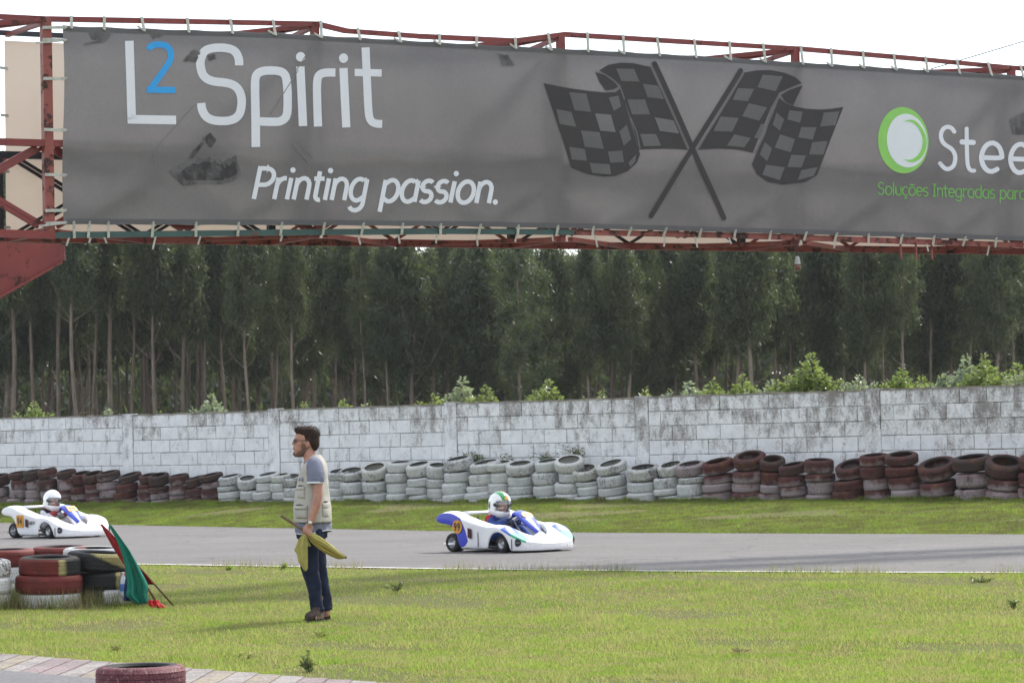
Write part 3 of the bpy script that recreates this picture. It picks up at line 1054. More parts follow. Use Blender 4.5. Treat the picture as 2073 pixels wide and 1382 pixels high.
dark = [
    [(395, 140), (455, 103), (540, 88), (620, 92), (730, 115), (975, 660), (900, 655), (820, 653), (655, 658), (600, 450), (550, 300), (535, 240), (480, 190)],
    [(370, 150), (420, 163), (480, 203), (523, 245), (490, 263), (435, 272), (395, 215)],
    [(35, 222), (200, 255), (340, 275), (430, 284), (500, 282), (532, 258), (560, 330), (662, 690), (640, 745), (580, 800), (500, 830), (430, 835), (330, 820), (215, 775), (150, 560)],
    [(1340, 155), (1420, 140), (1520, 136), (1620, 155), (1690, 185), (1730, 222), (1690, 236), (1580, 285), (1520, 390), (1400, 680), (1300, 660), (1180, 652), (1040, 660)],
    [(1580, 318), (1620, 352), (1680, 375), (1760, 390), (1850, 395), (1920, 390), (2003, 377), (1830, 825), (1750, 870), (1600, 888), (1500, 870), (1430, 820), (1395, 755)],
    [(1590, 300), (1640, 270), (1735, 235), (1670, 370), (1620, 345)]]
light = [
    [(200, 282), (310, 292), (340, 412), (235, 402)], [(118, 392), (215, 412), (245, 510), (140, 490)], [(365, 422), (470, 430), (502, 545), (400, 535)],
    [(275, 533), (395, 545), (425, 655), (300, 640)], [(200, 640), (300, 655), (315, 732), (218, 722)], [(450, 672), (545, 665), (555, 740), (468, 745)],
    [(332, 745), (462, 755), (473, 822), (350, 812)], [(455, 318), (520, 305), (538, 375), (490, 405)], [(525, 540), (575, 495), (603, 590), (555, 635)],
    [(583, 745), (635, 690), (630, 735), (598, 772)], [(505, 128), (625, 130), (660, 213), (540, 210)], [(682, 228), (780, 240), (818, 328), (712, 315)],
    [(580, 330), (695, 330), (727, 428), (610, 428)], [(757, 447), (880, 468), (917, 553), (790, 537)], [(662, 556), (765, 558), (798, 633), (685, 637)],
    [(1468, 168), (1603, 178), (1555, 275), (1430, 250)], [(1300, 257), (1408, 262), (1365, 342), (1265, 333)], [(1372, 355), (1495, 383), (1442, 470), (1328, 440)],
    [(1185, 443), (1305, 452), (1262, 542), (1142, 537)], [(1275, 560), (1385, 583), (1342, 645), (1228, 632)], [(1455, 490), (1485, 493), (1450, 590), (1408, 580)],
    [(1645, 400), (1733, 410), (1715, 482), (1630, 460)], [(1872, 415), (1975, 407), (1950, 497), (1848, 507)], [(1560, 415), (1610, 460), (1580, 535), (1533, 495)],
    [(1722, 510), (1825, 512), (1798, 592), (1702, 578)], [(1582, 558), (1680, 590), (1650, 675), (1545, 645)], [(1795, 610), (1900, 600), (1872, 690), (1775, 690)],
    [(1480, 610), (1527, 650), (1495, 735), (1445, 690)], [(1655, 692), (1753, 697), (1722, 775), (1628, 772)], [(1488, 758), (1610, 775), (1577, 860), (1462, 822)],
    [(1722, 792), (1833, 772), (1805, 830), (1695, 858)]]
decal('printed_flag', [poly8(p) for p in dark[:3]], M_print_dark, 1)
decal('printed_flag', [poly8(p) for p in dark[3:]], M_print_dark, 1)
for p in light:
    bright = p[0] in ((365, 422), (757, 447))
    decal('check_square', [poly8(p)], M_print_lite if bright else M_banner, 2)
# the pale outlines between cloth folds and poles
for p in ([(600, 450), (640, 545), (660, 650)], [(538, 262), (560, 330)], [(1580, 300), (1530, 395), (1478, 560), (1415, 685)], [(735, 112), (985, 665)], [(1338, 160), (1042, 655)], [(372, 150), (430, 165), (500, 215), (528, 250), (490, 268), (440, 276)]):
    decal('fold_line', stroke(poly8(p), 3.0), M_banner, 2)
decal('printed_pole', stroke(poly8([(757, 97), (1210, 1106)]), 10.5, True), M_print_dark, 3)
decal('printed_pole', stroke(poly8([(1318, 142), (730, 1093)]), 10.0, True), M_print_dark, 3)
# faint printed photograph: a kart seen as a dark ragged shape, tyre marks, grit
def rag(pts, j, k=5):
    out = []
    for i in range(len(pts)):
        a, b = pts[i], pts[(i + 1) % len(pts)]
        for t in range(k):
            s = t / k
            out.append((a[0] + (b[0] - a[0]) * s + random.uniform(-j, j), a[1] + (b[1] - a[1]) * s + random.uniform(-j, j)))
    return out
decal('printed_picture', [rag(sc(p, Z4), 2.0) for p in ([(905, 920), (960, 882), (1030, 858), (1060, 848), (1170, 850), (1200, 870), (1270, 832), (1300, 940), (1240, 985), (980, 998)],)], M_mottle2, 1)
decal('printed_picture', [rag(sc([(975, 915), (1040, 880), (1160, 868), (1210, 900), (1265, 870), (1275, 935), (1200, 965), (1000, 975)], Z4), 2.5)], M_mottle, 2)
decal('printed_picture', [rag(sc(p, Z4), 1.5) for p in ([(1085, 745), (1130, 715), (1165, 750), (1135, 798), (1105, 770)], [(1010, 850), (1085, 762), (1098, 775), (1040, 850)])], M_mottle, 1)
for p in ([(980, 330), (1040, 270), (1075, 280), (1060, 335)], [(1110, 300), (1155, 290), (1160, 320), (1120, 335)], [(460, 150), (600, 165), (590, 215), (500, 215)], [(800, 165), (890, 165), (880, 195), (820, 210)], [(450, 240), (560, 205), (575, 222), (455, 250)]):
    decal('printed_picture', [rag(sc(p, Z4), 2.0)], M_mottle2, 1)
for p in ([(1008, 108), (1030, 112), (1044, 132), (1018, 134)], [(2040, 240), (2080, 225), (2080, 275), (2046, 272)]):
    decal('printed_picture', [rag(p, 1.6)], M_mottle2, 1)
decal('printed_picture', [stroke(sc(p, Z4), w)[0] for p, w in (([(1050, 560), (870, 760), (825, 830), (840, 890)], 1.6), ([(1600, 380), (1440, 630)], 1.8), ([(1680, 240), (1590, 380)], 1.8), ([(1540, 700), (1610, 600)], 1.6), ([(1560, 770), (1660, 880)], 2.2), ([(1590, 760), (1690, 860)], 1.6))], M_print_lite, 1)

# straps
M_strap = plain('strap_webbing', (0.60, 0.61, 0.56), 0.7, 0.25, 30, c2=(0.42, 0.41, 0.34), trans=0.3)
def strap(p, q, w, tail=None):
    b = MB().bar(p - bl, q - bl, w, 0.012, 0, gn)
    if tail is not None:
        b.bar(q - bl, tail - bl, w * 0.7, 0.006, 0, gn)
    b.ball(q - bl - gn * 0.012, (0.012, 0.012, 0.012), 8)
    return b.build('tie_strap', M_strap, banner)
for x in (145, 212, 293, 383, 470, 557, 650, 728, 810, 890, 965, 1045, 1115, 1190, 1262, 1334, 1406, 1477, 1548, 1625, 1683, 1748, 1813, 1877, 1940, 2004, 2068, 2130):
    a = gpx(x, 90, -.08)[0]
    z1 = zr('top', a) + 0.035; z0 = bz(btop, a) - 0.035
    if z1 - z0 < .06: z1 = z0 + .06
    tl = random.random() < 0.5
    da = random.uniform(-.02, .02)
    strap(GP(a + da, -.05, z1), GP(a, wav(a, z0) - .015, z0), 0.032, GP(a - .09, -.09, z0 + .05) if tl else None)
for x in (150, 182, 220, 310, 397, 483, 570, 655, 735, 815, 893, 973, 1050, 1130, 1202, 1276, 1347, 1417, 1488, 1559, 1632, 1694, 1760, 1826, 1890, 1952, 2015, 2075):
    a = gpx(x, 470, -.08)[0]
    z0 = bz(bbot, a) + 0.03; z1 = zr('low', a) - 0.04
    tl = random.random() < 0.65
    strap(GP(a + random.uniform(-.02, .02), -.05, z1), GP(a, wav(a, z0) - .015, z0), 0.030)
    if tl:
        L = random.uniform(.05, .15)
        da = random.uniform(-.08, .08)
        MB().bar(GP(a + da, -.03, z1 + .01) - bl, GP(a + da + random.uniform(-.05, .05), -.02, z1 - L) - bl, 0.022, 0.006, 0, gn).build('tie_strap', M_strap, banner)
for y in (56, 82, 160, 264, 355, 426, 451):
    a, z = gpx(127, y, -.08)
    strap(GP(node_a[1] - .06, -.055, z + random.uniform(-.01, .01)), GP(a + .03, -.10, z), 0.034, GP(node_a[1] - .14, -.06, z - .04) if y in (82, 451) else None)

back = empty('rear_banner', tuple(GP(5, GW + .07, 4.1)))
tag(back, 'plain cream back of the banner on the far side of the gantry', 'banner')
bkl = Vector(back.location)
a0b, zt_b = gpx(6, 82, GW + .08)
M_cream = plain('cream_vinyl', (0.70, 0.62, 0.54), 0.6, 0.06, 3, trans=0.45, trans_col=(0.62, 0.50, 0.40))
vs_, fs = [], []
for i in range(61):
    a = a0b + (A1_ - a0b) * i / 60
    for j in range(9):
        z = 4.10 + (zt_b - 4.10) * j / 8
        vs_.append(GP(a + (0.02 * j / 8 if i == 0 else 0), GW + .09 + 0.012 * math.sin(a * 2 + z), z) - bkl)
for i in range(60):
    for j in range(8):
        k = i * 9 + j
        fs.append((k, k + 9, k + 10, k + 1))
MB().add(vs_, fs).build('sheet', M_cream, back, True)
for z in (4.25, 4.9, 5.55, 6.1):
    MB().bar(GP(a0b - .06, GW + .02, z) - bkl, GP(a0b + .05, GW + .075, z) - bkl, 0.03, 0.01, 0, gn).build('tie_strap', M_strap, back)

# pendant lamp under the gantry
a, z = gpx(1614, 545, -.02)
lp = empty('hanging_lamp', tuple(GP(a, -.03, z)))
tag(lp, 'bare lamp holder hanging on a black cable under the gantry', 'lamp')
MB().tube([(0, 0, .16), (-.008, 0, .28), (0, 0, zlow - z)], 0.008, 6).build('cable', plain('cable_black', (.02, .02, .02), .5), lp)
MB().lathe([(0.001, .165), (.022, .165), (.034, .12), (.037, .075), (.04, .07), (.04, .06), (0.001, .06)], 14, closed=False).build('lamp_holder', plain('lamp_white', (.36, .36, .34), .5), lp, True)
MB().lathe([(0.001, .062), (.034, .062), (.040, .03), (.034, 0.005), (.02, -.008), (0.001, -.01)], 14, closed=False).build('bulb', plain('lamp_brown', (.16, .06, .04), .25), lp, True)

# overhead wires
M_wire = plain('wire', (.015, .015, .015), .95, spec=.05)
def wire(name, p, q, r, label, sag=0.0):
    p, q = Vector(p), Vector(q)
    c = (p + q) / 2
    pts = [p.lerp(q, t) - Vector((0, 0, sag * 4 * t * (1 - t))) - c for t in np.linspace(0, 1, 10)]
    o = MB().tube(pts, r, 5).build(name, M_wire, None, False, c)
    tag(o, label, 'wire')
d0 = at(1885, 140, 39.2); d1 = at(2420, -20, 46)
wire('overhead_wire', d0, d1, 0.007, 'thin black wire rising from the gantry top against the white sky')
wire('guy_wire', WP(pil_u[5] - .1, -.1, top_z[5]), at(2330, 473, 60), 0.005, 'dark guy wire slanting up from the wall across the trees')

# ================================================================== TYRES
M_groove = plain('groove_dirt', (0.13, 0.125, 0.115), 0.95, 0.5, 14, c2=(0.05, 0.045, 0.04))
def tyre_mesh(name, Rr, Wd, grooves, mats, lug=0.006, seg=64, rim=0.62, gw=.007, gd=.009, gm=None):
    w = Wd / 2
    ri = Rr * rim
    prof = [(ri, -w * .80), (ri + .012, -w * .97), (Rr * .80, -w * 1.0), (Rr * .90, -w * .93), (Rr * .965, -w * .80), (Rr * .992, -w * .64)]
    for gz in grooves:
        prof += [(Rr, gz * w - gw), (Rr - gd, gz * w - gw * .7), (Rr - gd, gz * w + gw * .7), (Rr, gz * w + gw)]
    prof += [(Rr * .992, w * .64), (Rr * .965, w * .80), (Rr * .90, w * .93), (Rr * .80, w * 1.0), (ri + .012, w * .97), (ri, w * .80),
             (ri + .02, w * .72), (Rr * .86, w * .80), (Rr * .93, 0), (Rr * .86, -w * .80), (ri + .02, -w * .72)]
    b = MB().lathe(prof, seg, 0)
    m = len(prof)
    v = [list(p) for p in b.v]
    for k in range(seg):
        if k % 2:
            for j in (5, 6 + 4 * len(grooves)):
                for jj in (j, j - 1 if j == 5 else j + 1):
                    q = v[k * m + jj]
                    r = math.hypot(q[0], q[1]); s = (r - lug) / r
                    q[0] *= s; q[1] *= s
    b.v = [tuple(q) for q in v]
    for k in range(seg):
        for gi in range(len(grooves)):
            b.m[k * m + 6 + 4 * gi + 1] = 1
    me = b.mesh(name, [mats, gm or mats], True)
    fix_normals(me)
    me.set_sharp_from_angle(angle=R(38))
    return me

def tread(nt, v, sep, n):
    """slanted sipes cut across the tread: 0 in the cut, 1 on the block"""
    ang = mth(nt, 'ARCTAN2', sep.outputs['Y'], sep.outputs['X'])
    k = mth(nt, 'ADD', mth(nt, 'MULTIPLY', ang, n / 6.2832), mth(nt, 'MULTIPLY', mth(nt, 'ABSOLUTE', sep.outputs['Z']), 9.0))
    s = mth(nt, 'ABSOLUTE', mth(nt, 'SUBTRACT', mth(nt, 'FRACT', k), .5))
    return ramp(nt, s, 0.06, 0.14)

def tyre_mat():
    m, nt, n, l = new_mat('weathered_tyre_paint')
    v = coords(nt)
    oi = nt.nodes.new('ShaderNodeObjectInfo')
    sc_ = nt.nodes.new('ShaderNodeSeparateColor'); l.new(oi.outputs['Color'], sc_.inputs[0])
    red, grime, hue = sc_.outputs[0], sc_.outputs[1], sc_.outputs[2]
    off = nt.nodes.new('ShaderNodeVectorMath'); off.operation = 'ADD'
    cmb = nt.nodes.new('ShaderNodeCombineXYZ')
    for i in range(3): l.new(mth(nt, 'MULTIPLY', oi.outputs['Random'], 17.0 + 9 * i), cmb.inputs[i])
    l.new(v, off.inputs[0]); l.new(cmb.outputs[0], off.inputs[1])
    p = off.outputs[0]
    sep = nt.nodes.new('ShaderNodeSeparateXYZ'); l.new(v, sep.inputs[0])
    big = noise(nt, p, 3.2, 5, 0.65)
    fine = noise(nt, p, 22, 5, 0.75)
    zz = mth(nt, 'MULTIPLY', sep.outputs['Z'], 4.2)                      # fresher paint on the upper half of each band
    white = mixc(nt, ramp(nt, big, 0.35, 0.65), (0.43, 0.44, 0.425), (0.60, 0.61, 0.605))
    white = mixc(nt, mth(nt, 'MULTIPLY', hue, 0.6), white, (0.52, 0.50, 0.40))
    gm = mth(nt, 'ADD', mth(nt, 'MULTIPLY', big, 0.5), mth(nt, 'MULTIPLY', fine, 0.5))
    gm = mth(nt, 'ADD', gm, mth(nt, 'MULTIPLY_ADD', grime, 0.30, -0.17))
    gk = ramp(nt, gm, 0.46, 0.60)
    redc = mixc(nt, ramp(nt, fine, 0.3, 0.7), (0.050, 0.018, 0.018), (0.115, 0.034, 0.032))
    redc = mixc(nt, ramp(nt, noise(nt, p, 5, 4, 0.6), 0.52, 0.66), redc, (0.13, 0.055, 0.028))
    rm = mth(nt, 'ADD', mth(nt, 'ADD', zz, mth(nt, 'MULTIPLY', big, 1.5)), mth(nt, 'MULTIPLY_ADD', red, 2.2, -1.85))
    rk = ramp(nt, rm, 0.20, 0.62)
    rk = mth(nt, 'MULTIPLY', rk, mth(nt, 'GREATER_THAN', red, 0.02))
    pink = mixc(nt, mth(nt, 'MULTIPLY', mth(nt, 'GREATER_THAN', red, 0.02), 0.75), white, (0.22, 0.15, 0.16))
    c = mixc(nt, rk, pink, redc)
    c = mixc(nt, mth(nt, 'MULTIPLY', gk, 0.9), c, (0.045, 0.04, 0.034))
    td = tread(nt, v, sep, 62)
    c = mixc(nt, mth(nt, 'MULTIPLY', mth(nt, 'SUBTRACT', 1.0, td), .45), c, (0.07, 0.065, 0.058))
    # bare rubber inside the casing
    rad = mth(nt, 'SQRT', mth(nt, 'ADD', mth(nt, 'POWER', sep.outputs['X'], 2.0), mth(nt, 'POWER', sep.outputs['Y'], 2.0)))
    ins = ramp(nt, mth(nt, 'ADD', rad, mth(nt, 'MULTIPLY', fine, 0.03)), 0.222, 0.238)
    c = mixc(nt, ins, (0.022, 0.020, 0.019), c)
    finish(nt, c, 0.82, bump(nt, mth(nt, 'ADD', td, mth(nt, 'MULTIPLY', noise(nt, p, 60, 4, 0.7), .5)), 0.5, 0.006), spec=0.2)
    return m
M_tyre = tyre_mat()
TY = [tyre_mesh('tyre_a', .31, .19, (-.45, 0, .45), M_tyre), tyre_mesh('tyre_b', .31, .19, (-.5, -.17, .17, .5), M_tyre, .010),
      tyre_mesh('tyre_c', .31, .19, (-.3, .3), M_tyre, .003), tyre_mesh('tyre_d', .31, .19, (-.55, -.2, .2, .55), M_tyre, .012, 72)]
ORD = ['first', 'second', 'third', 'fourth', 'fifth', 'sixth', 'seventh', 'eighth', 'ninth', 'tenth', 'eleventh', 'twelfth', 'thirteenth',
       'fourteenth', 'fifteenth', 'sixteenth', 'seventeenth']
# left px, right px, tier edges in px from the top rim of the front side downwards, (tilt towards camera, roll) of the top tyre
def Zm(k, oy, *ys): return [y / k + oy for y in ys]
a1 = lambda *y: Zm(6.91, 920, *y)
a3 = lambda *y: Zm(6.91, 900, *y)
a4 = lambda *y: Zm(6.91, 890, *y)
a7 = lambda *y: Zm(8.64, 890, *y)
a8 = lambda *y: Zm(8.9, 890, *y)
ST = [
 ('rl', -24, 15, a1(300, 440, 555, 665), 5, 6), ('rl', 14, 51, a1(262, 345, 457, 565, 662), 4, 5), ('rl', 51, 81, a1(238, 357, 457, 567, 662), 4, 6),
 ('rl', 79, 113, a1(222, 333, 462, 570, 662), 4, 7), ('rl', 114, 147, a1(240, 337, 470, 562, 660), 4, 8), ('rl', 140, 174, a1(265, 432, 520, 600, 672), 9, 6),
 ('rl', 168, 209, a1(290, 402, 512, 590, 672), 11, 8), ('rl', 199, 243, a1(262, 370, 476, 583, 668), 4, 8), ('rl', 232, 276, a1(300, 400, 505, 592, 664), 5, 12),
 ('rl', 275, 312, a1(300, 402, 512, 620, 672), 6, 6), ('rl', 300, 340, a1(305, 442, 525, 608, 682), 10, 7), ('rl', 337, 376, a1(300, 436, 555, 612, 684), 3, 7),
 ('rl', 371, 409, a1(345, 470, 592, 690), 3, 15), ('rl', 406, 451, a1(300, 385, 478, 610, 702), 3, 9),
 ('wl', 442, 487, a1(318, 433, 500, 598, 682), 4, 8), ('wl', 481, 520, a1(352, 490, 610, 684), 15, 3), ('wl', 514, 560, a1(295, 393, 518, 640, 702), 5, 8),
 ('wl', 556, 584, a1(296, 397, 522, 636, 694), 4, 5), ('wl', 573, 612, a1(330, 452, 590, 694), 14, 4),
 ('wm', 612, 655, a3(380, 480, 580, 690, 790), 5, 5),
 ('wr', 660, 705, a3(392, 492, 582, 697, 800), 9, 4), ('wr', 690, 742, a3(390, 490, 642, 760), 12, 4), ('wr', 737, 789, a3(350, 490, 637, 790), 17, 7),
 ('wr', 780, 830, a3(255, 380, 500, 632, 772), 2, 1), ('wr', 822, 873, a3(295, 442, 552, 652, 772), 7, 8), ('wr', 866, 908, a4(370, 520, 628, 752, 815), 12, -3),
 ('wr', 898, 954, a4(285, 430, 560, 705, 832), 4, 8), ('wr', 946, 1007, a4(340, 462, 612, 695, 852), 4, 8), ('wr', 990, 1042, a4(330, 440, 570, 700, 820), 5, 2),
 ('wr', 1029, 1084, a4(355, 492, 610, 718, 815), 8, 4), ('wr', 1080, 1130, a4(315, 443, 602, 742, 825), 5, 6), ('wr', 1126, 1182, a4(318, 457, 585, 727, 862), 17, 4),
 ('wr', 1166, 1218, a4(440, 570, 630, 758, 852), 16, 9), ('wr', 1214, 1272, a4(365, 495, 655, 775, 872), 9, 12), ('wr', 1269, 1331, a4(415, 570, 712, 857), 8, 5),
 ('wr', 1327, 1379, a4(378, 515, 665, 755, 872), 9, 11), ('wr', 1374, 1431, a4(365, 520, 602, 780, 882), 7, 7),
 ('rr', 1424, 1485, a4(330, 480, 592, 705, 852), 6, 10), ('rr', 1480, 1542, a4(270, 420, 580, 703, 862), 15, 8), ('rr', 1539, 1587, a4(300, 437, 600, 713, 838), 17, 2),
 ('rr', 1580, 1634, a4(365, 505, 650, 787, 862), 3, 9), ('rr', 1630, 1685, a7(360, 583, 715, 932, 1045), 3, -2), ('rr', 1688, 1750, a7(500, 675, 835, 1022), 15, 13),
 ('rr', 1748, 1803, a7(285, 450, 640, 828, 1010), 3, 3), ('rr', 1800, 1862, a7(290, 445, 600, 803, 992), 8, 3), ('rr', 1856, 1934, a8(500, 700, 900, 1000), 14, 12),
 ('rr', 1933, 2010, a8(345, 560, 812, 1040), 4, 5), ('rr', 2001, 2078, a8(440, 690, 870, 1050), 18, -4), ('rr', 2066, 2140, a8(330, 560, 800, 1045), 8, 4)]
TYN = Vector((TSL, -1, 0)).normalized()
if TYN.y > 0: TYN = -TYN
cnt = {}
tot = {k: sum(1 for s in ST if s[0] == k) for k in ('rl', 'wl', 'wm', 'wr', 'rr')}
level = {3: ['topmost', 'middle', 'bottom'], 4: ['topmost', 'second from top', 'third from top', 'bottom']}
def stack_name(kind, k):
    if kind == 'rl': return 'in the %s red-brown stack from left' % ORD[k]
    if kind == 'wl': return 'in the %s white stack left of the flag marshal' % ORD[tot['wl'] - 1 - k]
    if kind == 'wm': return 'in the white stack half hidden behind the flag marshal'
    if kind == 'wr': return 'in the %s white stack right of the flag marshal' % ORD[k]
    return '%s red-brown stack right of the white ones' % ORD[k]
for si, (kind, xl, xr, edges, tc, tr) in enumerate(ST):
    k = cnt.get(kind, 0); cnt[kind] = k + 1
    xc = (xl + xr) / 2
    ym = (edges[0] + edges[-1]) / 2
    q = on_plane(xc, ym, Vector((TY0.x, TY0.y, 0)), TYN)
    d = (q - EYE).dot(FWD)
    s = FPX / d
    rad = (xr - xl) / 2 / s
    rad = min(max(rad * 1.10, 0.22), 0.35)
    n = len(edges) - 1
    zb = H(q.x, q.y) - 0.03
    zs = []
    ztop_ = on_plane(xc, edges[0], Vector((TY0.x, TY0.y, 0)) + TYN * rad, TYN).z
    hs = [edges[i + 1] - edges[i] for i in range(n)]
    tot_h = ztop_ - zb
    sc_h = tot_h / sum(hs)
    z = ztop_
    off_front = (0.33 - rad) * 0.6
    for i in range(n):
        h = hs[i] * sc_h
        r_i = rad * random.uniform(0.93, 1.03) if i else rad
        me = TY[(si * 3 + i * 2 + random.randint(0, 1)) % 4]
        o = link('tyre', me)
        jx, jy = random.uniform(-.045, .045) + (n - 1 - i) * .012 * math.sin(si * 1.7), random.uniform(-.03, .03)
        o.location = (q.x + jx - TYN.x * off_front, q.y + jy - TYN.y * off_front, z - h / 2)
        sw = (h * 1.02 if i else max(h, 0.14)) / 0.19
        o.scale = (r_i / .31, r_i / .31, min(sw, 1.28))
        tc, tr = (tc + 4, tr + 2) if i == 0 else (tc, tr)
        rx, ry = (R(tc), -R(tr)) if i == 0 else (R(random.uniform(-1, 2)) + R(tc) * .3, R(random.uniform(-2, 1)) - R(tr) * .5)
        o.rotation_mode = 'QUATERNION'
        o.rotation_quaternion = Quaternion((0, 1, 0), ry) @ Quaternion((1, 0, 0), rx) @ Quaternion((0, 0, 1), random.uniform(0, 6.28))
        if i == 0:
            o.location.z += abs(math.sin(R(tc))) * r_i * .55 + abs(math.sin(R(tr))) * r_i * .35
        if kind[0] == 'r':
            far_ = 0.12 if si < 14 else 0.0
            o.color = (min(1, (0.95, .72, .62, .55)[min(i, 3)] + random.uniform(-.22, .22)), (0.55, .38, .34, .34)[min(i, 3)] + far_ + random.uniform(-.15, .15), random.random() * .5, 1)
        else:
            o.color = (0, (0.46, .36, .30, .34)[min(i, 3)] + random.uniform(-.14, .16), (0.75 if i == 0 else .2) * random.random(), 1)
            if si == 36 and i == 0: o.color = (0.35, .5, .2, 1)
        cl = 'white painted' if kind[0] == 'w' else 'faded red-brown painted'
        hole = 'tilted ' if i == 0 and tc > 10 else ''
        tag(o, '%s%s tyre, %s %s' % (hole, cl, level[n][i], stack_name(kind, k)), 'tyre', 'painted tyres stacked along the block wall')
        z -= h

# ---- foreground stacks on the infield
def paint_mat(name, kind):
    m, nt, n, l = new_mat(name)
    v = coords(nt)
    sep = nt.nodes.new('ShaderNodeSeparateXYZ'); l.new(v, sep.inputs[0])
    nz_ = noise(nt, v, 7, 5, 0.7)
    fine = noise(nt, v, 30, 4, 0.8)
    rub = mixc(nt, fine, (0.010, 0.010, 0.011), (0.028, 0.027, 0.027))
    redp = mixc(nt, ramp(nt, nz_, .3, .7), (0.090, 0.016, 0.012), (0.175, 0.026, 0.019))
    yel = mixc(nt, fine, (0.26, 0.21, 0.07), (0.42, 0.37, 0.18))
    whi = mixc(nt, ramp(nt, nz_, .35, .65), (0.50, 0.49, 0.46), (0.66, 0.65, 0.63))
    xs = mth(nt, 'ADD', sep.outputs['X'], mth(nt, 'MULTIPLY_ADD', nz_, 0.10, -0.05))
    if kind == 'split':
        c = mixc(nt, ramp(nt, xs, 0.135, 0.155), redp, yel)
        c = mixc(nt, ramp(nt, xs, 0.185, 0.225), c, rub)
        up = ramp(nt, mth(nt, 'ADD', sep.outputs['Z'], mth(nt, 'MULTIPLY', nz_, 0.02)), 0.095, 0.102)
        c = mixc(nt, up, c, mixc(nt, fine, (0.02, 0.02, 0.02), (0.10, 0.07, 0.04)))
    elif kind == 'splatter':
        k = mth(nt, 'ADD', mth(nt, 'MULTIPLY', xs, 1.0), mth(nt, 'MULTIPLY', sep.outputs['Z'], 2.4))
        k = mth(nt, 'MULTIPLY', ramp(nt, k, 0.16, 0.24), ramp(nt, mth(nt, 'SUBTRACT', 0.0, sep.outputs['Y']), 0.05, 0.12))
        c = mixc(nt, k, rub, yel)
    elif kind == 'rubred':
        c = mixc(nt, ramp(nt, xs, 0.13, 0.15), rub, yel)
        c = mixc(nt, ramp(nt, xs, 0.175, 0.19), c, redp)
    elif kind == 'rubwhite':
        c = mixc(nt, ramp(nt, xs, -0.02, 0.03), rub, whi)
    elif kind == 'red':
        c = mixc(nt, ramp(nt, fine, 0.62, 0.72), redp, (0.06, 0.02, 0.02))
    elif kind == 'darkred':
        rp = mixc(nt, ramp(nt, nz_, .3, .7), (0.085, 0.022, 0.028), (0.15, 0.042, 0.050))
        c = mixc(nt, ramp(nt, fine, 0.56, 0.66), rp, (0.30, 0.20, 0.20))
    elif kind == 'speckle':
        c = mixc(nt, ramp(nt, noise(nt, v, 38, 3, 0.8), 0.50, 0.56), whi, (0.06, 0.05, 0.05))
    else:
        c = mixc(nt, ramp(nt, fine, 0.60, 0.70), whi, (0.10, 0.09, 0.08))
    rad = mth(nt, 'SQRT', mth(nt, 'ADD', mth(nt, 'POWER', sep.outputs['X'], 2.0), mth(nt, 'POWER', sep.outputs['Y'], 2.0)))
    c = mixc(nt, ramp(nt, mth(nt, 'ADD', rad, mth(nt, 'MULTIPLY', fine, .02)), 0.245, 0.262), (0.016, 0.016, 0.017), c)
    td = tread(nt, v, sep, 74)
    c = mixc(nt, mth(nt, 'MULTIPLY', mth(nt, 'SUBTRACT', 1.0, td), .5), c, mixc(nt, .75, c, (.01, .01, .01)))
    finish(nt, c, 0.65, bump(nt, mth(nt, 'ADD', td, mth(nt, 'MULTIPLY', noise(nt, v, 70, 4, 0.7), .5)), 0.6, 0.005), spec=0.3)
    return m
PM = {k: paint_mat('tyre_' + k, k) for k in ('split', 'splatter', 'rubred', 'rubwhite', 'red', 'white', 'speckle', 'darkred')}
def fg_tyre(px, d, z, rad, wid, kind, label, tilt=(0, 0), grooves=(-.5, -.17, .17, .5), lug=.008):
    me = tyre_mesh('tyre_' + kind, rad, wid, grooves, PM[kind], lug, 96, .62, .0045, .006, PM[kind])
    o = link('tyre', me)
    p = at(px, 900, d)
    o.location = (p.x, p.y, z * .925)
    o.rotation_euler = (R(tilt[0]), R(tilt[1]), 0)
    tag(o, label, 'tyre', 'loose stacks of painted tyres on the infield')
    return o
fg_tyre(94.0, 31.5, .07, .335, .20, 'white', 'bottom white tyre, sunk in grass under two red tyres')
fg_tyre(94.5, 31.5, .275, .355, .205, 'red', 'all red tyre squeezed between a white and a red-black tyre', (1, 1), (-.3, .3), .003)
fg_tyre(96.5, 31.5, .475, .325, .205, 'split', 'red, yellow and black tyre topmost of the nearest infield stack', (2.5, 1.2), (-.6, -.2, .2, .6))
fg_tyre(211, 31.9, .08, .33, .20, 'rubwhite', 'black and white tyre at the foot of the stack beside the flags')
fg_tyre(212, 31.9, .28, .325, .195, 'rubred', 'black tyre with red side, middle of the stack beside the flags')
fg_tyre(197, 31.9, .50, .345, .205, 'splatter', 'black tyre splashed with yellow, tilted on top beside the flags', (1.5, 4.5), (-.6, -.2, .2, .6), .012)
fg_tyre(-46, 31.3, .08, .33, .20, 'white', 'bottom white tyre of the stack cut by the left edge')
fg_tyre(-45, 31.3, .275, .33, .195, 'white', 'clean white tyre, middle of the stack cut by the left edge')
fg_tyre(-46, 31.3, .47, .33, .20, 'speckle', 'white speckled tyre, topmost of the stack cut by the left edge', (1, 1))
fg_tyre(8, 33.7, .09, .33, .20, 'white', 'bottom white tyre of the rear stack at the left')
fg_tyre(6, 33.7, .29, .33, .20, 'white', 'middle white tyre of the rear stack at the left')
fg_tyre(8, 33.7, .49, .335, .20, 'red', 'plain red tyre topping the rear stack at the left', (1, 0), (-.3, .3), .003)
fg_tyre(122, 33.9, .09, .33, .20, 'white', 'bottom white tyre behind the nearest red stack')
fg_tyre(122, 33.9, .29, .33, .20, 'white', 'middle white tyre behind the nearest red stack')
fg_tyre(121, 33.9, .505, .335, .20, 'red', 'red tyre on top behind the nearest red and black tyre', (1.5, .5))
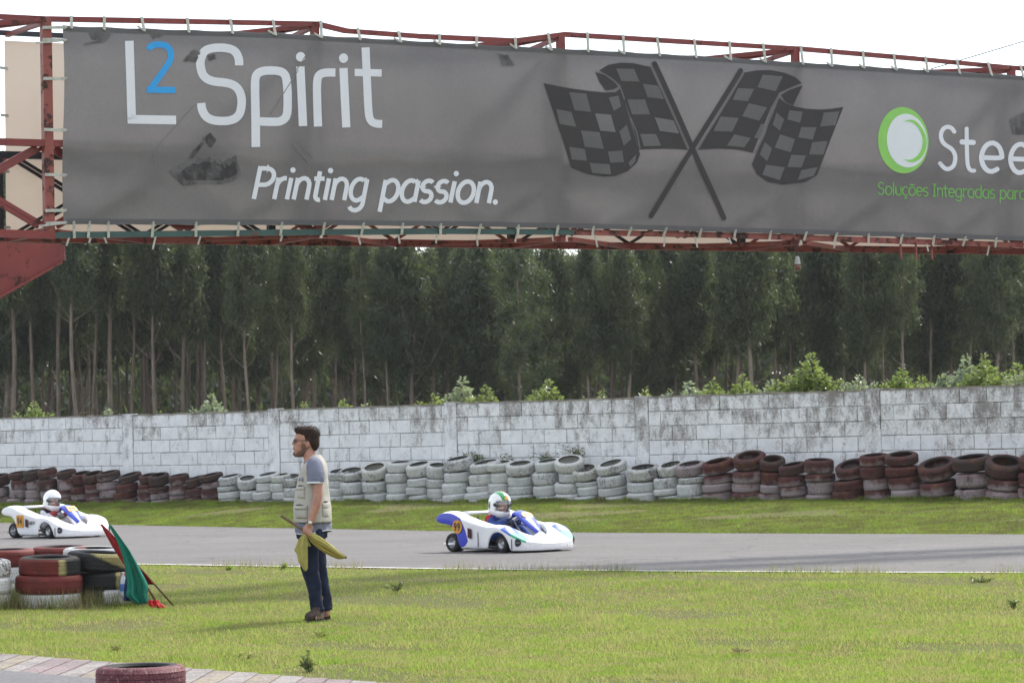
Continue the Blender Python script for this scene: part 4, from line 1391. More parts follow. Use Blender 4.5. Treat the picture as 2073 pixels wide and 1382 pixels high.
fg_tyre(197, 33.7, .09, .33, .20, 'white', 'bottom white tyre behind the yellow-splashed black tyre')
fg_tyre(197, 33.7, .29, .33, .20, 'rubwhite', 'half black tyre behind the yellow-splashed black tyre')
fg_tyre(186, 33.6, .49, .345, .20, 'white', 'white tyre peeping out above the yellow-splashed black tyre', (1.5, 1.5))
q = on_z(277, 1404, 0.03)
o = fg_tyre(277, q.y + .1, .13, .305, .195, 'darkred', 'single dull red tyre lying on the kerb at the bottom edge', (0, 0), (-.55, -.18, .18, .55), .010)

# ================================================================== KARTS
KST = [(-.272, .475, .495, .655), (-.255, .44, .535, .66), (-.18, .42, .572, .66), (-.06, .412, .582, .66), (.02, .40, .577, .66), (.08, .355, .563, .66),
       (.13, .29, .548, .66), (.18, .19, .525, .66), (.20, .07, .515, .66), (.30, .065, .488, .66), (.45, .065, .447, .66), (.60, .065, .412, .66),
       (.75, .065, .385, .66), (.80, .066, .380, .66), (.808, .13, .379, .66), (.84, .205, .377, .66), (.90, .275, .378, .66), (.98, .302, .374, .658),
       (1.05, .30, .368, .655), (1.13, .262, .345, .648), (1.19, .185, .318, .64), (1.225, .10, .298, .634), (1.243, .03, .287, .63), (1.30, .028, .255, .60),
       (1.37, .028, .215, .555), (1.42, .028, .185, .505), (1.46, .028, .163, .44), (1.50, .028, .148, .31), (1.523, .028, .138, .16), (1.53, .028, .135, 0.0)]
def kart_inner(i):
    f, zb, zt, ro = KST[i]
    tab_f = [-.272, .9, .98, 1.05, 1.13, 1.19, 1.243, 1.30, 1.37, 1.42, 1.46, 1.50, 1.523, 1.53]
    ii = [(-.26, .42, .5), (.9, .38, .365), (.97, .36, .355), (1.02, .33, .338), (1.07, .30, .318), (1.10, .275, .302), (1.125, .25, .288), (1.15, .22, .272),
          (1.18, .185, .255), (1.21, .15, .243), (1.235, .115, .233), (1.255, .075, .226), (1.265, .035, .222), (1.267, 0.0, .221)]
    if f <= .9:
        return (f, .40 if f > -.2 else .42, zt + .012 if f > -.2 else zt)
    k = int(np.argmin([abs(f - t) for t in tab_f]))
    return ii[k]
def kart_shell(mat):
    """both flanks, wheel arches, fenders and nose as one moulded skin"""
    rows = []
    for i, (f, zb, zt, ro) in enumerate(KST):
        fi, ri, zi = kart_inner(i)
        ln = Vector((f, ro)) - Vector((fi, ri))
        L = ln.length; u = ln / max(L, 1e-6)
        bulge = 0.02 + 0.035 * math.exp(-((f - 1.06) / .14) ** 2)
        lean = 0.012 if f < 1.25 else 0.03
        P = []
        hz = zt - zb
        rec = 0.030 * math.exp(-((f - .55) / .22) ** 2)
        for (t, o) in ((0, -.012 - rec), (0.03, -rec), (.35, .008 - rec), (.72, .004 - rec * .6), (.955, .004)):
            P.append((f + u.x * (o - 0 * lean), ro + u.y * o, zb + hz * t))
        P.append((f - u.x * .006, ro - u.y * .006, zb + hz * .995))
        P.append((f - u.x * .03, ro - u.y * .03, zt + bulge * .15))
        for t in (.35, .65):
            e = Vector((f, ro)) - ln * t
            P.append((e.x, e.y, zt * (1 - t) + zi * t + bulge * (1.0 - abs(t - .45))))
        P.append((fi + u.x * .02, ri + u.y * .02, zi + .006))
        P.append((fi, ri, zi - .01))
        P.append((fi, max(0.0, ri - .004), zi - .07))
        rows.append(P)
    b = MB()
    n = len(rows[0])
    allrows = [[(p[0], -p[1], p[2]) for p in r] for r in rows] + [r for r in reversed(rows[:-1])]
    vs_ = [p for r in allrows for p in r]
    fs = []
    for i in range(len(allrows) - 1):
        for j in range(n - 1):
            fs.append((i * n + j, (i + 1) * n + j, (i + 1) * n + j + 1, i * n + j + 1))
    b.add(vs_, fs)
    me = b.mesh('kart_shell', mat, True)
    bm = bmesh.new(); bm.from_mesh(me); bmesh.ops.remove_doubles(bm, verts=bm.verts, dist=.0004); bmesh.ops.recalc_face_normals(bm, faces=bm.faces); bm.to_mesh(me); bm.free()
    return evaluated(me, [('SUBSURF', dict(levels=2, render_levels=2)), ('SOLIDIFY', dict(thickness=.010, offset=-1.0))])

def shell_mat(name, blue):
    m, nt, n, l = new_mat(name)
    v = coords(nt)
    sep = nt.nodes.new('ShaderNodeSeparateXYZ'); l.new(v, sep.inputs[0])
    x, y, z = sep.outputs
    white = (0.78, 0.78, 0.80)
    c = mixc(nt, ramp(nt, noise(nt, v, 6, 4, .6), .3, .7), (0.72, 0.72, 0.74), white)
    ay = mth(nt, 'ABSOLUTE', y)
    if blue:
        zz = mth(nt, 'POWER', mth(nt, 'MULTIPLY', mth(nt, 'SUBTRACT', z, .07), 2.2, clamp=True), 2.0)
        lim = mth(nt, 'MULTIPLY_ADD', zz, -.17, .39)
        k = mth(nt, 'MULTIPLY', mth(nt, 'LESS_THAN', x, lim), mth(nt, 'GREATER_THAN', ay, .648))
        c = mixc(nt, k, c, (0.030, 0.050, 0.46))
        zt_ = mth(nt, 'MULTIPLY_ADD', x, -.53, .335 + .53 * 1.15)
        d = mth(nt, 'ABSOLUTE', mth(nt, 'SUBTRACT', z, zt_))
        zl = mth(nt, 'MULTIPLY_ADD', x, -.55, .345 + .55 * 1.13)
        st = mth(nt, 'MULTIPLY', mth(nt, 'LESS_THAN', mth(nt, 'ABSOLUTE', mth(nt, 'SUBTRACT', z, mth(nt, 'ADD', zl, -.014))), .022), mth(nt, 'GREATER_THAN', x, 1.08))
        st = mth(nt, 'MULTIPLY', st, mth(nt, 'GREATER_THAN', ay, .40))
        st = mth(nt, 'MULTIPLY', st, mth(nt, 'LESS_THAN', x, 1.43))
        sc2 = mixc(nt, mth(nt, 'GREATER_THAN', x, 1.25), (0.06, 0.12, 0.55), (0.03, 0.40, 0.22))
        c = mixc(nt, st, c, sc2)
        dk = mth(nt, 'MULTIPLY', mth(nt, 'MULTIPLY', mth(nt, 'GREATER_THAN', x, .62), mth(nt, 'GREATER_THAN', z, .36)), mth(nt, 'LESS_THAN', x, .86))
        dk = mth(nt, 'MULTIPLY', dk, mth(nt, 'LESS_THAN', mth(nt, 'ABSOLUTE', mth(nt, 'SUBTRACT', ay, mth(nt, 'MULTIPLY_ADD', x, -.25, .78))), .022))
        c = mixc(nt, dk, c, mixc(nt, mth(nt, 'GREATER_THAN', x, .74), (0.35, 0.55, 0.10), (0.03, 0.36, 0.22)))
    scuff = mth(nt, 'MULTIPLY', ramp(nt, noise(nt, v, 17, 6, .8), .58, .66), mth(nt, 'LESS_THAN', mth(nt, 'MULTIPLY_ADD', noise(nt, v, 5), -.2, z), .06))
    c = mixc(nt, mth(nt, 'MULTIPLY', scuff, .75), c, mixc(nt, noise(nt, v, 9), (0.05, .05, .05), (0.34, .08, .07)))
    finish(nt, c, 0.28, None, spec=0.5, coat=0.3)
    return m
M_rub = plain('kart_rubber', (0.018, 0.018, 0.019), 0.75, 0.3, 20)
M_rim = plain('rim_alloy', (0.42, 0.42, 0.44), 0.35, 0.2, 20, metallic=0.7)
M_dark = plain('dark_plastic', (0.02, 0.02, 0.023), 0.5, 0.3, 20)
M_steel = plain('chassis_steel', (0.30, 0.30, 0.31), 0.4, 0.3, 30, metallic=0.6)
M_kblue = plain('fairing_blue', (0.030, 0.060, 0.42), 0.3, 0.1, 8, coat=0.3)
M_kwhite = plain('fairing_white', (0.76, 0.76, 0.78), 0.3, 0.06, 8, coat=0.3)
M_orange = plain('number_orange', (0.62, 0.28, 0.02), 0.5, 0.12, 20)
M_digit = plain('digit_black', (0.012, 0.012, 0.012), 0.5)
M_vent = plain('vent_dark', (0.05, 0.006, 0.012), 0.6)
SHELLS = {}
def wheel(name, parent, f, y, rad, wid, steer=0.0):
    w = MB()
    h = wid / 2
    prof = [(rad * .52, -h * .85), (rad * .62, -h), (rad * .86, -h), (rad * .97, -h * .84), (rad, -h * .6), (rad, h * .6), (rad * .97, h * .84), (rad * .86, h), (rad * .62, h), (rad * .52, h * .85)]
    w.lathe(prof, 36, axis='Y')
    o = link(name, w.mesh('kart_wheel', M_rub, True), parent, (f, y, rad))
    fix_normals(o.data)
    o.rotation_euler = (0, 0, steer)
    r = MB()
    r.lathe([(rad * .53, -h * .86), (rad * .55, -h * .90), (rad * .50, -h * .88), (rad * .42, -h * .45), (rad * .22, -h * .35), (rad * .20, -h * .62), (rad * .001, -h * .64),
             (rad * .001, h * .64), (rad * .20, h * .62), (rad * .22, h * .35), (rad * .42, h * .45), (rad * .50, h * .88), (rad * .53, h * .86)], 28, axis='Y', closed=True)
    ro = r.build('rim', M_rim, o, True)
    fix_normals(ro.data)
    return o
def make_kart(num, blue, px, py, phi, label, steer):
    p = on_z(px, py, ZT + .006)
    left = Vector((math.sin(phi), math.cos(phi), 0))
    root = empty('racing_kart', tuple(p + left * .52), -phi)
    root.scale = (.945,) * 3 if blue else (.94,) * 3
    tag(root, label, 'kart', 'karts racing on the track')
    msh = shell_mat('shell_' + ('blue_white' if blue else 'white'), blue)
    link('bodywork', kart_shell(msh), root)
    for (f_, z0_, z1_) in ((.60, .075, .30), (1.275, .05, .20)) if blue else ((1.275, .05, .20),):          # moulding seams on the flank
        for sg in (-1,):
            yy = -.652 if f_ < 1 else -.628
            MB().box((f_, yy, (z0_ + z1_) / 2), (.005, .012, z1_ - z0_)).build('seam', M_dark, root)
    for yy in (-.2, .2):
        MB().box((1.512 - abs(yy) * .12, yy, .085), (.012, .006, .09)).build('seam', M_dark, root)
    MB().box((1.44, 0, .168), (.055, .34, .004), 0, Matrix.Rotation(R(16), 3, 'Y')).build('nose_sticker', plain('sticker_pale', (.55, .60, .68), .4, .5, 90, c2=(.2, .22, .3)), root)
    # rear bar joining the flanks
    b = MB()
    vs_ = []
    for y in np.linspace(-.42, .42, 9):
        zc = .568
        for (df, dz) in ((-.02, 0), (.03, .026), (.12, .020), (.14, -.02), (.05, -.026)):
            vs_.append((.03 + df, y, zc + dz))
    fs = [(i * 5 + j, (i + 1) * 5 + j, (i + 1) * 5 + (j + 1) % 5, i * 5 + (j + 1) % 5) for i in range(8) for j in range(5)] + [tuple(range(5)), tuple(range(40, 45))]
    o = b.add(vs_, fs).build('rear_wing', M_kwhite, root, True); fix_normals(o.data)
    # front fairing with number
    b = MB()
    pts = [(.80, .50, .135), (.83, .56, .16), (.90, .54, .17), (1.00, .46, .155), (1.10, .37, .115), (1.20, .285, .065), (1.235, .258, .035)]
    n = 9
    vs_ = []
    for (f, z, hw) in pts:
        for k in range(n):
            t = -1 + 2 * k / (n - 1)
            vs_.append((f + .0 * t, hw * t, z + .03 * (1 - t * t) - .012 * abs(t) ** 3))
    fs = [(i * n + k, i * n + k + 1, (i + 1) * n + k + 1, (i + 1) * n + k) for i in range(len(pts) - 1) for k in range(n - 1)]
    me = b.add(vs_, fs).mesh('front_fairing', M_kblue, True)
    me = evaluated(me, [('SOLIDIFY', dict(thickness=.012, offset=-1.0))])
    link('front_fairing', me, root)
    stripe = MB()
    sv = []
    for (f, z, hw) in pts[1:]:
        for t in (-.28, .42) if blue else (.35, .8):
            sv.append((f, hw * t * 1.3, z + .03 * (1 - t * t * 1.6) + .004))
    stripe.add(sv, [(2 * i, 2 * i + 1, 2 * i + 3, 2 * i + 2) for i in range(len(pts) - 2)]).build('fairing_stripe', M_kwhite, root, True)
    def digits(parent, orient, w, h, s, name='digit', slant=0.0):
        """one mesh per character, side by side"""
        n = len(s)
        for i, ch in enumerate(s):
            v, f = text_geo(ch, 0.03)
            xs = [q[0] for q in v]; ys = [q[1] for q in v]
            cw = w / n
            vv = []
            for q in v:
                yy = (q[1] - min(ys)) / (max(ys) - min(ys)) * h - h / 2
                vv.append(orient(((q[0] - min(xs)) / (max(xs) - min(xs)) * cw * .86 - w / 2 + cw * (i + .07) + yy * slant, yy)))
            MB().add(vv, f).build(name, M_digit, parent)
    # number plate on the fairing
    c = Vector((.965, .015, .528)); ux = Vector((0, 1, 0)); uy = Vector((-.775, 0, .63)).normalized(); nn = ux.cross(uy)
    if nn.z < 0: nn = -nn
    plate = MB()
    hw, hh = .105, .075
    for sgn in (1,):
        k = 10
        vs_ = [c + ux * (hw * math.cos(t)) * (1.1 if not blue else 1) + uy * hh * math.sin(t) for t in np.linspace(0, 2 * math.pi, 24, endpoint=False)] if blue else \
              [c + ux * (a * hw) + uy * (b_ * hh) for a, b_ in ((-1, -1), (1, -1), (1, 1), (-1, 1))]
        plate.add([q - nn * .03 + nn * .012 for q in vs_] + [q + nn * .008 for q in vs_], [tuple(range(len(vs_))), tuple(len(vs_) + i for i in range(len(vs_)))] + [(i, (i + 1) % len(vs_), len(vs_) + (i + 1) % len(vs_), len(vs_) + i) for i in range(len(vs_))])
    po = plate.build('number_plate', M_orange, root); fix_normals(po.data)
    digits(po, lambda q: c + ux * q[0] + uy * q[1] + nn * .011, .145, .10, num)
    # number on the flank facing the camera
    cy = -.676
    fc, zc = (.185, .375) if blue else (.29, .315)
    if blue:
        vs_ = [(fc + .098 * math.cos(t), 0, zc + .10 * math.sin(t)) for t in np.linspace(0, 2 * math.pi, 32, endpoint=False)]
    else:
        vs_ = [(fc + a * .10, 0, zc + b_ * .115) for a, b_ in ((-1, -1), (1, -.97), (1, 1), (-.97, .98))]
    k = len(vs_)
    rp = MB().add([(q[0], cy + .012, q[2]) for q in vs_] + [(q[0], cy, q[2]) for q in vs_], [tuple(range(k)), tuple(k + i for i in range(k))] + [(i, (i + 1) % k, k + (i + 1) % k, k + i) for i in range(k)]).build('number_plate', M_orange, root)
    fix_normals(rp.data)
    digits(rp, lambda q: Vector((fc + q[0], cy - .002, zc + q[1])), .145, .125 if blue else .155, num)
    # cooling slot, brake duct
    vf = .425 if blue else .47
    MB().add([(vf - .02, cy + .01, .22), (vf + .055, cy + .01, .20), (vf + .055, cy + .01, .34), (vf - .02, cy + .01, .36), (vf - .02, cy, .22), (vf + .055, cy, .20), (vf + .055, cy, .34), (vf - .02, cy, .36)],
             [(0, 1, 2, 3), (7, 6, 5, 4), (0, 4, 5, 1), (1, 5, 6, 2), (2, 6, 7, 3), (3, 7, 4, 0)]).build('side_vent', M_vent, root)
    for sg in (-1, 1):
        a_, c_ = Vector((1.31, sg * .605, .15)), Vector((1.39, sg * .553, .15))
        ax = (c_ - a_).normalized(); nm = Vector((ax.y, -ax.x, 0)) * (1 if sg > 0 else -1)
        if nm.y * sg < 0: nm = -nm
        cc_ = (a_ + c_) / 2 + nm * .008
        vs_ = [cc_ + ax * (.052 * math.cos(t)) * (1.0 if math.cos(t) > 0 else .8) + Vector((0, 0, .052 * math.sin(t) * (1.1 - .2 * math.cos(t)))) for t in np.linspace(0, 2 * math.pi, 18, endpoint=False)]
        k = len(vs_)
        du = MB().add([q - nm * .02 for q in vs_] + [q + nm * .004 for q in vs_], [tuple(range(k)), tuple(k + i for i in range(k))] + [(i, (i + 1) % k, k + (i + 1) % k, k + i) for i in range(k)]).build('brake_duct', M_dark, root)
        fix_normals(du.data)
        MB().bar(cc_ - ax * .04 + nm * .01, cc_ + ax * .04 + nm * .01, .006, .01).build('duct_bar', M_steel, du)
    if not blue:
        digits(root, lambda q: Vector((.645 + q[0], cy + .004, .285 + q[1])), .19, .062, 'HEV', 'letter', .25)
    # small raised nose cone
    nc = MB().add([(1.20, .10, .235), (1.20, -.10, .235), (1.36, -.10, .20), (1.36, .09, .20), (1.24, 0, .315), (1.29, 0, .29)],
                  [(0, 1, 4), (1, 2, 5, 4), (2, 3, 5), (3, 0, 4, 5), (0, 3, 2, 1)]).build('nose_cone', M_kwhite, root)
    fix_normals(nc.data)
    # chassis
    MB().box((.62, 0, .045), (1.55, .74, .012)).build('floor_tray', M_dark, root)
    for sg in (-1, 1):
        MB().tube([(-.05, sg * .30, .07), (.4, sg * .36, .07), (.95, sg * .30, .07), (1.35, sg * .2, .07)], .016, 8).build('chassis_rail', M_steel, root)
        MB().tube([(.22, sg * .61, .055), (.80, sg * .61, .055)], .014, 8).build('side_rail', M_steel, root)
        MB().tube([(1.04, sg * .3, .12), (1.04, sg * .5, .125)], .018, 8).build('stub_axle', M_steel, root)
        MB().tube([(.86, sg * .04, .10), (1.02, sg * .47, .12)], .009, 6).build('tie_rod', M_steel, root)
    MB().tube([(0, -.5, .14), (0, .5, .14)], .02, 12).build('rear_axle', M_steel, root)
    MB().tube([(.05, -.60, .12), (-.17, -.60, .11), (-.19, -.5, .11), (-.19, .5, .11), (-.17, .60, .11), (.05, .60, .12)], .017, 8).build('rear_bumper', M_steel if not blue else M_kwhite, root)
    eng = MB().box((.13, -.30, .17), (.17, .16, .15)).lathe([(.001, -.04), (.06, -.04), (.065, 0), (.06, .08), (.001, .08)], 14, c=(.16, -.29, .27), closed=False)
    for i in range(4): eng.box((.16, -.29, .255 + i * .022), (.15, .15, .008))
    eng.build('engine', M_dark, root)
    MB().tube([(.02, -.27, .22), (-.08, -.22, .25), (-.12, -.05, .24), (-.10, .15, .22)], .032, 10).build('exhaust', M_steel, root)
    se = MB()
    sv, sf = [], []
    prof = [(.52, .09), (.40, .07), (.28, .08), (.18, .16), (.12, .30), (.09, .43)]
    for (f, z) in prof:
        for k in range(9):
            t = -1 + k / 4
            sv.append((f + .05 * t * t, .19 * t, z + .09 * abs(t) ** 3))
    sf = [(i * 9 + k, i * 9 + k + 1, (i + 1) * 9 + k + 1, (i + 1) * 9 + k) for i in range(len(prof) - 1) for k in range(8)]
    me = evaluated(se.add(sv, sf).mesh('seat', M_dark, True), [('SOLIDIFY', dict(thickness=.012))])
    link('seat', me, root)
    # steering
    c = Vector((.70, 0, .44)); nrm = Vector((-.62, 0, .78)).normalized()
    t1 = Vector((0, 1, 0)); t2 = nrm.cross(t1)
    MB().tube([c + (t1 * math.cos(a) + t2 * math.sin(a)) * .145 for a in np.linspace(0, 2 * math.pi, 25)], .014, 8, cap=False).build('steering_wheel', M_dark, root, True)
    sp = MB()
    for a in (math.pi / 2, math.pi * 7 / 6, math.pi * 11 / 6):
        sp.bar(c, c + (t1 * math.cos(a) + t2 * math.sin(a)) * .14, .025, .008)
    sp.build('steering_spokes', M_steel, root)
    MB().tube([c, (.98, 0, .11)], .010, 8).build('steering_column', M_steel, root)
    for sg in (-1, 1):
        wheel('rear_wheel', root, 0, sg * .52, .140, .20)
        wheel('front_wheel', root, 1.04, sg * .545, .130, .13, steer)
    return root

M_skin = plain('skin', (0.50, 0.27, 0.19), 0.55, 0.12, 25, spec=0.35)
def patch_ball(c, r, az, el, n=(20, 10), tilt=0.0):
    vs_, fs = [], []
    for i in range(n[1] + 1):
        e = el[0] + (el[1] - el[0]) * i / n[1]
        for k in range(n[0] + 1):
            a = az[0] + (az[1] - az[0]) * k / n[0]
            vs_.append(Vector((r[0] * math.cos(e) * math.cos(a), r[1] * math.cos(e) * math.sin(a), r[2] * math.sin(e))) + Vector(c))
    w = n[0] + 1
    for i in range(n[1]):
        for k in range(n[0]):
            fs.append((i * w + k, i * w + k + 1, (i + 1) * w + k + 1, (i + 1) * w + k))
    return vs_, fs
def fist(b, c, s, out, r=.011):
    """closed hand round a bar through c along s; out = side of the knuckles"""
    c, s, out = Vector(c), Vector(s).normalized(), Vector(out).normalized()
    n = s.cross(out)
    b.ball(c + out * .028 + n * .012, (.040, .034, .034), 10)
    for i, (k, L) in enumerate(((-.036, .95), (-.012, 1.08), (.012, 1.0), (.035, .82))):
        p = c + s * k
        b.chain([p + out * .034 + n * .026 * L, p + out * .012 * L + n * .040 * L, p - out * .022 + n * .022, p - out * .024 - n * .004], [.0115, .0105, .0095, .0085], 8)
    b.chain([c - s * .030 + out * .034 - n * .01, c - s * .044 + out * .012 - n * .024, c - s * .020 - out * .014 - n * .024], [.013, .0115, .010], 8)
def make_driver(kart, label, suit_mats, helmet_mat, glove_mat, collar_mat, group='drivers seated in the karts'):
    k = kart
    root = empty('person', tuple(k.location), k.rotation_euler.z)
    root.scale = k.scale
    tag(root, label, 'person', group)
    hc = Vector((.405, 0, .648))
    # one continuous body
    b = MB()
    hc = hc + Vector((0, 0, .018))
    b.ball(hc + Vector((0.015, 0, .0)), (.118, .090, .132), 16)
    b.ball(hc + Vector((.12, 0, -.005)), (.020, .015, .025), 8)
    b.ball(hc + Vector((.108, 0, -.05)), (.02, .03, .012), 8)
    b.chain([hc - Vector((.02, 0, .08)), (.34, 0, .50)], [.055, .06])
    b.chain([(.34, 0, .47), (.31, 0, .33), (.29, 0, .18)], [.10, .105, .11])
    for sg in (-1, 1):
        b.chain([(.345, sg * .15, .475), (.47, sg * .225, .37), (.635, sg * .155, .425)], [.052, .042, .032])
        b.chain([(.30, sg * .09, .16), (.70, sg * .16, .30), (1.02, sg * .11, .12)], [.075, .058, .042])
        b.ball((1.05, sg * .11, .13), (.05, .04, .06), 8)
        fist(b, (.678, sg * .137, .452), (.3, 0, .95), (-.5, sg * .7, .2))
    fuse(b, 'body', M_skin, root, .009, 3)
    s = MB()
    s.chain([(.345, 0, .475), (.315, 0, .33), (.29, 0, .18)], [.125, .13, .135], 16)
    s.loft([(.42, .335, 0, .10, .19), (.47, .34, 0, .095, .205), (.515, .345, 0, .075, .16), (.54, .35, 0, .06, .09)], 20)
    for sg in (-1, 1):
        s.chain([(.345, sg * .155, .472), (.47, sg * .232, .37), (.615, sg * .165, .418)], [.070, .060, .050])
        s.chain([(.30, sg * .09, .16), (.70, sg * .16, .30), (.99, sg * .11, .13)], [.095, .075, .058])
    suit = fuse(s, 'racing_suit', suit_mats, root, .010, 3, noise_amp=.004, noise_freq=34)
    n2 = MB()
    n2.loft([(.475, .335, 0, .085, .12), (.50, .345, 0, .110, .128), (.535, .358, 0, .118, .122), (.565, .372, 0, .112, .112)], 20)
    fuse(n2, 'neck_collar', collar_mat, root, .008, 2)
    for sg in (-1, 1):
        gl_ = MB()
        fist(gl_, (.678, sg * .137, .452), (.3, 0, .95), (-.5, sg * .7, .2))
        gl_.chain([(.60, sg * .165, .425), (.655, sg * .155, .445)], [.046, .040])
        gl_.v = [tuple(Vector((.668, sg * .142, .45)) + (Vector(p) - Vector((.668, sg * .142, .45))) * 1.10) for p in gl_.v]
        fuse(gl_, 'glove', glove_mat, root, .006, 2)
    hm = MB()
    hm.ball((0, 0, .012), (.150, .128, .150), 28)
    hm.ball((.045, 0, -.075), (.118, .108, .085), 24)
    hm.ball((-.02, 0, -.06), (.125, .122, .10), 24)
    ho = fuse(hm, 'helmet', helmet_mat, root, .007, 6, hc + Vector((.005, 0, .014)))
    ho.scale = (1.26, 1.26, 1.26)
    ho.rotation_euler = (0, R(8), 0)
    bm = bmesh.new(); bm.from_mesh(ho.data)
    kill = []
    for f in bm.faces:
        c = f.calc_center_median()
        a = math.atan2(c.y, c.x)
        lo, hi = -.070 + .016 * abs(a), .064 - .010 * abs(a)
        if abs(a) < 1.22 and lo < c.z < hi: kill.append(f)
    bmesh.ops.delete(bm, geom=kill, context='FACES'); bm.to_mesh(ho.data); bm.free()
    md = ho.modifiers.new('thick', 'SOLIDIFY'); md.thickness = .014; md.offset = -1
    vm, nt, n_, l_ = new_mat('visor_clear')
    tr = nt.nodes.new('ShaderNodeBsdfTransparent'); tr.inputs[0].default_value = (.80, .82, .86, 1)
    gs = nt.nodes.new('ShaderNodeBsdfGlossy'); gs.inputs['Roughness'].default_value = .05
    mx = nt.nodes.new('ShaderNodeMixShader'); mx.inputs[0].default_value = .16
    oo = nt.nodes.new('ShaderNodeOutputMaterial')
    l_.new(tr.outputs[0], mx.inputs[1]); l_.new(gs.outputs[0], mx.inputs[2]); l_.new(mx.outputs[0], oo.inputs[0])
    vs_, fs = patch_ball((0.004, 0, .004), (.152, .130, .152), (-1.28, 1.28), (-.50, .46))
    vo = MB().add(vs_, fs).build('visor', vm, ho, True)
    for sg in (-1, 1):
        ln = MB().lathe([(.001, -.006), (.022, -.006), (.022, .006), (.001, .006)], 14, axis='Y', c=(.045, sg * .126, .01), closed=False)
        ln.build('visor_pivot', M_dark, ho)
    lin = MB().ball((0, 0, 0), (.118, .100, .118), 16)
    # padding: dark ring behind the eye port
    pv, pf = patch_ball((0, 0, .0), (.128, .112, .135), (1.0, 2 * math.pi - 1.0), (-.7, .7))
    MB().add(pv, pf).build('padding', M_dark, ho)
    return root

def suit_mat(name, top, mid, arm, patch=None):
    m, nt, n, l = new_mat(name)
    v = coords(nt)
    sep = nt.nodes.new('ShaderNodeSeparateXYZ'); l.new(v, sep.inputs[0])
    x, y, z = sep.outputs
    ay = mth(nt, 'ABSOLUTE', y)
    c = mixc(nt, mth(nt, 'GREATER_THAN', z, .455), mid, top)
    c = mixc(nt, mth(nt, 'GREATER_THAN', mth(nt, 'ADD', ay, mth(nt, 'MULTIPLY', x, .35)), .34), c, arm)
    if patch:
        k = mth(nt, 'MULTIPLY', mth(nt, 'GREATER_THAN', ay, .135), mth(nt, 'GREATER_THAN', z, .44))
        k = mth(nt, 'MULTIPLY', k, mth(nt, 'LESS_THAN', x, .40))
        c = mixc(nt, k, c, patch)
    c = mixc(nt, ramp(nt, noise(nt, v, 18, 4, .6), .35, .7), mixc(nt, .3, c, (.01, .01, .01)), c)
    finish(nt, c, .75, bump(nt, noise(nt, v, 40, 4, .6), .3, .01), spec=.2)
    return m
def helmet_mat(name, green):
    m, nt, n, l = new_mat(name)
    v = coords(nt)
    c = (0.76, 0.76, 0.76)
    if green:
        sep = nt.nodes.new('ShaderNodeSeparateXYZ'); l.new(v, sep.inputs[0])
        x, y, z = sep.outputs
        k = mth(nt, 'MULTIPLY', mth(nt, 'LESS_THAN', mth(nt, 'ABSOLUTE', mth(nt, 'ADD', y, .035)), .038), mth(nt, 'GREATER_THAN', z, .06))
        c = mixc(nt, k, c, (0.03, 0.28, 0.09))
        k2 = mth(nt, 'MULTIPLY', mth(nt, 'LESS_THAN', mth(nt, 'ABSOLUTE', mth(nt, 'ADD', y, .0)), .012), mth(nt, 'GREATER_THAN', z, .075))
        c = mixc(nt, k2, c, (0.70, 0.26, 0.10))
        k3 = mth(nt, 'MULTIPLY', mth(nt, 'LESS_THAN', x, -.035), mth(nt, 'LESS_THAN', mth(nt, 'ABSOLUTE', mth(nt, 'ADD', z, .01)), .045))
        c = mixc(nt, k3, c, (0.05, 0.13, 0.10))
    finish(nt, c, .2, None, spec=.5, coat=.6)
    return m
k94 = make_kart('94', False, 31.5, 1088.3, R(43), 'all white racing kart with orange number 94 on its flank', R(-6))
k99 = make_kart('99', True, 921, 1116.3, R(45), 'blue and white racing kart with round orange number 99 on its flank', R(-8))
make_driver(k94, 'kart driver in plain white helmet with red collar and red gloves', suit_mat('suit_black_white', (.012, .012, .02), (.62, .62, .66), (.64, .64, .68)), helmet_mat('helmet_white', False),
            plain('glove_red', (.34, .025, .03), .7, .35, 40, c2=(.14, .01, .015)), plain('collar_red', (.42, .012, .015), .7))
drv = make_driver(k99, 'kart driver in white helmet with green stripe and blue suit', suit_mat('suit_blue', (.025, .06, .26), (.10, .12, .18), (.03, .075, .30), (.45, .03, .03)), helmet_mat('helmet_green', True),
            plain('glove_blue', (.04, .08, .26), .7, .4, 40), plain('collar_blue', (.03, .06, .30), .7))
hel = [o for o in drv.children if o.name.startswith('helmet')][0]
vs_, fs = patch_ball((0, 0, .012), (.1525, .1305, .1525), (-.42, .0), (.45, .68), (6, 3))
MB().add(vs_, fs).build('number_sticker', plain('sticker_yellow', (.75, .42, .04), .4), hel)

# ================================================================== FLAG MARSHAL
SM = 214.5
mp_ = on_z(640, 1258, 0.0)
MY = 27.9
man = empty('person', (at(640, 1258, MY).x, MY, H(at(640, 1258, MY).x, MY)))
tag(man, 'bearded man in beige vest and jeans standing in profile holding a yellow flag', 'person')
b = MB()
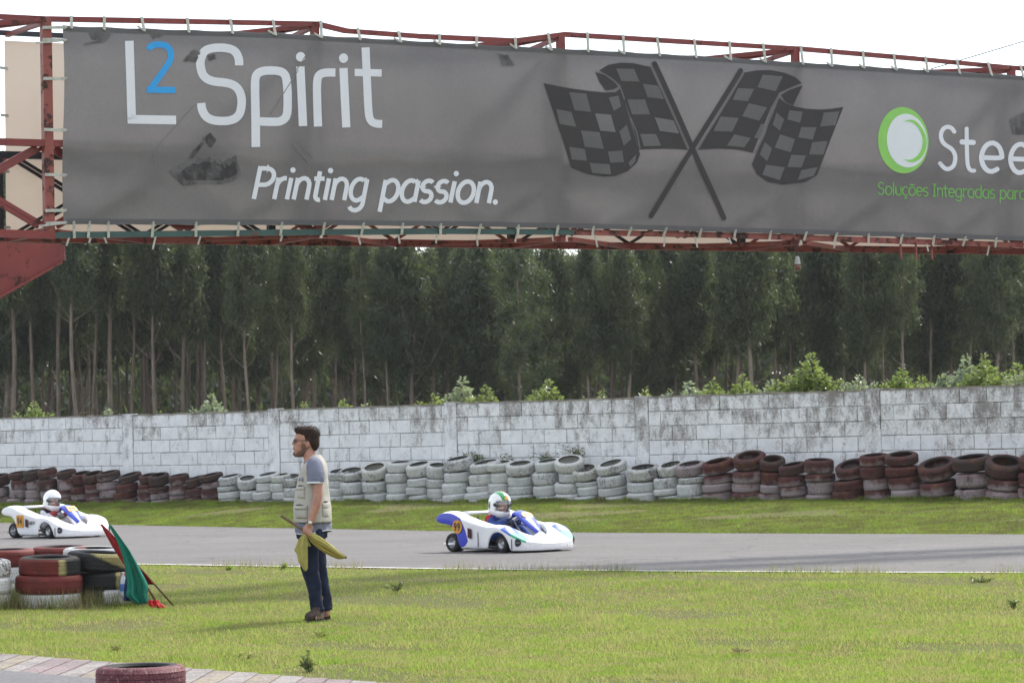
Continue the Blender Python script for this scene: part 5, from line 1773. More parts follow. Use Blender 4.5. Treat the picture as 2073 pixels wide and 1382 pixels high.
# head and neck
b.loft([(1.546, -.138, 0, .030, .030), (1.563, -.116, 0, .056, .047), (1.60, -.099, 0, .078, .060), (1.63, -.080, 0, .099, .066), (1.66, -.065, 0, .107, .071), (1.675, -.060, 0, .106, .073),
        (1.692, -.057, 0, .104, .075), (1.71, -.057, 0, .110, .076), (1.73, -.056, 0, .111, .077), (1.76, -.054, 0, .105, .075), (1.79, -.052, 0, .088, .064), (1.81, -.055, 0, .055, .044), (1.818, -.055, 0, .03, .025)], 28)
b.chain([(-.163, 0, 1.703), (-.188, 0, 1.668)], [.010, .0125], 10)                # nose
b.ball((-.172, .012, 1.659), (.014, .010, .008), 8); b.ball((-.172, -.012, 1.659), (.014, .010, .008), 8)
b.chain([(-.172, -.020, 1.629), (-.181, 0, 1.631), (-.172, .020, 1.629)], [.008, .009, .008], 8)     # lips
b.chain([(-.170, -.018, 1.617), (-.179, 0, 1.617), (-.170, .018, 1.617)], [.008, .009, .008], 8)
b.ball((-.166, 0, 1.572), (.020, .024, .018), 10)                                   # chin
b.chain([(-.150, -.045, 1.716), (-.166, 0, 1.714), (-.150, .045, 1.716)], [.010, .011, .010], 8)      # brow
for sg in (-1, 1):
    b.ball((-.040, sg * .078, 1.664), (.019, .010, .032), 12, rot=Matrix.Rotation(R(-12), 3, 'Y'))
    b.ball((-.046, sg * .074, 1.636), (.010, .008, .010), 8)
    b.ball((-.118, sg * .048, 1.660), (.030, .018, .020), 8)                        # cheekbone
b.chain([(-.045, 0, 1.61), (-.020, 0, 1.50)], [.060, .066], 16)
# trunk and legs under the clothes
b.loft([(.78, -.025, 0, .11, .15), (.95, -.015, 0, .115, .16), (1.1, -.015, 0, .115, .155), (1.3, -.005, 0, .105, .165), (1.43, .0, 0, .092, .175), (1.50, -.012, 0, .072, .12), (1.53, -.018, 0, .06, .07)], 24)
b.chain([(-.035, -.09, .84), (-.030, -.09, .46), (.015, -.09, .09)], [.085, .058, .042], 14)
b.chain([(-.005, .09, .84), (.035, .09, .46), (.085, .09, .09)], [.085, .058, .042], 14)
b.chain([(.02, -.085, .06), (-.04, -.17, .04)], [.04, .032], 10)
b.chain([(.09, .085, .06), (-.03, .10, .04)], [.04, .032], 10)
# near arm with hand round the flag stick
SD = Vector((.832, 0, -.555)).normalized()
SP = Vector((-.046, -.262, .8365))
b.chain([(.035, -.19, 1.46), (.052, -.238, 1.30), (.058, -.248, 1.195)], [.056, .050, .043], 16)
b.chain([(.058, -.248, 1.195), (.040, -.258, 1.10), (-.011, -.268, .945)], [.043, .042, .029], 16)
b.chain([(-.011, -.268, .945), (-.030, -.272, .905)], [.029, .030], 12)
b.ball((-.036, -.276, .880), (.044, .019, .046), 14, rot=Matrix.Rotation(R(20), 3, 'Y'))
dn = Vector((-.45, 0, -.89)).normalized()
for k, L in ((-.037, .96), (-.013, 1.06), (.012, 1.0), (.035, .84)):
    p = SP + SD * k
    b.chain([p + Vector((0, -.024, .026)), p + Vector((0, -.026, -.004)), p + Vector((0, -.008, -.026 * L)), p + Vector((0, .016, -.016)), p + Vector((0, .018, .004))], [.0125, .0115, .0105, .0095, .0088], 10)
b.chain([(-.050, -.272, .895), (-.078, -.262, .876), (-.094, -.256, .852), (-.092, -.252, .836)], [.014, .0125, .011, .0095], 10)
# far arm, hanging loosely
b.chain([(.02, .19, 1.46), (.035, .245, 1.19), (-.02, .255, .95)], [.056, .043, .029], 14)
b.ball((-.035, .255, .885), (.038, .017, .050), 12)
for k, L in ((-.03, .95), (-.01, 1.05), (.01, 1.0), (.03, .82)):
    b.chain([(-.038 + k, .255, .845), (-.042 + k, .248, .845 - .038 * L), (-.040 + k, .236, .845 - .068 * L)], [.0105, .0095, .0085], 8)
b.chain([(-.062, .25, .90), (-.085, .245, .865), (-.086, .24, .838)], [.013, .011, .009], 8)
skin2, nt, n_, l_ = new_mat('skin_weathered')
v = coords(nt)
f1 = noise(nt, v, 14, 4, .6)
cc = mixc(nt, ramp(nt, f1, .3, .7), (0.315, 0.150, 0.105), (0.42, 0.215, 0.155))
finish(nt, cc, .5, bump(nt, noise(nt, v, 90, 3, .6), .12, .004), spec=.35)
fuse(b, 'body', skin2, man, .0058, 3)
# hair
M_hair, nt, n_, l_ = new_mat('dark_brown_hair')
v = coords(nt)
mp2 = nt.nodes.new('ShaderNodeMapping'); mp2.inputs['Scale'].default_value = (60, 60, 14); l_.new(v, mp2.inputs[0])
st_ = noise(nt, mp2.outputs[0], 1.6, 4, .7)
finish(nt, mixc(nt, st_, (0.010, 0.006, 0.005), (0.045, 0.022, 0.014)), .7, bump(nt, st_, .5, .006), spec=.2)
h = MB()
h.loft([(1.598, .018, 0, .018, .040), (1.625, .018, 0, .034, .056), (1.65, .016, 0, .044, .070), (1.668, .000, 0, .064, .075), (1.685, -.018, 0, .080, .078), (1.705, -.020, 0, .082, .080), (1.73, -.024, 0, .084, .081),
        (1.750, -.036, 0, .096, .080), (1.768, -.050, 0, .110, .077), (1.795, -.060, 0, .106, .068), (1.815, -.066, 0, .088, .052), (1.829, -.070, 0, .048, .032)], 36, power=2.7)
for sg in (-1, 1):
    pass
ho = fuse(h, 'hair', M_hair, man, .005, 2, noise_amp=.003, noise_freq=170)
# locks standing up on the crown
nl_ = 900
th = rng.uniform(0, 2 * np.pi, nl_); tz = rng.uniform(1.72, 1.832, nl_)
rr = np.interp(tz, [1.72, 1.755, 1.775, 1.80, 1.82, 1.834], [.080, .100, .116, .110, .09, .05]); ry = np.interp(tz, [1.72, 1.775, 1.80, 1.82, 1.834], [.083, .080, .072, .055, .034])
cx_ = np.interp(tz, [1.72, 1.755, 1.775, 1.80, 1.834], [-.015, -.034, -.05, -.062, -.072])
C_ = np.stack([cx_ + rr * np.cos(th), ry * np.sin(th), tz], 1)
out_ = unit(np.stack([np.cos(th) * .7, np.sin(th) * .7, np.full(nl_, .75)], 1) + rng.normal(0, .25, (nl_, 3)))
D_ = out_ * rng.uniform(.006, .013, (nl_, 1)); S_ = unit(np.cross(out_, rng.normal(size=(nl_, 3)))) * .0016
lk = link('locks', leaf_mesh('locks', C_ + D_ * .6, D_, S_, M_hair), ho); lk['kind'] = 'stuff'
M_beard = plain('beard_stubble', (0.085, 0.045, 0.032), .8, .5, 60, c2=(.16, .085, .062))
bd = MB()
bd.loft([(1.541, -.136, 0, .034, .033), (1.562, -.114, 0, .0605, .0515), (1.592, -.094, 0, .077, .062), (1.612, -.080, 0, .083, .0665), (1.625, -.072, 0, .080, .0685)], 28)
bd.ball((-.084, -.064, 1.645), (.026, .010, .036), 10); bd.ball((-.084, .064, 1.645), (.026, .010, .036), 10)
bd.chain([(-.160, -.030, 1.636), (-.176, 0, 1.642), (-.160, .030, 1.636)], [.007, .0075, .007], 8)
bd.ball((-.170, 0, 1.572), (.021, .027, .022), 10)
fuse(bd, 'beard', M_beard, man, .005, 2, noise_amp=.0015, noise_freq=260)
# glasses
gs_ = MB()
M_frame = plain('glasses_frame', (0.03, 0.008, 0.010), .3)
for sg in (-1, 1):
    ring = [(-.178 + .012 * abs(math.sin(t)) * 0 + .020 * ((sg * .034 + .026 * math.cos(t)) / .06) ** 2, sg * .034 + .026 * math.cos(t), 1.690 + .017 * math.sin(t)) for t in np.linspace(0, 2 * math.pi, 19)]
    gs_.tube(ring, .0026, 6, cap=False)
    gs_.tube([(-.160, sg * .060, 1.697), (-.135, sg * .078, 1.697), (-.05, sg * .083, 1.692), (-.036, sg * .083, 1.680)], .003, 6)
gs_.tube([(-.180, -.008, 1.694), (-.184, 0, 1.697), (-.180, .008, 1.694)], .0025, 6)
go = gs_.build('glasses', M_frame, man, True)
lens, nt, n_, l_ = new_mat('lens_tinted')
tr = nt.nodes.new('ShaderNodeBsdfTransparent'); tr.inputs[0].default_value = (.72, .66, .70, 1)
g2 = nt.nodes.new('ShaderNodeBsdfGlossy'); g2.inputs['Roughness'].default_value = .05
mx = nt.nodes.new('ShaderNodeMixShader'); mx.inputs[0].default_value = .12
oo = nt.nodes.new('ShaderNodeOutputMaterial'); l_.new(tr.outputs[0], mx.inputs[1]); l_.new(g2.outputs[0], mx.inputs[2]); l_.new(mx.outputs[0], oo.inputs[0])
for sg in (-1, 1):
    pts = [(-.1775 + .020 * ((sg * .034 + .024 * math.cos(t)) / .06) ** 2, sg * .034 + .024 * math.cos(t), 1.690 + .0155 * math.sin(t)) for t in np.linspace(0, 2 * math.pi, 18, endpoint=False)]
    MB().add(pts, [tuple(range(18))]).build('lens', lens, go)
M_eye = plain('eye', (.25, .22, .2), .2)
for sg in (-1, 1):
    MB().ball((-.146, sg * .033, 1.690), .0125, 10).build('eye', M_eye, man, True)
# T-shirt, vest, jeans
def cloth(name, c, rough=.85, scale=9, c2=None, weave=220, bmp=.25):
    m, nt, n, l = new_mat(name)
    v = coords(nt)
    k = ramp(nt, noise(nt, v, scale, 5, .6), .3, .7)
    cc = mixc(nt, k, c2 or tuple(x * .78 for x in c), c)
    cc = mixc(nt, ramp(nt, noise(nt, v, weave, 2, .5), .35, .65), mixc(nt, .12, cc, (.01, .01, .01)), cc)
    finish(nt, cc, rough, bump(nt, noise(nt, v, 26, 4, .6), bmp, .008), spec=.15)
    return m
M_tee = cloth('tee_grey_blue', (0.185, 0.195, 0.255))
M_white = cloth('tee_white_trim', (0.72, 0.73, 0.78))
M_vest = cloth('vest_beige', (0.455, 0.432, 0.385), c2=(.375, .355, .315))
M_jean = cloth('jeans_navy', (0.019, 0.027, 0.055), c2=(.009, .012, .026), scale=6)
t = MB()
t.loft([(.845, -.018, 0, .160, .185), (.95, -.012, 0, .160, .185), (1.1, -.013, 0, .155, .18), (1.25, -.012, 0, .135, .182), (1.38, -.004, 0, .118, .192), (1.455, .004, 0, .100, .190), (1.495, -.008, 0, .082, .130), (1.515, -.004, 0, .070, .088), (1.528, .004, 0, .056, .070)], 30)
for sg in (-1, 1):
    t.chain([(.03, sg * .165, 1.465), (.042, sg * .222, 1.375), (.040, sg * .236, 1.345)], [.080, .078, .076], 18)
    t.loft([(1.302, .034, sg * .240, .079, .066), (1.34, .040, sg * .236, .080, .070), (1.40, .040, sg * .218, .080, .078)], 20)
te = fuse(t, 'tee_shirt', M_tee, man, .008, 4, noise_amp=.006, noise_freq=30)
tm = MB(); tm.loft([(1.293, .033, -.240, .0805, .068), (1.311, .034, -.240, .0815, .069)], 24); tm.build('sleeve_trim', M_white, te, True)
tm = MB(); tm.loft([(1.293, .033, .240, .0805, .068), (1.311, .034, .240, .0815, .069)], 24); tm.build('sleeve_trim', M_white, te, True)
# wavy hem of the shirt
vs_, fs = [], []
N_ = 72
for k in range(N_):
    a = 2 * math.pi * k / N_
    wv2 = .012 * math.sin(3 * a + 1) + .008 * math.sin(7 * a)
    for (z, g_) in ((.930, 1.0), (.88, 1.02), (.842 + .015 * math.sin(2 * a + 2.4), 1.04), (.832 + .015 * math.sin(2 * a + 2.4), 1.045)):
        vs_.append((-.020 + (.163 * g_ + wv2) * math.cos(a), (.188 * g_ + wv2) * math.sin(a), z))
for k in range(N_):
    k2 = (k + 1) % N_
    for j in range(3):
        fs.append((k * 4 + j, k * 4 + j + 1, k2 * 4 + j + 1, k2 * 4 + j))
hb = MB(); hb.add(vs_, fs)
hb.m = [1 if i % 3 == 2 else 0 for i in range(len(fs))]
me = evaluated(hb.mesh('shirt_hem', [M_tee, M_white], True), [('SOLIDIFY', dict(thickness=.004))])
link('shirt_hem', me, te)
vst = MB()
vst.loft([(.927, -.010, 0, .168, .205), (.95, -.011, 0, .172, .206), (1.03, -.014, 0, .175, .205), (1.1, -.016, 0, .171, .203), (1.17, -.018, 0, .162, .202), (1.25, -.012, 0, .149, .200),
          (1.34, -.006, 0, .136, .200), (1.42, .004, 0, .122, .196), (1.465, .012, 0, .107, .182), (1.50, .016, 0, .090, .135), (1.53, .020, 0, .066, .096), (1.562, .022, 0, .040, .066)], 34)
vo = fuse(vst, 'vest', M_vest, man, .008, 4, noise_amp=.007, noise_freq=26)
# open the armholes and the neck front of the vest
bm = bmesh.new(); bm.from_mesh(vo.data); kill = []
for f in bm.faces:
    c = f.calc_center_median()
    if c.z > 1.555 or (c.z > 1.43 and c.x < -.055 - (1.56 - c.z) * .30 and abs(c.y) < .055): kill.append(f)
    elif c.z < .9285: kill.append(f)
    elif abs(c.y) > .12 and ((c.x - .036) / .083) ** 2 + ((c.z - 1.395) / .115) ** 2 < 1: kill.append(f)
bmesh.ops.delete(bm, geom=kill, context='FACES'); bm.to_mesh(vo.data); bm.free()
md = vo.modifiers.new('thick', 'SOLIDIFY'); md.thickness = .006; md.offset = 1
def on_vest(x, z):
    """outer face of the vest on the camera side"""
    zs_ = [.927, 1.03, 1.1, 1.17, 1.25, 1.34, 1.42]; rx_ = [.168, .175, .171, .162, .149, .136, .122]; cx2 = [-.01, -.014, -.016, -.018, -.012, -.006, .004]
    r_, c_ = np.interp(z, zs_, rx_), np.interp(z, zs_, cx2)
    q = min(.995, abs((x - c_) / r_))
    return -.203 * math.sqrt(1 - q * q)
def pocket(name, x0, x1, z0, z1, th, mat, parent, nx=8, nz=6):
    vs_, fs = [], []
    for i in range(nz + 1):
        for k in range(nx + 1):
            x, z = x0 + (x1 - x0) * k / nx, z0 + (z1 - z0) * i / nz
            e = min(1, 4 * min(k / nx, 1 - k / nx, i / nz, 1 - i / nz) + .15)
            vs_.append((x - (th * e * .7 if x < -.12 else 0), on_vest(x, z) - .010 - th * e, z))
    w = nx + 1
    fs = [(i * w + k, i * w + k + 1, (i + 1) * w + k + 1, (i + 1) * w + k) for i in range(nz) for k in range(nx)]
    me = evaluated(MB().add(vs_, fs).mesh(name, mat, True), [('SOLIDIFY', dict(thickness=.014, offset=-1))])
    return link(name, me, parent)
M_pock = cloth('vest_pocket_cloth', (0.43, 0.405, 0.36), c2=(.36, .34, .30))
pocket('pocket', -.150, -.072, 1.155, 1.245, .012, M_pock, vo)
pocket('pocket_flap', -.152, -.070, 1.232, 1.268, .017, M_pock, vo)
pocket('pocket', -.172, -.045, .965, 1.060, .018, M_pock, vo)
pocket('pocket_flap', -.174, -.042, 1.048, 1.088, .025, M_pock, vo)
pocket('pocket', .088, .150, .975, 1.065, .014, M_pock, vo)
pocket('pocket_flap', .086, .152, 1.055, 1.112, .018, M_pock, vo)
pk = pocket('badge', -.132, -.082, 1.314, 1.354, .012, plain('badge_dark', (.05, .05, .06), .6, .5, 60, c2=(.3, .3, .32)), vo, 5, 4)
pocket('hem_band', -.178, .150, .930, .946, .006, M_pock, vo, 14, 2)
for (x0, x1, z0, x2) in ((-.165, -.085, 1.093, 0), (.10, .145, 1.118, 0), (-.14, -.08, 1.272, 0)):      # dark tubes drawn in for the shade of the pocket mouths
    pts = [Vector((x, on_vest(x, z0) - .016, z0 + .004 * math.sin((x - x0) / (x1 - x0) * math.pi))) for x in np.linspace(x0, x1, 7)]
    MB().tube(pts, [.001, .004, .006, .006, .005, .003, .001], 6).build('pocket_mouth_shade', plain('pocket_shadow_%d' % int(z0 * 1000), (.06, .055, .055), .9), vo)
j = MB()
j.loft([(.78, -.020, 0, .140, .178), (.84, -.020, 0, .148, .182), (.90, -.018, 0, .145, .178), (.93, -.018, 0, .14, .172)], 28)
j.chain([(-.036, -.088, .82), (-.050, -.090, .62), (-.040, -.090, .46), (-.004, -.090, .27), (.014, -.090, .135)], [.104, .088, .077, .063, .061], 18)
j.chain([(-.005, .088, .82), (.008, .090, .62), (.032, .090, .46), (.070, .090, .27), (.088, .090, .135)], [.104, .088, .074, .061, .059], 18)
j.loft([(.098, .014, -.090, .060, .060), (.118, .014, -.090, .067, .065), (.140, .013, -.090, .062, .061)], 20)
j.loft([(.090, .092, .090, .056, .056), (.112, .092, .090, .062, .060), (.135, .09, .090, .058, .057)], 20)
fuse(j, 'jeans', M_jean, man, .008, 2, noise_amp=.011, noise_freq=40)
# shoes
def shoe(heel, toe, mat_u, mat_s):
    h_, t_ = Vector(heel), Vector(toe)
    d = (t_ - h_).normalized(); s = Vector((-d.y, d.x, 0)); L = (t_ - h_).length
    def ringz(z, g_, k0=0.0, k1=1.0):
        out = []
        for i in range(24):
            a = 2 * math.pi * i / 24
            u = (math.cos(a) + 1) / 2
            u = k0 + (k1 - k0) * u
            w_ = (.036 + .012 * math.sin(min(1, u * 1.25) * math.pi)) * math.sin(a)
            out.append(h_ + d * (u * L) + s * (w_ * g_) + Vector((0, 0, z)))
        return out
    lv = [(.022, 1.0, 0, 1), (.045, 1.02, 0, 1), (.070, .97, .01, .94), (.092, .88, .02, .78), (.115, .80, .03, .60), (.14, .76, .03, .48)]
    b = MB(); vs_ = []
    for z, g_, k0, k1 in lv: vs_ += ringz(z, g_, k0, k1)
    fs = [(i * 24 + k, i * 24 + (k + 1) % 24, (i + 1) * 24 + (k + 1) % 24, (i + 1) * 24 + k) for i in range(len(lv) - 1) for k in range(24)]
    fs += [tuple(reversed(range(24))), tuple((len(lv) - 1) * 24 + k for k in range(24))]
    o = b.add(vs_, fs).build('shoe', mat_u, man, True)
    b = MB(); vs_ = []
    for z, g_ in ((-.004, 1.04), (.020, 1.08)): vs_ += ringz(z, g_, -.02, 1.03)
    fs = [(k, (k + 1) % 24, 24 + (k + 1) % 24, 24 + k) for k in range(24)] + [tuple(reversed(range(24))), tuple(24 + k for k in range(24))]
    b.add(vs_, fs).build('sole', mat_s, o)
    st_ = MB()
    for i in range(5):                                  # pale stripes on the flank
        for sg in (-1, 1):
            u0 = .22 + i * .11
            p0 = h_ + d * (u0 * L) + s * (sg * .052) + Vector((0, 0, .028))
            p1 = h_ + d * ((u0 - .10) * L) + s * (sg * .037) + Vector((0, 0, .088 - i * .006))
            st_.bar(p0, p1, .010, .008)
    st_.build('stripes', plain('shoe_stripe', (.24, .15, .095), .8), o)
    return o
M_sho, M_sol = plain('shoe_dark', (.045, .026, .018), .8, .5, 40), plain('shoe_sole', (.04, .037, .036), .8)
shoe((.060, -.045, 0), (-.075, -.245, 0), M_sho, M_sol)
shoe((.130, .080, 0), (-.115, .125, 0), M_sho, M_sol)
# watch
w_ = MB(); wc = Vector((-.016, -.268, .930)); wdv = Vector((-.33, -.03, -.94)).normalized(); a_ = wdv.cross(Vector((0, 1, 0))).normalized(); b2 = wdv.cross(a_)
w_.tube([wc + (a_ * math.cos(t_) + b2 * math.sin(t_)) * .034 for t_ in np.linspace(0, 2 * math.pi, 19)], .007, 8, cap=False)
wo_ = w_.build('watch', M_dark, man, True)
MB().lathe([(.001, -.005), (.019, -.005), (.020, 0), (.019, .005), (.001, .005)], 18, axis='Y', c=(wc.x - .002, wc.y - .040, wc.z), closed=False).build('watch_face', plain('watch_metal', (.62, .60, .50), .25, metallic=.6), wo_, True)

# ---- the yellow flag in his hand
M_wood = plain('stick_wood', (.16, .085, .045), .6, .4, 14)
M_yel = plain('flag_yellow', (.44, .41, .13), .7, .3, 16, c2=(.32, .27, .06), trans=.3, trans_col=(.52, .48, .10))
yf = empty('yellow_flag', tuple(Vector(man.location) + SP))
tag(yf, 'yellow marshal flag half wrapped round a wooden stick in the man\'s hand', 'flag')
def L5(x, y): return Vector(((x / 8.64 + 560 - 640) / SM, 0, (1258 - 990 - y / 8.64) / SM))
p0, p1 = L5(150, 460), L5(1272, 1210)
MB().tube([p0 + Vector((0, SP.y, 0)) - SP, p1 + Vector((0, SP.y, 0)) - SP], [.0135, .0115], 12).build('flag_stick', M_wood, yf, True)
def resample(pl, n):
    pl = [Vector(p) for p in pl]
    d = [0]
    for a, b in zip(pl[:-1], pl[1:]): d.append(d[-1] + (b - a).length)
    out = []
    for i in range(n):
        t_ = d[-1] * i / (n - 1)
        k = max(0, min(len(pl) - 2, next((j for j in range(len(d) - 1) if d[j + 1] >= t_ - 1e-9), len(pl) - 2)))
        out.append(pl[k].lerp(pl[k + 1], (t_ - d[k]) / max(1e-9, d[k + 1] - d[k])))
    return out
def drape(name, left, right, mat, parent, off, depth=.02, folds=2.5, n=24, m=18, ph=0.0, axis=Vector((0, 1, 0)), grow=1.0):
    Lp, Rp = resample(left, n), resample(right, n)
    vs_, fs = [], []
    for i in range(n):
        w2 = (Rp[i] - Lp[i]).length
        for k in range(m + 1):
            s = k / m
            p = Lp[i].lerp(Rp[i], s)
            am = min(depth, w2 * .28) * (.4 + .6 * (i / (n - 1)) * grow)
            yy = am * (math.sin(s * folds * 2 * math.pi + ph + i * .07) + .35 * math.sin(s * folds * 4.3 * math.pi + 1.3 + i * .11))
            vs_.append(p + axis * yy + off)
    w = m + 1
    fs = [(i * w + k, i * w + k + 1, (i + 1) * w + k + 1, (i + 1) * w + k) for i in range(n - 1) for k in range(m)]
    me = evaluated(MB().add(vs_, fs).mesh(name, mat, True), [('SOLIDIFY', dict(thickness=.003))])
    return link(name, me, parent)
offp = Vector((0, SP.y - .012, 0)) - SP
drape('hanging_cloth', [L5(*q) for q in [(545, 770), (460, 850), (412, 960), (365, 1060), (412, 1115), (432, 1250), (470, 1300), (530, 1395), (545, 1418)]],
      [L5(*q) for q in [(592, 770), (602, 880), (602, 1000), (600, 1200), (600, 1300), (600, 1363), (580, 1418)]], M_yel, yf, offp, .022, 1.2)
drape('hanging_cloth', [L5(*q) for q in [(575, 800), (570, 860), (575, 930), (590, 1000)]], [L5(*q) for q in [(598, 840), (610, 900), (640, 960), (660, 995)]], M_yel, yf, offp + Vector((0, .02, 0)), .01, 1.0, 10, 8)
# rolled part: pleats along the stick
top_ = [L5(*q) for q in [(628, 765), (700, 765), (780, 812), (900, 888), (1060, 1025), (1160, 1110), (1258, 1188)]]
bot_ = [L5(*q) for q in [(605, 830), (640, 905), (720, 985), (850, 1092), (1000, 1182), (1130, 1232), (1235, 1222)]]
n = 30
T_, B_2 = resample(top_, n), resample(bot_, n)
M_yel2 = plain('flag_yellow_fold_shade', (.42, .33, .07), .75, .3, 14, c2=(.30, .22, .04), trans=.3, trans_col=(.5, .36, .05))  # darker orange copy of the flag yellow: fold shade put into the colour
mid_ = [T_[i].lerp(B_2[i], .52 + .10 * math.sin(i * .25)) for i in range(n)]
low_ = [T_[i].lerp(B_2[i], .86 + .05 * math.sin(i * .5 + 1)) for i in range(n)]
drape('wrapped_cloth', T_, mid_, M_yel, yf, offp + Vector((0, -.020, 0)), .020, 1.1, 30, 20, .4, grow=.5)
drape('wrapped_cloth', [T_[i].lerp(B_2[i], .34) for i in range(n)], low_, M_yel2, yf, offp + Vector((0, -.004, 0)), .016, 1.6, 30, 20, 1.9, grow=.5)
drape('wrapped_cloth', [T_[i].lerp(B_2[i], .62) for i in range(n)], B_2, M_yel, yf, offp + Vector((0, .008, 0)), .014, 1.3, 30, 16, 3.0, grow=.5)
drape('wrapped_cloth', T_, B_2, M_yel, yf, offp + Vector((0, .030, 0)), .012, 2.2, 30, 20, 2.0, grow=.5)

# ---- flags leaning on the tyres
M_grn = plain('flag_green', (.012, .215, .15), .75, .25, 10, c2=(.009, .15, .10), trans=.22, trans_col=(.01, .26, .16))
M_fred = plain('flag_red', (.33, .014, .016), .75, .25, 10, c2=(.22, .01, .012), trans=.22, trans_col=(.45, .02, .02))
def wp(x, y, d): return at(x, y, d)
gf = empty('green_flag', tuple(wp(314, 1215, 31.35)))
tag(gf, 'green flag on a wooden pole leaning against the black tyre stack', 'flag')
go_ = -Vector(gf.location)
MB().tube([wp(221, 1061, 31.45) + go_, wp(316, 1217, 31.32) + go_], .011, 10).build('flag_pole', M_wood, gf, True)
drape('flag_cloth', [wp(x, y, 31.38) for x, y in [(220, 1062), (235, 1090), (246, 1118), (252, 1140), (256, 1165), (257, 1190), (254, 1205), (276, 1222)]],
      [wp(x, y, 31.36) for x, y in [(226, 1062), (243, 1085), (263, 1113), (281, 1145), (297, 1176), (302, 1188), (298, 1200), (303, 1220)]], M_grn, gf, go_ + Vector((0, -.02, 0)), .05, 1.7, 26, 26)
rf = empty('red_flag', tuple(wp(352, 1227, 31.5)))
tag(rf, 'red flag on a wooden pole leaning behind the green flag', 'flag')
ro_ = -Vector(rf.location)
MB().tube([wp(204, 1061, 31.55) + ro_, wp(353, 1227, 31.5) + ro_], .0105, 10).build('flag_pole', M_wood, rf, True)
drape('flag_cloth', [wp(x, y, 31.52) for x, y in [(203, 1061), (214, 1082), (228, 1108), (244, 1132), (262, 1160), (280, 1184)]],
      [wp(x, y, 31.52) for x, y in [(208, 1061), (232, 1086), (254, 1110), (276, 1138), (302, 1168), (312, 1182)]], M_fred, rf, ro_, .03, 1.5, 24, 18)
rb = empty('red_flag', tuple(wp(318, 1222, 31.1)))
tag(rb, 'bundled bright red cloth flag lying on the grass under the green flag', 'flag')
rbo = -Vector(rb.location)
M_fred2 = plain('flag_bright_red', (.55, .015, .02), .7, .2, 10, trans=.3, trans_col=(.7, .02, .02))
drape('flag_cloth', [wp(x, y, 31.12) for x, y in [(300, 1214), (299, 1221), (302, 1228)]], [wp(x, y, 31.1) for x, y in [(320, 1214), (324, 1221), (337, 1230)]], M_fred2, rb, rbo, .05, 2.2, 10, 18, grow=1.5)
drape('flag_cloth', [wp(x, y, 31.05) for x, y in [(310, 1221), (316, 1230)]], [wp(x, y, 31.05) for x, y in [(326, 1223), (337, 1231)]], M_fred2, rb, rbo, .03, 1.5, 6, 10, grow=1.5)
bf = empty('blue_flag', tuple(wp(256, 1210, 31.5)))
tag(bf, 'dark blue rolled flag standing between black tyres and green flag', 'flag')
bo_ = -Vector(bf.location)
drape('flag_cloth', [wp(x, y, 31.5) for x, y in [(254, 1168), (251, 1190), (250, 1215)]], [wp(x, y, 31.5) for x, y in [(260, 1168), (262, 1190), (266, 1217)]], plain('flag_blue', (.02, .03, .12), .8, .3, 10), bf, bo_, .03, 2, 10, 12)
bt = empty('plastic_bottle', tuple(wp(250, 1207, 31.6)))
tag(bt, 'clear plastic bottle with blue label between tyres and flags', 'bottle')
MB().lathe([(.001, 0), (.032, 0), (.034, .02), (.033, .16), (.026, .20), (.013, .225), (.012, .24), (.001, .24)], 16, closed=False).build('bottle_body', plain('pet_plastic', (.55, .60, .66), .15, .1), bt, True)
MB().lathe([(.0355, .06), (.0362, .062), (.0362, .135), (.0355, .137)], 16, closed=False).build('label_band', plain('label_blue', (.08, .18, .5), .4), bt, True)
MB().lathe([(.001, .262), (.014, .262), (.015, .24), (.001, .24)], 12, closed=False).build('cap', plain('cap_white', (.7, .7, .72), .4), bt, True)

# ================================================================== WOOD BEHIND THE WALL
def leaf_mat(name, c1, c2, trans, tcol, rough=.45):
    m, nt, n, l = new_mat(name)
    geo = nt.nodes.new('ShaderNodeNewGeometry')
    oi = nt.nodes.new('ShaderNodeObjectInfo')
    k = ramp(nt, noise(nt, geo.outputs['Position'], 0.9, 4, .6), .35, .65)
    r_ = geo.outputs['Random Per Island']
    c = mixc(nt, k, c1, c2)
    c = mixc(nt, mth(nt, 'MULTIPLY', r_, .5), c, tuple(x * .55 for x in c1))
    c = mixc(nt, mth(nt, 'MULTIPLY', oi.outputs['Random'], .45), c, (c2[0] * 1.25, c2[1] * 1.0, c2[2] * .7))
    finish(nt, c, rough, None, spec=.45, trans=trans, trans_col=tcol)
    return m
M_leaf = leaf_mat('eucalyptus_leaf', (.027, .047, .029), (.056, .080, .040), .34, (.125, .165, .048))
M_bark, nt, n_, l_ = new_mat('eucalyptus_bark')
v = coords(nt)
mp3 = nt.nodes.new('ShaderNodeMapping'); mp3.inputs['Scale'].default_value = (5, 5, .5); l_.new(v, mp3.inputs[0])
finish(nt, mixc(nt, ramp(nt, noise(nt, mp3.outputs[0], 2.0, 5, .7), .35, .65), (.10, .075, .062), (.23, .185, .155)), .9, spec=.1)
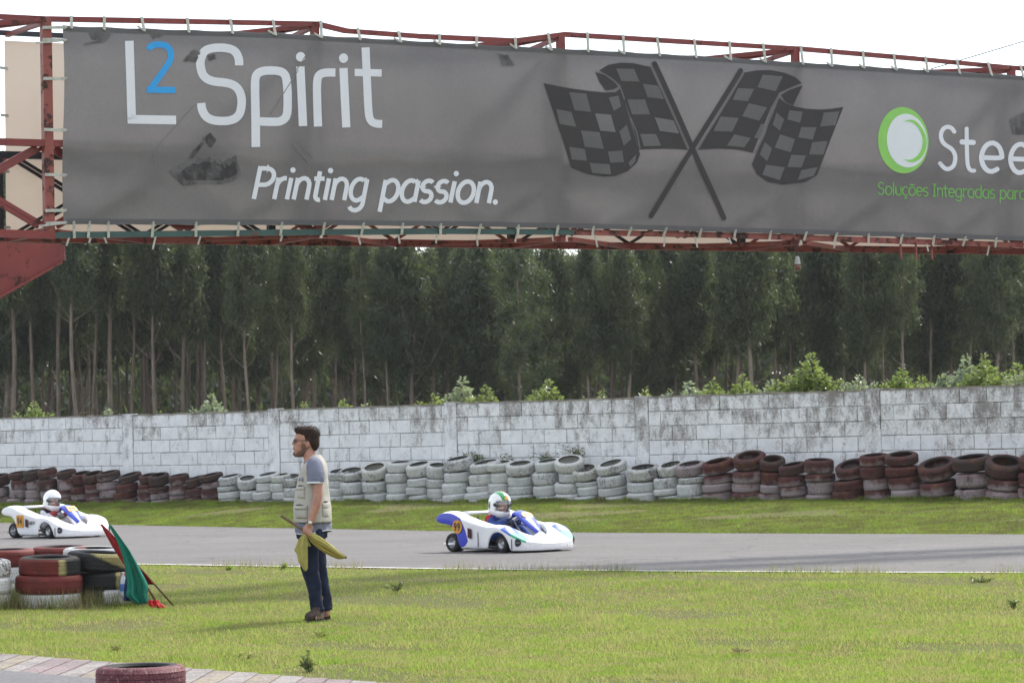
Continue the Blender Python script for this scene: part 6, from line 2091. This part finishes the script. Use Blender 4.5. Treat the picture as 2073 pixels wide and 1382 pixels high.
def crown_geo(seed, hc, rad, nclump, nleaf, low=0.0):
    r = np.random.default_rng(seed)
    t = r.beta(1.25, 1.25, nclump)
    prof = np.interp(t, [0, .12, .35, .6, .85, 1.0], [.35, .75, 1.0, .86, .50, .10])
    a = r.uniform(0, 2 * np.pi, nclump)
    q = np.sqrt(r.uniform(.08, 1, nclump)) * prof * rad * r.uniform(.75, 1.15, nclump)
    cc = np.stack([q * np.cos(a), q * np.sin(a), t * hc], 1)
    ci = r.integers(0, nclump, nleaf)
    sz = r.uniform(.12, .34, nclump)
    C = cc[ci] + r.normal(0, 1, (nleaf, 3)) * sz[ci][:, None] * np.array([.8, .8, 1.0])
    D = unit(np.array([0, 0, -1.0]) + r.normal(0, .9, (nleaf, 3))) * r.uniform(.07, .17, (nleaf, 1))
    S = unit(np.cross(D, r.normal(size=(nleaf, 3)))) * r.uniform(.016, .036, (nleaf, 1))
    return C, D, S, cc
TREES = []
for s in range(9):
    hc = [6.0, 7.0, 5.2, 6.5, 7.5, 5.6, 6.2, 8.2, 4.6][s]; rad = [1.25, 1.5, 1.1, 1.45, 1.35, 1.6, 1.2, 1.7, 1.25][s]
    C, D, S, cc = crown_geo(40 + s, hc, rad, 120, 13000)
    me = leaf_mesh('crown', C, D, S, M_leaf)
    TREES.append((me, hc, rad, cc))
def trunk_mesh(seed, Ht, r0, cc, base):
    r = random.Random(seed)
    b = MB()
    pts, rr = [], []
    bx, by = r.uniform(-.3, .3), r.uniform(-.3, .3)
    for i in range(10):
        t = i / 9
        pts.append((bx * math.sin(t * 2.2) + .06 * math.sin(t * 9 + seed), by * math.sin(t * 2.0), t * Ht)); rr.append(r0 * (1 - .80 * t) + .012)
    b.tube(pts, rr, 8)
    for k in range(8):                                  # limbs to the clumps
        c = cc[r.randrange(len(cc))]
        zt = base + c[2]
        z0 = max(base * .72, zt - r.uniform(.8, 2.0))
        i = min(8, int(z0 / Ht * 9)); p = Vector(pts[i]).lerp(Vector(pts[i + 1]), z0 / Ht * 9 - i)
        e = Vector((c[0], c[1], zt)); mid = p.lerp(e, .5) - Vector((0, 0, .25))
        b.tube([p, mid, e], [.020, .012, .005], 5, cap=False)
    for k in range(4):                                   # dead snags lower down
        z0 = base * r.uniform(.45, .95); a = r.uniform(0, 6.28); L = r.uniform(.4, 1.3)
        i = min(8, int(z0 / Ht * 9)); p = Vector(pts[i])
        b.tube([p, p + Vector((math.cos(a) * L * .6, math.sin(a) * L * .6, L * .5)), p + Vector((math.cos(a) * L, math.sin(a) * L, L * 1.1))], [.022, .014, .005], 5, cap=False)
    return b.mesh('trunk', M_bark, True)
TV = []
for i, (me, hc, rad, cc) in enumerate(TREES):
    for j in range(3):
        base = [5.5, 7.6, 3.4][j]
        TV.append((trunk_mesh(i * 3 + j, base + hc * .93, .066 + .012 * (i % 4), cc, base), me, base, hc, i, j))
tcount = 0
tree_pos = []
def put_tree(x, y, Ht, ratio, label, thick=1.0, slim=1.0):
    """Ht total height; ratio = bare trunk share"""
    global tcount
    best = min(TV, key=lambda q: abs(q[2] / (q[2] + q[3]) - ratio) + random.random() * .16)
    tm_, cm, base, hc, i, j = best
    s = Ht / (base + hc)
    root = empty('eucalyptus_tree', (x, y, 0.25), random.uniform(0, 6.28))
    root.scale = (s * thick, s * thick, s)
    link('trunk', tm_, root)
    link('crown', cm, root, (0, 0, base)).scale = (slim, slim, 1.08)
    tag(root, label, 'tree', 'eucalyptus trees of the plantation behind the wall')
    tcount += 1
    return root
def top_for(px):            # height of the tree line along the picture, in photo pixels
    return np.interp(px, [-200, 0, 300, 600, 800, 860, 905, 960, 1030, 1085, 1120, 1150, 1185, 1240, 1300, 1340, 1500, 1800, 2073, 2300],
                     [330, 340, 400, 455, 492, 505, 480, 488, 492, 500, 492, 530, 492, 480, 505, 470, 430, 450, 440, 420])
NTH = ORD + ['eighteenth', 'nineteenth', 'twentieth', 'twenty-first', 'twenty-second', 'twenty-third', 'twenty-fourth', 'twenty-fifth', 'twenty-sixth', 'twenty-seventh', 'twenty-eighth']
front_px = [20, 62, 108, 150, 178, 210, 256, 300, 362, 402, 455, 500, 549, 590, 628, 668, 705, 738, 785, 822, 868, 905, 940, 975, 1018, 1060, 1120, 1165, 1190, 1228, 1262, 1300, 1340, 1364, 1405, 1440, 1482,
            1520, 1560, 1600, 1630, 1668, 1700, 1742, 1780, 1820, 1868, 1920, 1960, 1998, 2040, 2085, -30]
for k, px in enumerate(front_px):
    d = 118 + random.uniform(-5, 5)
    yt = top_for(px) + random.uniform(0, 28)
    p = at(px, yt, d)
    Ht = p.z - .25
    ratio = float(np.interp(px, [0, 300, 600, 760, 900, 1300, 1600, 2073], [.64, .62, .56, .42, .36, .42, .50, .52])) + random.uniform(-.12, .12)
    big = abs(px - 705) < 70
    o_ = sorted(front_px).index(px)
    kind_ = 'bare-trunked' if ratio > .55 else ('low-crowned' if ratio < .42 else 'slim')
    lab = '%s eucalyptus in the front row, %s trunk from the left edge' % (kind_, NTH[o_]) if o_ < 27 else '%s eucalyptus in the front row, %s trunk from the right edge' % (kind_, NTH[len(front_px) - o_ - 1])
    put_tree(p.x, p.y, Ht, ratio, lab, random.uniform(1.0, 1.3), random.uniform(.62, .95))
for row in range(1, 6):
    d0 = 118 + row * 8.5
    x = -30.0 - row * 1.6
    while x < 32 + row * 1.8:
        d = d0 + random.uniform(-3.5, 3.5)
        px = CX + x / d * FPX
        yt = top_for(px) + random.uniform(4, 48) + (20 if random.random() < .3 else 0) + row * 2
        p = at(px, yt, d)
        put_tree(x, d, max(8.0, p.z - .25), random.uniform(.28, .5) if 740 < px < 1010 else random.uniform(.38, .64), 'dark eucalyptus deep inside the plantation, seen between the front trunks', random.uniform(.9, 1.15), random.uniform(.75, 1.15))
        x += random.uniform(1.2, 2.0)
print('trees', tcount)
# undergrowth and the dark mass of the wood behind
r = np.random.default_rng(3)
N = 120000
C = np.stack([r.uniform(-48, 48, N), r.uniform(168, 190, N), 0.2 + r.beta(.75, 1.7, N) * 9.0], 1)
D = unit(np.array([0, 0, -1.0]) + r.normal(0, .7, (N, 3))) * r.uniform(.3, .65, (N, 1))
S = unit(np.cross(D, r.normal(size=(N, 3)))) * r.uniform(.08, .2, (N, 1))
tag(link('distant_foliage', leaf_mesh('distant_foliage', C, D, S, M_leaf)), 'dark mass of foliage closing the back of the plantation', 'foliage', kind='stuff')
N = 60000
C = np.stack([r.uniform(-40, 40, N), r.uniform(112, 166, N), 0.25 + r.beta(.8, 2.0, N) * 3.2], 1)
D = unit(np.array([0, 0, .8]) + r.normal(0, .8, (N, 3))) * r.uniform(.1, .28, (N, 1))
S = unit(np.cross(D, r.normal(size=(N, 3)))) * r.uniform(.03, .08, (N, 1))
tag(link('undergrowth', leaf_mesh('undergrowth', C, D, S, M_leaf)), 'low scrub between the eucalyptus trunks', 'undergrowth', kind='stuff')

# ================================================================== SAPLINGS ALONG THE WALL
M_sap = leaf_mat('young_leaf', (.11, .17, .055), (.19, .25, .075), .45, (.25, .33, .08), .4)
M_sapg = leaf_mat('glaucous_leaf', (.20, .26, .21), (.30, .36, .28), .40, (.30, .36, .16), .4)
M_twig = plain('twig', (.16, .10, .06), .9, .3, 20)
saps = [(70, 815, 95), (215, 828, 36), (320, 836, 22), (352, 838, 14), (424, 800, 78), (612, 816, 34), (693, 808, 46), (740, 820, 22), (843, 812, 18), (876, 797, 34), (930, 762, 74), (985, 782, 96), (1098, 770, 86),
        (1180, 806, 16), (1216, 794, 46), (1300, 788, 30), (1385, 772, 62), (1440, 766, 40), (1500, 760, 86), (1560, 772, 70), (1632, 716, 92), (1672, 756, 70), (1738, 760, 66), (1818, 746, 96), (1872, 762, 70), (1938, 722, 92), (1992, 718, 84), (2045, 735, 90), (2095, 735, 90)]
def sapling(px, yt, wpx, i):
    out = -.55 - random.uniform(0, .5)
    q = on_plane(px, yt, W0 + wn_ * out, wn_)
    d = (q - EYE).dot(FWD); s = FPX / d
    zt, w = q.z, wpx * (1.75 if px > 1340 else 1.15) / s / 2
    wallz = np.interp((q - W0).dot(wd), [(pil_u[k] + pil_u[k + 1]) / 2 for k in range(6)], top_z)
    zlo = wallz - .35
    base = Vector((q.x, q.y, .45))
    root = empty('eucalyptus_sapling', tuple(base))
    rr = random.Random(i * 7 + 1)
    b = MB()
    Cs, Ds, Ss = [], [], []
    H_ = zt - .45
    ns = max(2, int(w / .052) + 1)
    for k in range(ns):
        u = (-1 + 2 * (k + .5) / ns) + rr.uniform(-.2, .2)
        hk = H_ * (1 if k == ns // 2 else 1 - rr.uniform(.03, .12) - .22 * abs(u) * min(1, (zt - wallz)))
        if k != ns // 2: hk = min(hk, max(H_ * .5, (wallz - .45) + (zt - wallz) * rr.uniform(.25, .85)))
        top = Vector((u * w * .85, rr.uniform(-.22, .22), hk))
        foot = Vector((u * w * .25, rr.uniform(-.05, .05), 0))
        mid = foot.lerp(top, .5) + Vector((rr.uniform(-.05, .05), 0, 0))
        pts = [foot, mid, top]
        b.tube(pts, [.014, .010, .003], 5, cap=False)
        zz = max(zlo - .45, 0.0)
        while zz < hk:
            t = zz / hk
            p = foot.lerp(mid, t * 2) if t < .5 else mid.lerp(top, t * 2 - 1)
            left = hk - zz
            size = .030 + .040 * min(1, left / .25)
            br = .02 + .16 * min(1, left / .35) * rr.random()
            for m_ in range(6):
                a = rr.uniform(0, 6.28)
                o_ = Vector((math.cos(a) * br, math.sin(a) * br, rr.uniform(-.03, .05)))
                dr = Vector((math.cos(a), math.sin(a), rr.uniform(-.4, .9))).normalized()
                c_ = p + o_ + dr * size * .8
                Cs.append(c_); Ds.append(dr * size)
                sd = dr.cross(Vector((rr.uniform(-1, 1), rr.uniform(-1, 1), rr.uniform(-.2, 1)))).normalized()
                Ss.append(sd * size * rr.uniform(.38, .62))
            zz += rr.uniform(.022, .045)
    b.build('stem', M_twig, root)
    tagm = M_sapg if i % 3 == 1 else M_sap
    link('foliage', leaf_mesh('foliage', np.array(Cs), np.array(Ds), np.array(Ss), tagm), root)
    if px > 1340: lab = 'leafy young eucalyptus in the thicket above the right wall, %s from the right edge' % ORD[sum(1 for q in saps if q[0] > px)]
    elif wpx > 60: lab = {70: 'bushy young eucalyptus above the far left end of the wall', 424: 'young eucalyptus above the wall beside the marshal, on his left', 930: 'tall slim young eucalyptus left of the widest sapling over the wall',
                          985: 'broad pale green sapling above the wall over the white tyres', 1098: 'bright green sapling standing alone above the middle of the wall'}.get(px, 'young eucalyptus above the wall')
    else: lab = 'small sprig of young eucalyptus topping the wall, %s sprig from the left' % ORD[sum(1 for q in saps if q[0] < px and q[2] <= 60)]
    tag(root, lab, 'sapling', 'young eucalyptus growing behind the wall')
for i, (px, yt, w) in enumerate(saps): sapling(px, yt, w, i)

# ================================================================== GRASS AND WEEDS
def grass_mat(name, c1, c2, dry, trans=.45):
    m, nt, n, l = new_mat(name)
    geo = nt.nodes.new('ShaderNodeNewGeometry')
    pos = geo.outputs['Position']
    k = ramp(nt, noise(nt, pos, .55, 4, .6), .38, .62)
    k2 = ramp(nt, noise(nt, pos, 2.3, 4, .65), .42, .60)
    rnd = geo.outputs['Random Per Island']
    c = mixc(nt, k, c1, c2)
    c = mixc(nt, mth(nt, 'MULTIPLY', k2, .75), c, dry)
    c = mixc(nt, mth(nt, 'MULTIPLY', mth(nt, 'GREATER_THAN', rnd, .80), .75), c, (dry[0] * 1.25, dry[1] * 1.1, dry[2]))
    c = mixc(nt, mth(nt, 'MULTIPLY', rnd, .25), c, tuple(x * .5 for x in c1))
    finish(nt, c, .6, None, spec=.25, trans=trans, trans_col=c)
    return m
M_grass = grass_mat('grass_blade', (.225, .345, .045), (.31, .41, .075), (.38, .34, .16), .6)
M_moss = grass_mat('bank_grass', (.165, .260, .036), (.27, .375, .055), (.13, .105, .05), .55)
M_tall = grass_mat('tall_grass', (.14, .19, .04), (.21, .24, .07), (.32, .27, .15), .55)
def blades(name, X, Y, hmin, hmax, w, mat, lean=.45, seed=1):
    r = np.random.default_rng(seed)
    n = len(X)
    Z = hgt(X, Y)
    a = r.uniform(0, 2 * np.pi, n)
    h = r.uniform(hmin, hmax, n)
    sx, sy = np.cos(a) * w / 2, np.sin(a) * w / 2
    lx, ly = r.normal(0, lean, n) * h, r.normal(0, lean, n) * h
    V = np.empty((n, 3, 3), np.float32)
    V[:, 0] = np.stack([X - sx, Y - sy, Z - .01], 1)
    V[:, 1] = np.stack([X + sx, Y + sy, Z - .01], 1)
    V[:, 2] = np.stack([X + lx, Y + ly, Z + h], 1)
    return np_mesh(name, V.reshape(-1, 3), np.arange(n * 3).reshape(n, 3), mat, 3)
def in_frame(X, Y, pad=.6):
    return np.abs(X) < (Y * CX / FPX * 1.04 + pad)
kE = np.array([[kerb_edge(t).x, kerb_edge(t).y] for t in np.linspace(-4, 9, 60)])
def infield(n, seed, dmin=18.0):
    r = np.random.default_rng(seed)
    u = r.uniform(0, 1, n)
    Y = 1.0 / (1 / dmin + (1 / 43.0 - 1 / dmin) * u)          # denser where it is nearer
    X = r.uniform(-1, 1, n) * (Y * CX / FPX * 1.06 + .5)
    ok = Y < fN(X) - .03
    ke = np.interp(X, kE[:, 0], kE[:, 1])
    ok &= Y > ke - .02
    return X[ok], Y[ok]
def patchy(X, Y, f, th, seed):
    r = np.random.default_rng(seed)
    s = np.zeros(len(X))
    for k in range(6):
        a, b2, c2 = r.normal(0, f, 2).tolist() + [r.uniform(0, 6.28)]
        s += np.sin(X * a + Y * b2 + c2)
    return s / 2.4 > th
X, Y = infield(640000, 1)
worn_ = patchy(X, Y, 1.3, .85, 21) & (np.random.default_rng(4).uniform(0, 1, len(X)) < .8)
X, Y = X[~worn_], Y[~worn_]
tag(link('grass', blades('grass', X, Y, .008, .030, .012, M_grass, .6, 1)), 'short grass of the infield', 'grass', kind='stuff')
X, Y = infield(160000, 2)
k = patchy(X, Y, 2.2, .35, 5)
tag(link('grass_tufts', blades('grass_tufts', X[k], Y[k], .025, .065, .011, M_grass, .55, 2)), 'longer tufts scattered over the infield grass', 'grass', kind='stuff')
# far bank
r = np.random.default_rng(6)
n = 330000
u = r.uniform(0, 1, n); X = -14 + 25 * u
X = r.uniform(-13.5, 10.5, n)
Y = fF(X) + .02 + (fT(X) + .2 - fF(X)) * r.uniform(0, 1, n)
k = in_frame(X, Y, .8)
X, Y = X[k], Y[k]
tt = (Y - fF(X)) / np.maximum(fT(X) - fF(X), .5)
bare = patchy(X, Y, 1.9, .55, 9) & (r.uniform(0, 1, len(X)) < .9) & (tt > .35) & (tt < .9)
X, Y = X[~bare], Y[~bare]
tag(link('bank_grass', blades('bank_grass', X, Y, .010, .045, .016, M_moss, .6, 3)), 'mossy grass on the bank below the tyre barrier', 'grass', kind='stuff')
# fringe of weeds at the foot of the barrier, stalks beside the track
n = 26000
X = r.uniform(-13.5, 10.0, n); Y = fT(X) - .36 - np.abs(r.normal(0, .10, n))
k = in_frame(X, Y, .6) & patchy(X, Y, 2.6, -.1, 4)
tag(link('barrier_weeds', blades('barrier_weeds', X[k], Y[k], .02, .10, .018, M_moss, .5, 4)), 'weeds along the foot of the tyre barrier', 'weeds', kind='stuff')
n = 2400
X = r.uniform(-7, 6.5, n); Y = fN(X) - np.abs(r.normal(0.03, .12, n))
k = patchy(X, Y, 2.5, .0, 8)
tag(link('verge_stalks', blades('verge_stalks', X[k], Y[k], .05, .16, .007, M_tall, .3, 5)), 'dry grass stalks along the white line', 'grass', kind='stuff')
# long grass round the loose tyres
cs = [(at(x, 900, d), rad) for x, d, rad in ((94, 31.5, .36), (205, 31.9, .35), (-46, 31.3, .34), (7, 33.7, .34), (122, 33.9, .34))]
Xs, Ys = [], []
for p, rad in cs:
    m_ = 1000
    a = r.uniform(0, 2 * np.pi, m_); q = rad + np.abs(r.normal(0, .10, m_))
    Xs.append(p.x + np.cos(a) * q); Ys.append(p.y + np.sin(a) * q)
Xs, Ys = np.concatenate(Xs), np.concatenate(Ys)
tag(link('long_grass', blades('long_grass', Xs, Ys, .06, .26, .009, M_tall, .28, 6)), 'long grass growing round the loose tyre stacks', 'grass', kind='stuff')
# single weeds one can point at
M_weed = leaf_mat('weed_leaf', (.055, .095, .030), (.10, .15, .04), .4, (.18, .24, .05), .5)
def weed(px, py, wid, hei, label, mat, seed, n=70, z=None):
    q = on_z(px, py, 0.0)
    q = on_z(px, py, H(q.x, q.y)) if z is None else on_z(px, py, z)
    root = empty('weed', tuple(q))
    r2 = np.random.default_rng(seed)
    b = MB(); C, D, S = [], [], []
    for k in range(9):
        a = r2.uniform(0, 6.28); L = r2.uniform(.3, 1)
        tip = Vector((math.cos(a) * wid * L, math.sin(a) * wid * L, hei * r2.uniform(.45, 1)))
        b.tube([(0, 0, 0), tip * .5 + Vector((0, 0, hei * .12)), tip], [.004, .003, .0015], 4, cap=False)
        for m_ in range(n // 9):
            t = r2.uniform(.15, 1)
            C.append(np.array(tip) * t + r2.normal(0, .010, 3)); dd = r2.normal(0, .8, 3) + np.array([math.cos(a), math.sin(a), .5]); dd /= np.linalg.norm(dd)
            s_ = np.cross(dd, r2.normal(size=3)); s_ /= np.linalg.norm(s_)
            L2 = r2.uniform(.012, .030); D.append(dd * L2); S.append(s_ * L2 * .38)
    b.build('stem', M_twig, root)
    link('leaves', leaf_mesh('leaves', np.array(C), np.array(D), np.array(S), mat), root)
    tag(root, label, 'weed', 'weeds in the infield grass')
weed(625, 1360, .07, .16, 'dark bushy weed at the edge of the kerb', M_weed, 1, 130)
weed(650, 1290, .10, .06, 'flat rosette of bright weed right below the marshal', M_grass, 2, 90)
weed(805, 1196, .14, .12, 'straggly brownish weed right of the marshal', M_weed, 3, 80)
weed(573, 1153, .05, .08, 'bright green weed beside the white line left of the marshal', M_grass, 4, 90)
weed(462, 1153, .07, .05, 'low tuft of weed beside the white line', M_grass, 5, 80)
weed(1985, 1178, .22, .06, 'dark spreading weed at the right edge beside the white line', M_weed, 6, 150)
weed(1500, 1322, .12, .05, 'dry twiggy weed in the right half of the infield', M_tall, 7, 60)
weed(500, 1335, .12, .06, 'leafy weed clump near the kerb', M_grass, 8, 100)
weed(2050, 1228, .08, .06, 'dark weed close to the right edge of the picture', M_weed, 9, 80)
weed(235, 1318, .09, .06, 'weed at the kerb above the single red tyre', M_grass, 10, 80)
# creepers at the back of the white tyres
def creeper(px, py, w, h, label, seed):
    q = on_plane(px, py, W0 + wn_ * .10, wn_)
    root = empty('creeper', tuple(q))
    r2 = np.random.default_rng(seed)
    n = int(180 * w / .5)
    C = np.stack([r2.normal(0, w * .45, n), r2.normal(0, .05, n), -.05 + np.abs(r2.normal(0, h * .5, n)) * r2.choice([1, -.6], n)], 1)
    D = unit(r2.normal(size=(n, 3))) * r2.uniform(.018, .04, (n, 1)); S = unit(np.cross(D, r2.normal(size=(n, 3)))) * .015
    link('leaves', leaf_mesh('leaves', C, D, S, M_weed), root)
    b = MB()
    for k in range(7):
        b.tube([(r2.normal(0, w * .3), 0, -.2), (r2.normal(0, w * .4), -.02, 0), (r2.normal(0, w * .45), -.03, h * r2.uniform(.4, 1))], [.005, .004, .002], 4, cap=False)
    b.build('stem', M_twig, root)
    tag(root, label, 'creeper', 'creepers behind the white tyres')
creeper(960, 922, .42, .14, 'green creeper over the tallest white stacks left of the kart driver', 1)
creeper(1025, 930, .28, .12, 'dark creeper against the wall just above the kart driver helmet', 2)
creeper(1105, 922, .26, .10, 'creeper on the wall behind white tyres right of the kart driver', 3)
creeper(1165, 912, .36, .12, 'leafy creeper above the upright topmost white tyre', 4)
creeper(1473, 995, .16, .10, 'small plant growing between red-brown tyres at the white to red change', 5)

# ================================================================== HAZE
hm, nt, n_, l_ = new_mat('haze_air')
pv = nt.nodes.new('ShaderNodeVolumePrincipled')
pv.inputs['Color'].default_value = (.93, .95, 1.0, 1)
pv.inputs['Density'].default_value = 0.00015
pv.inputs['Anisotropy'].default_value = 0.2
oo = nt.nodes.new('ShaderNodeOutputMaterial'); l_.new(pv.outputs[0], oo.inputs['Volume'])
hz_ = MB().box((0, 240, 8.5), (820, 740, 19)).build('haze', hm)
tag(hz_, 'thin bright haze between the track and the wood', 'haze', kind='stuff')
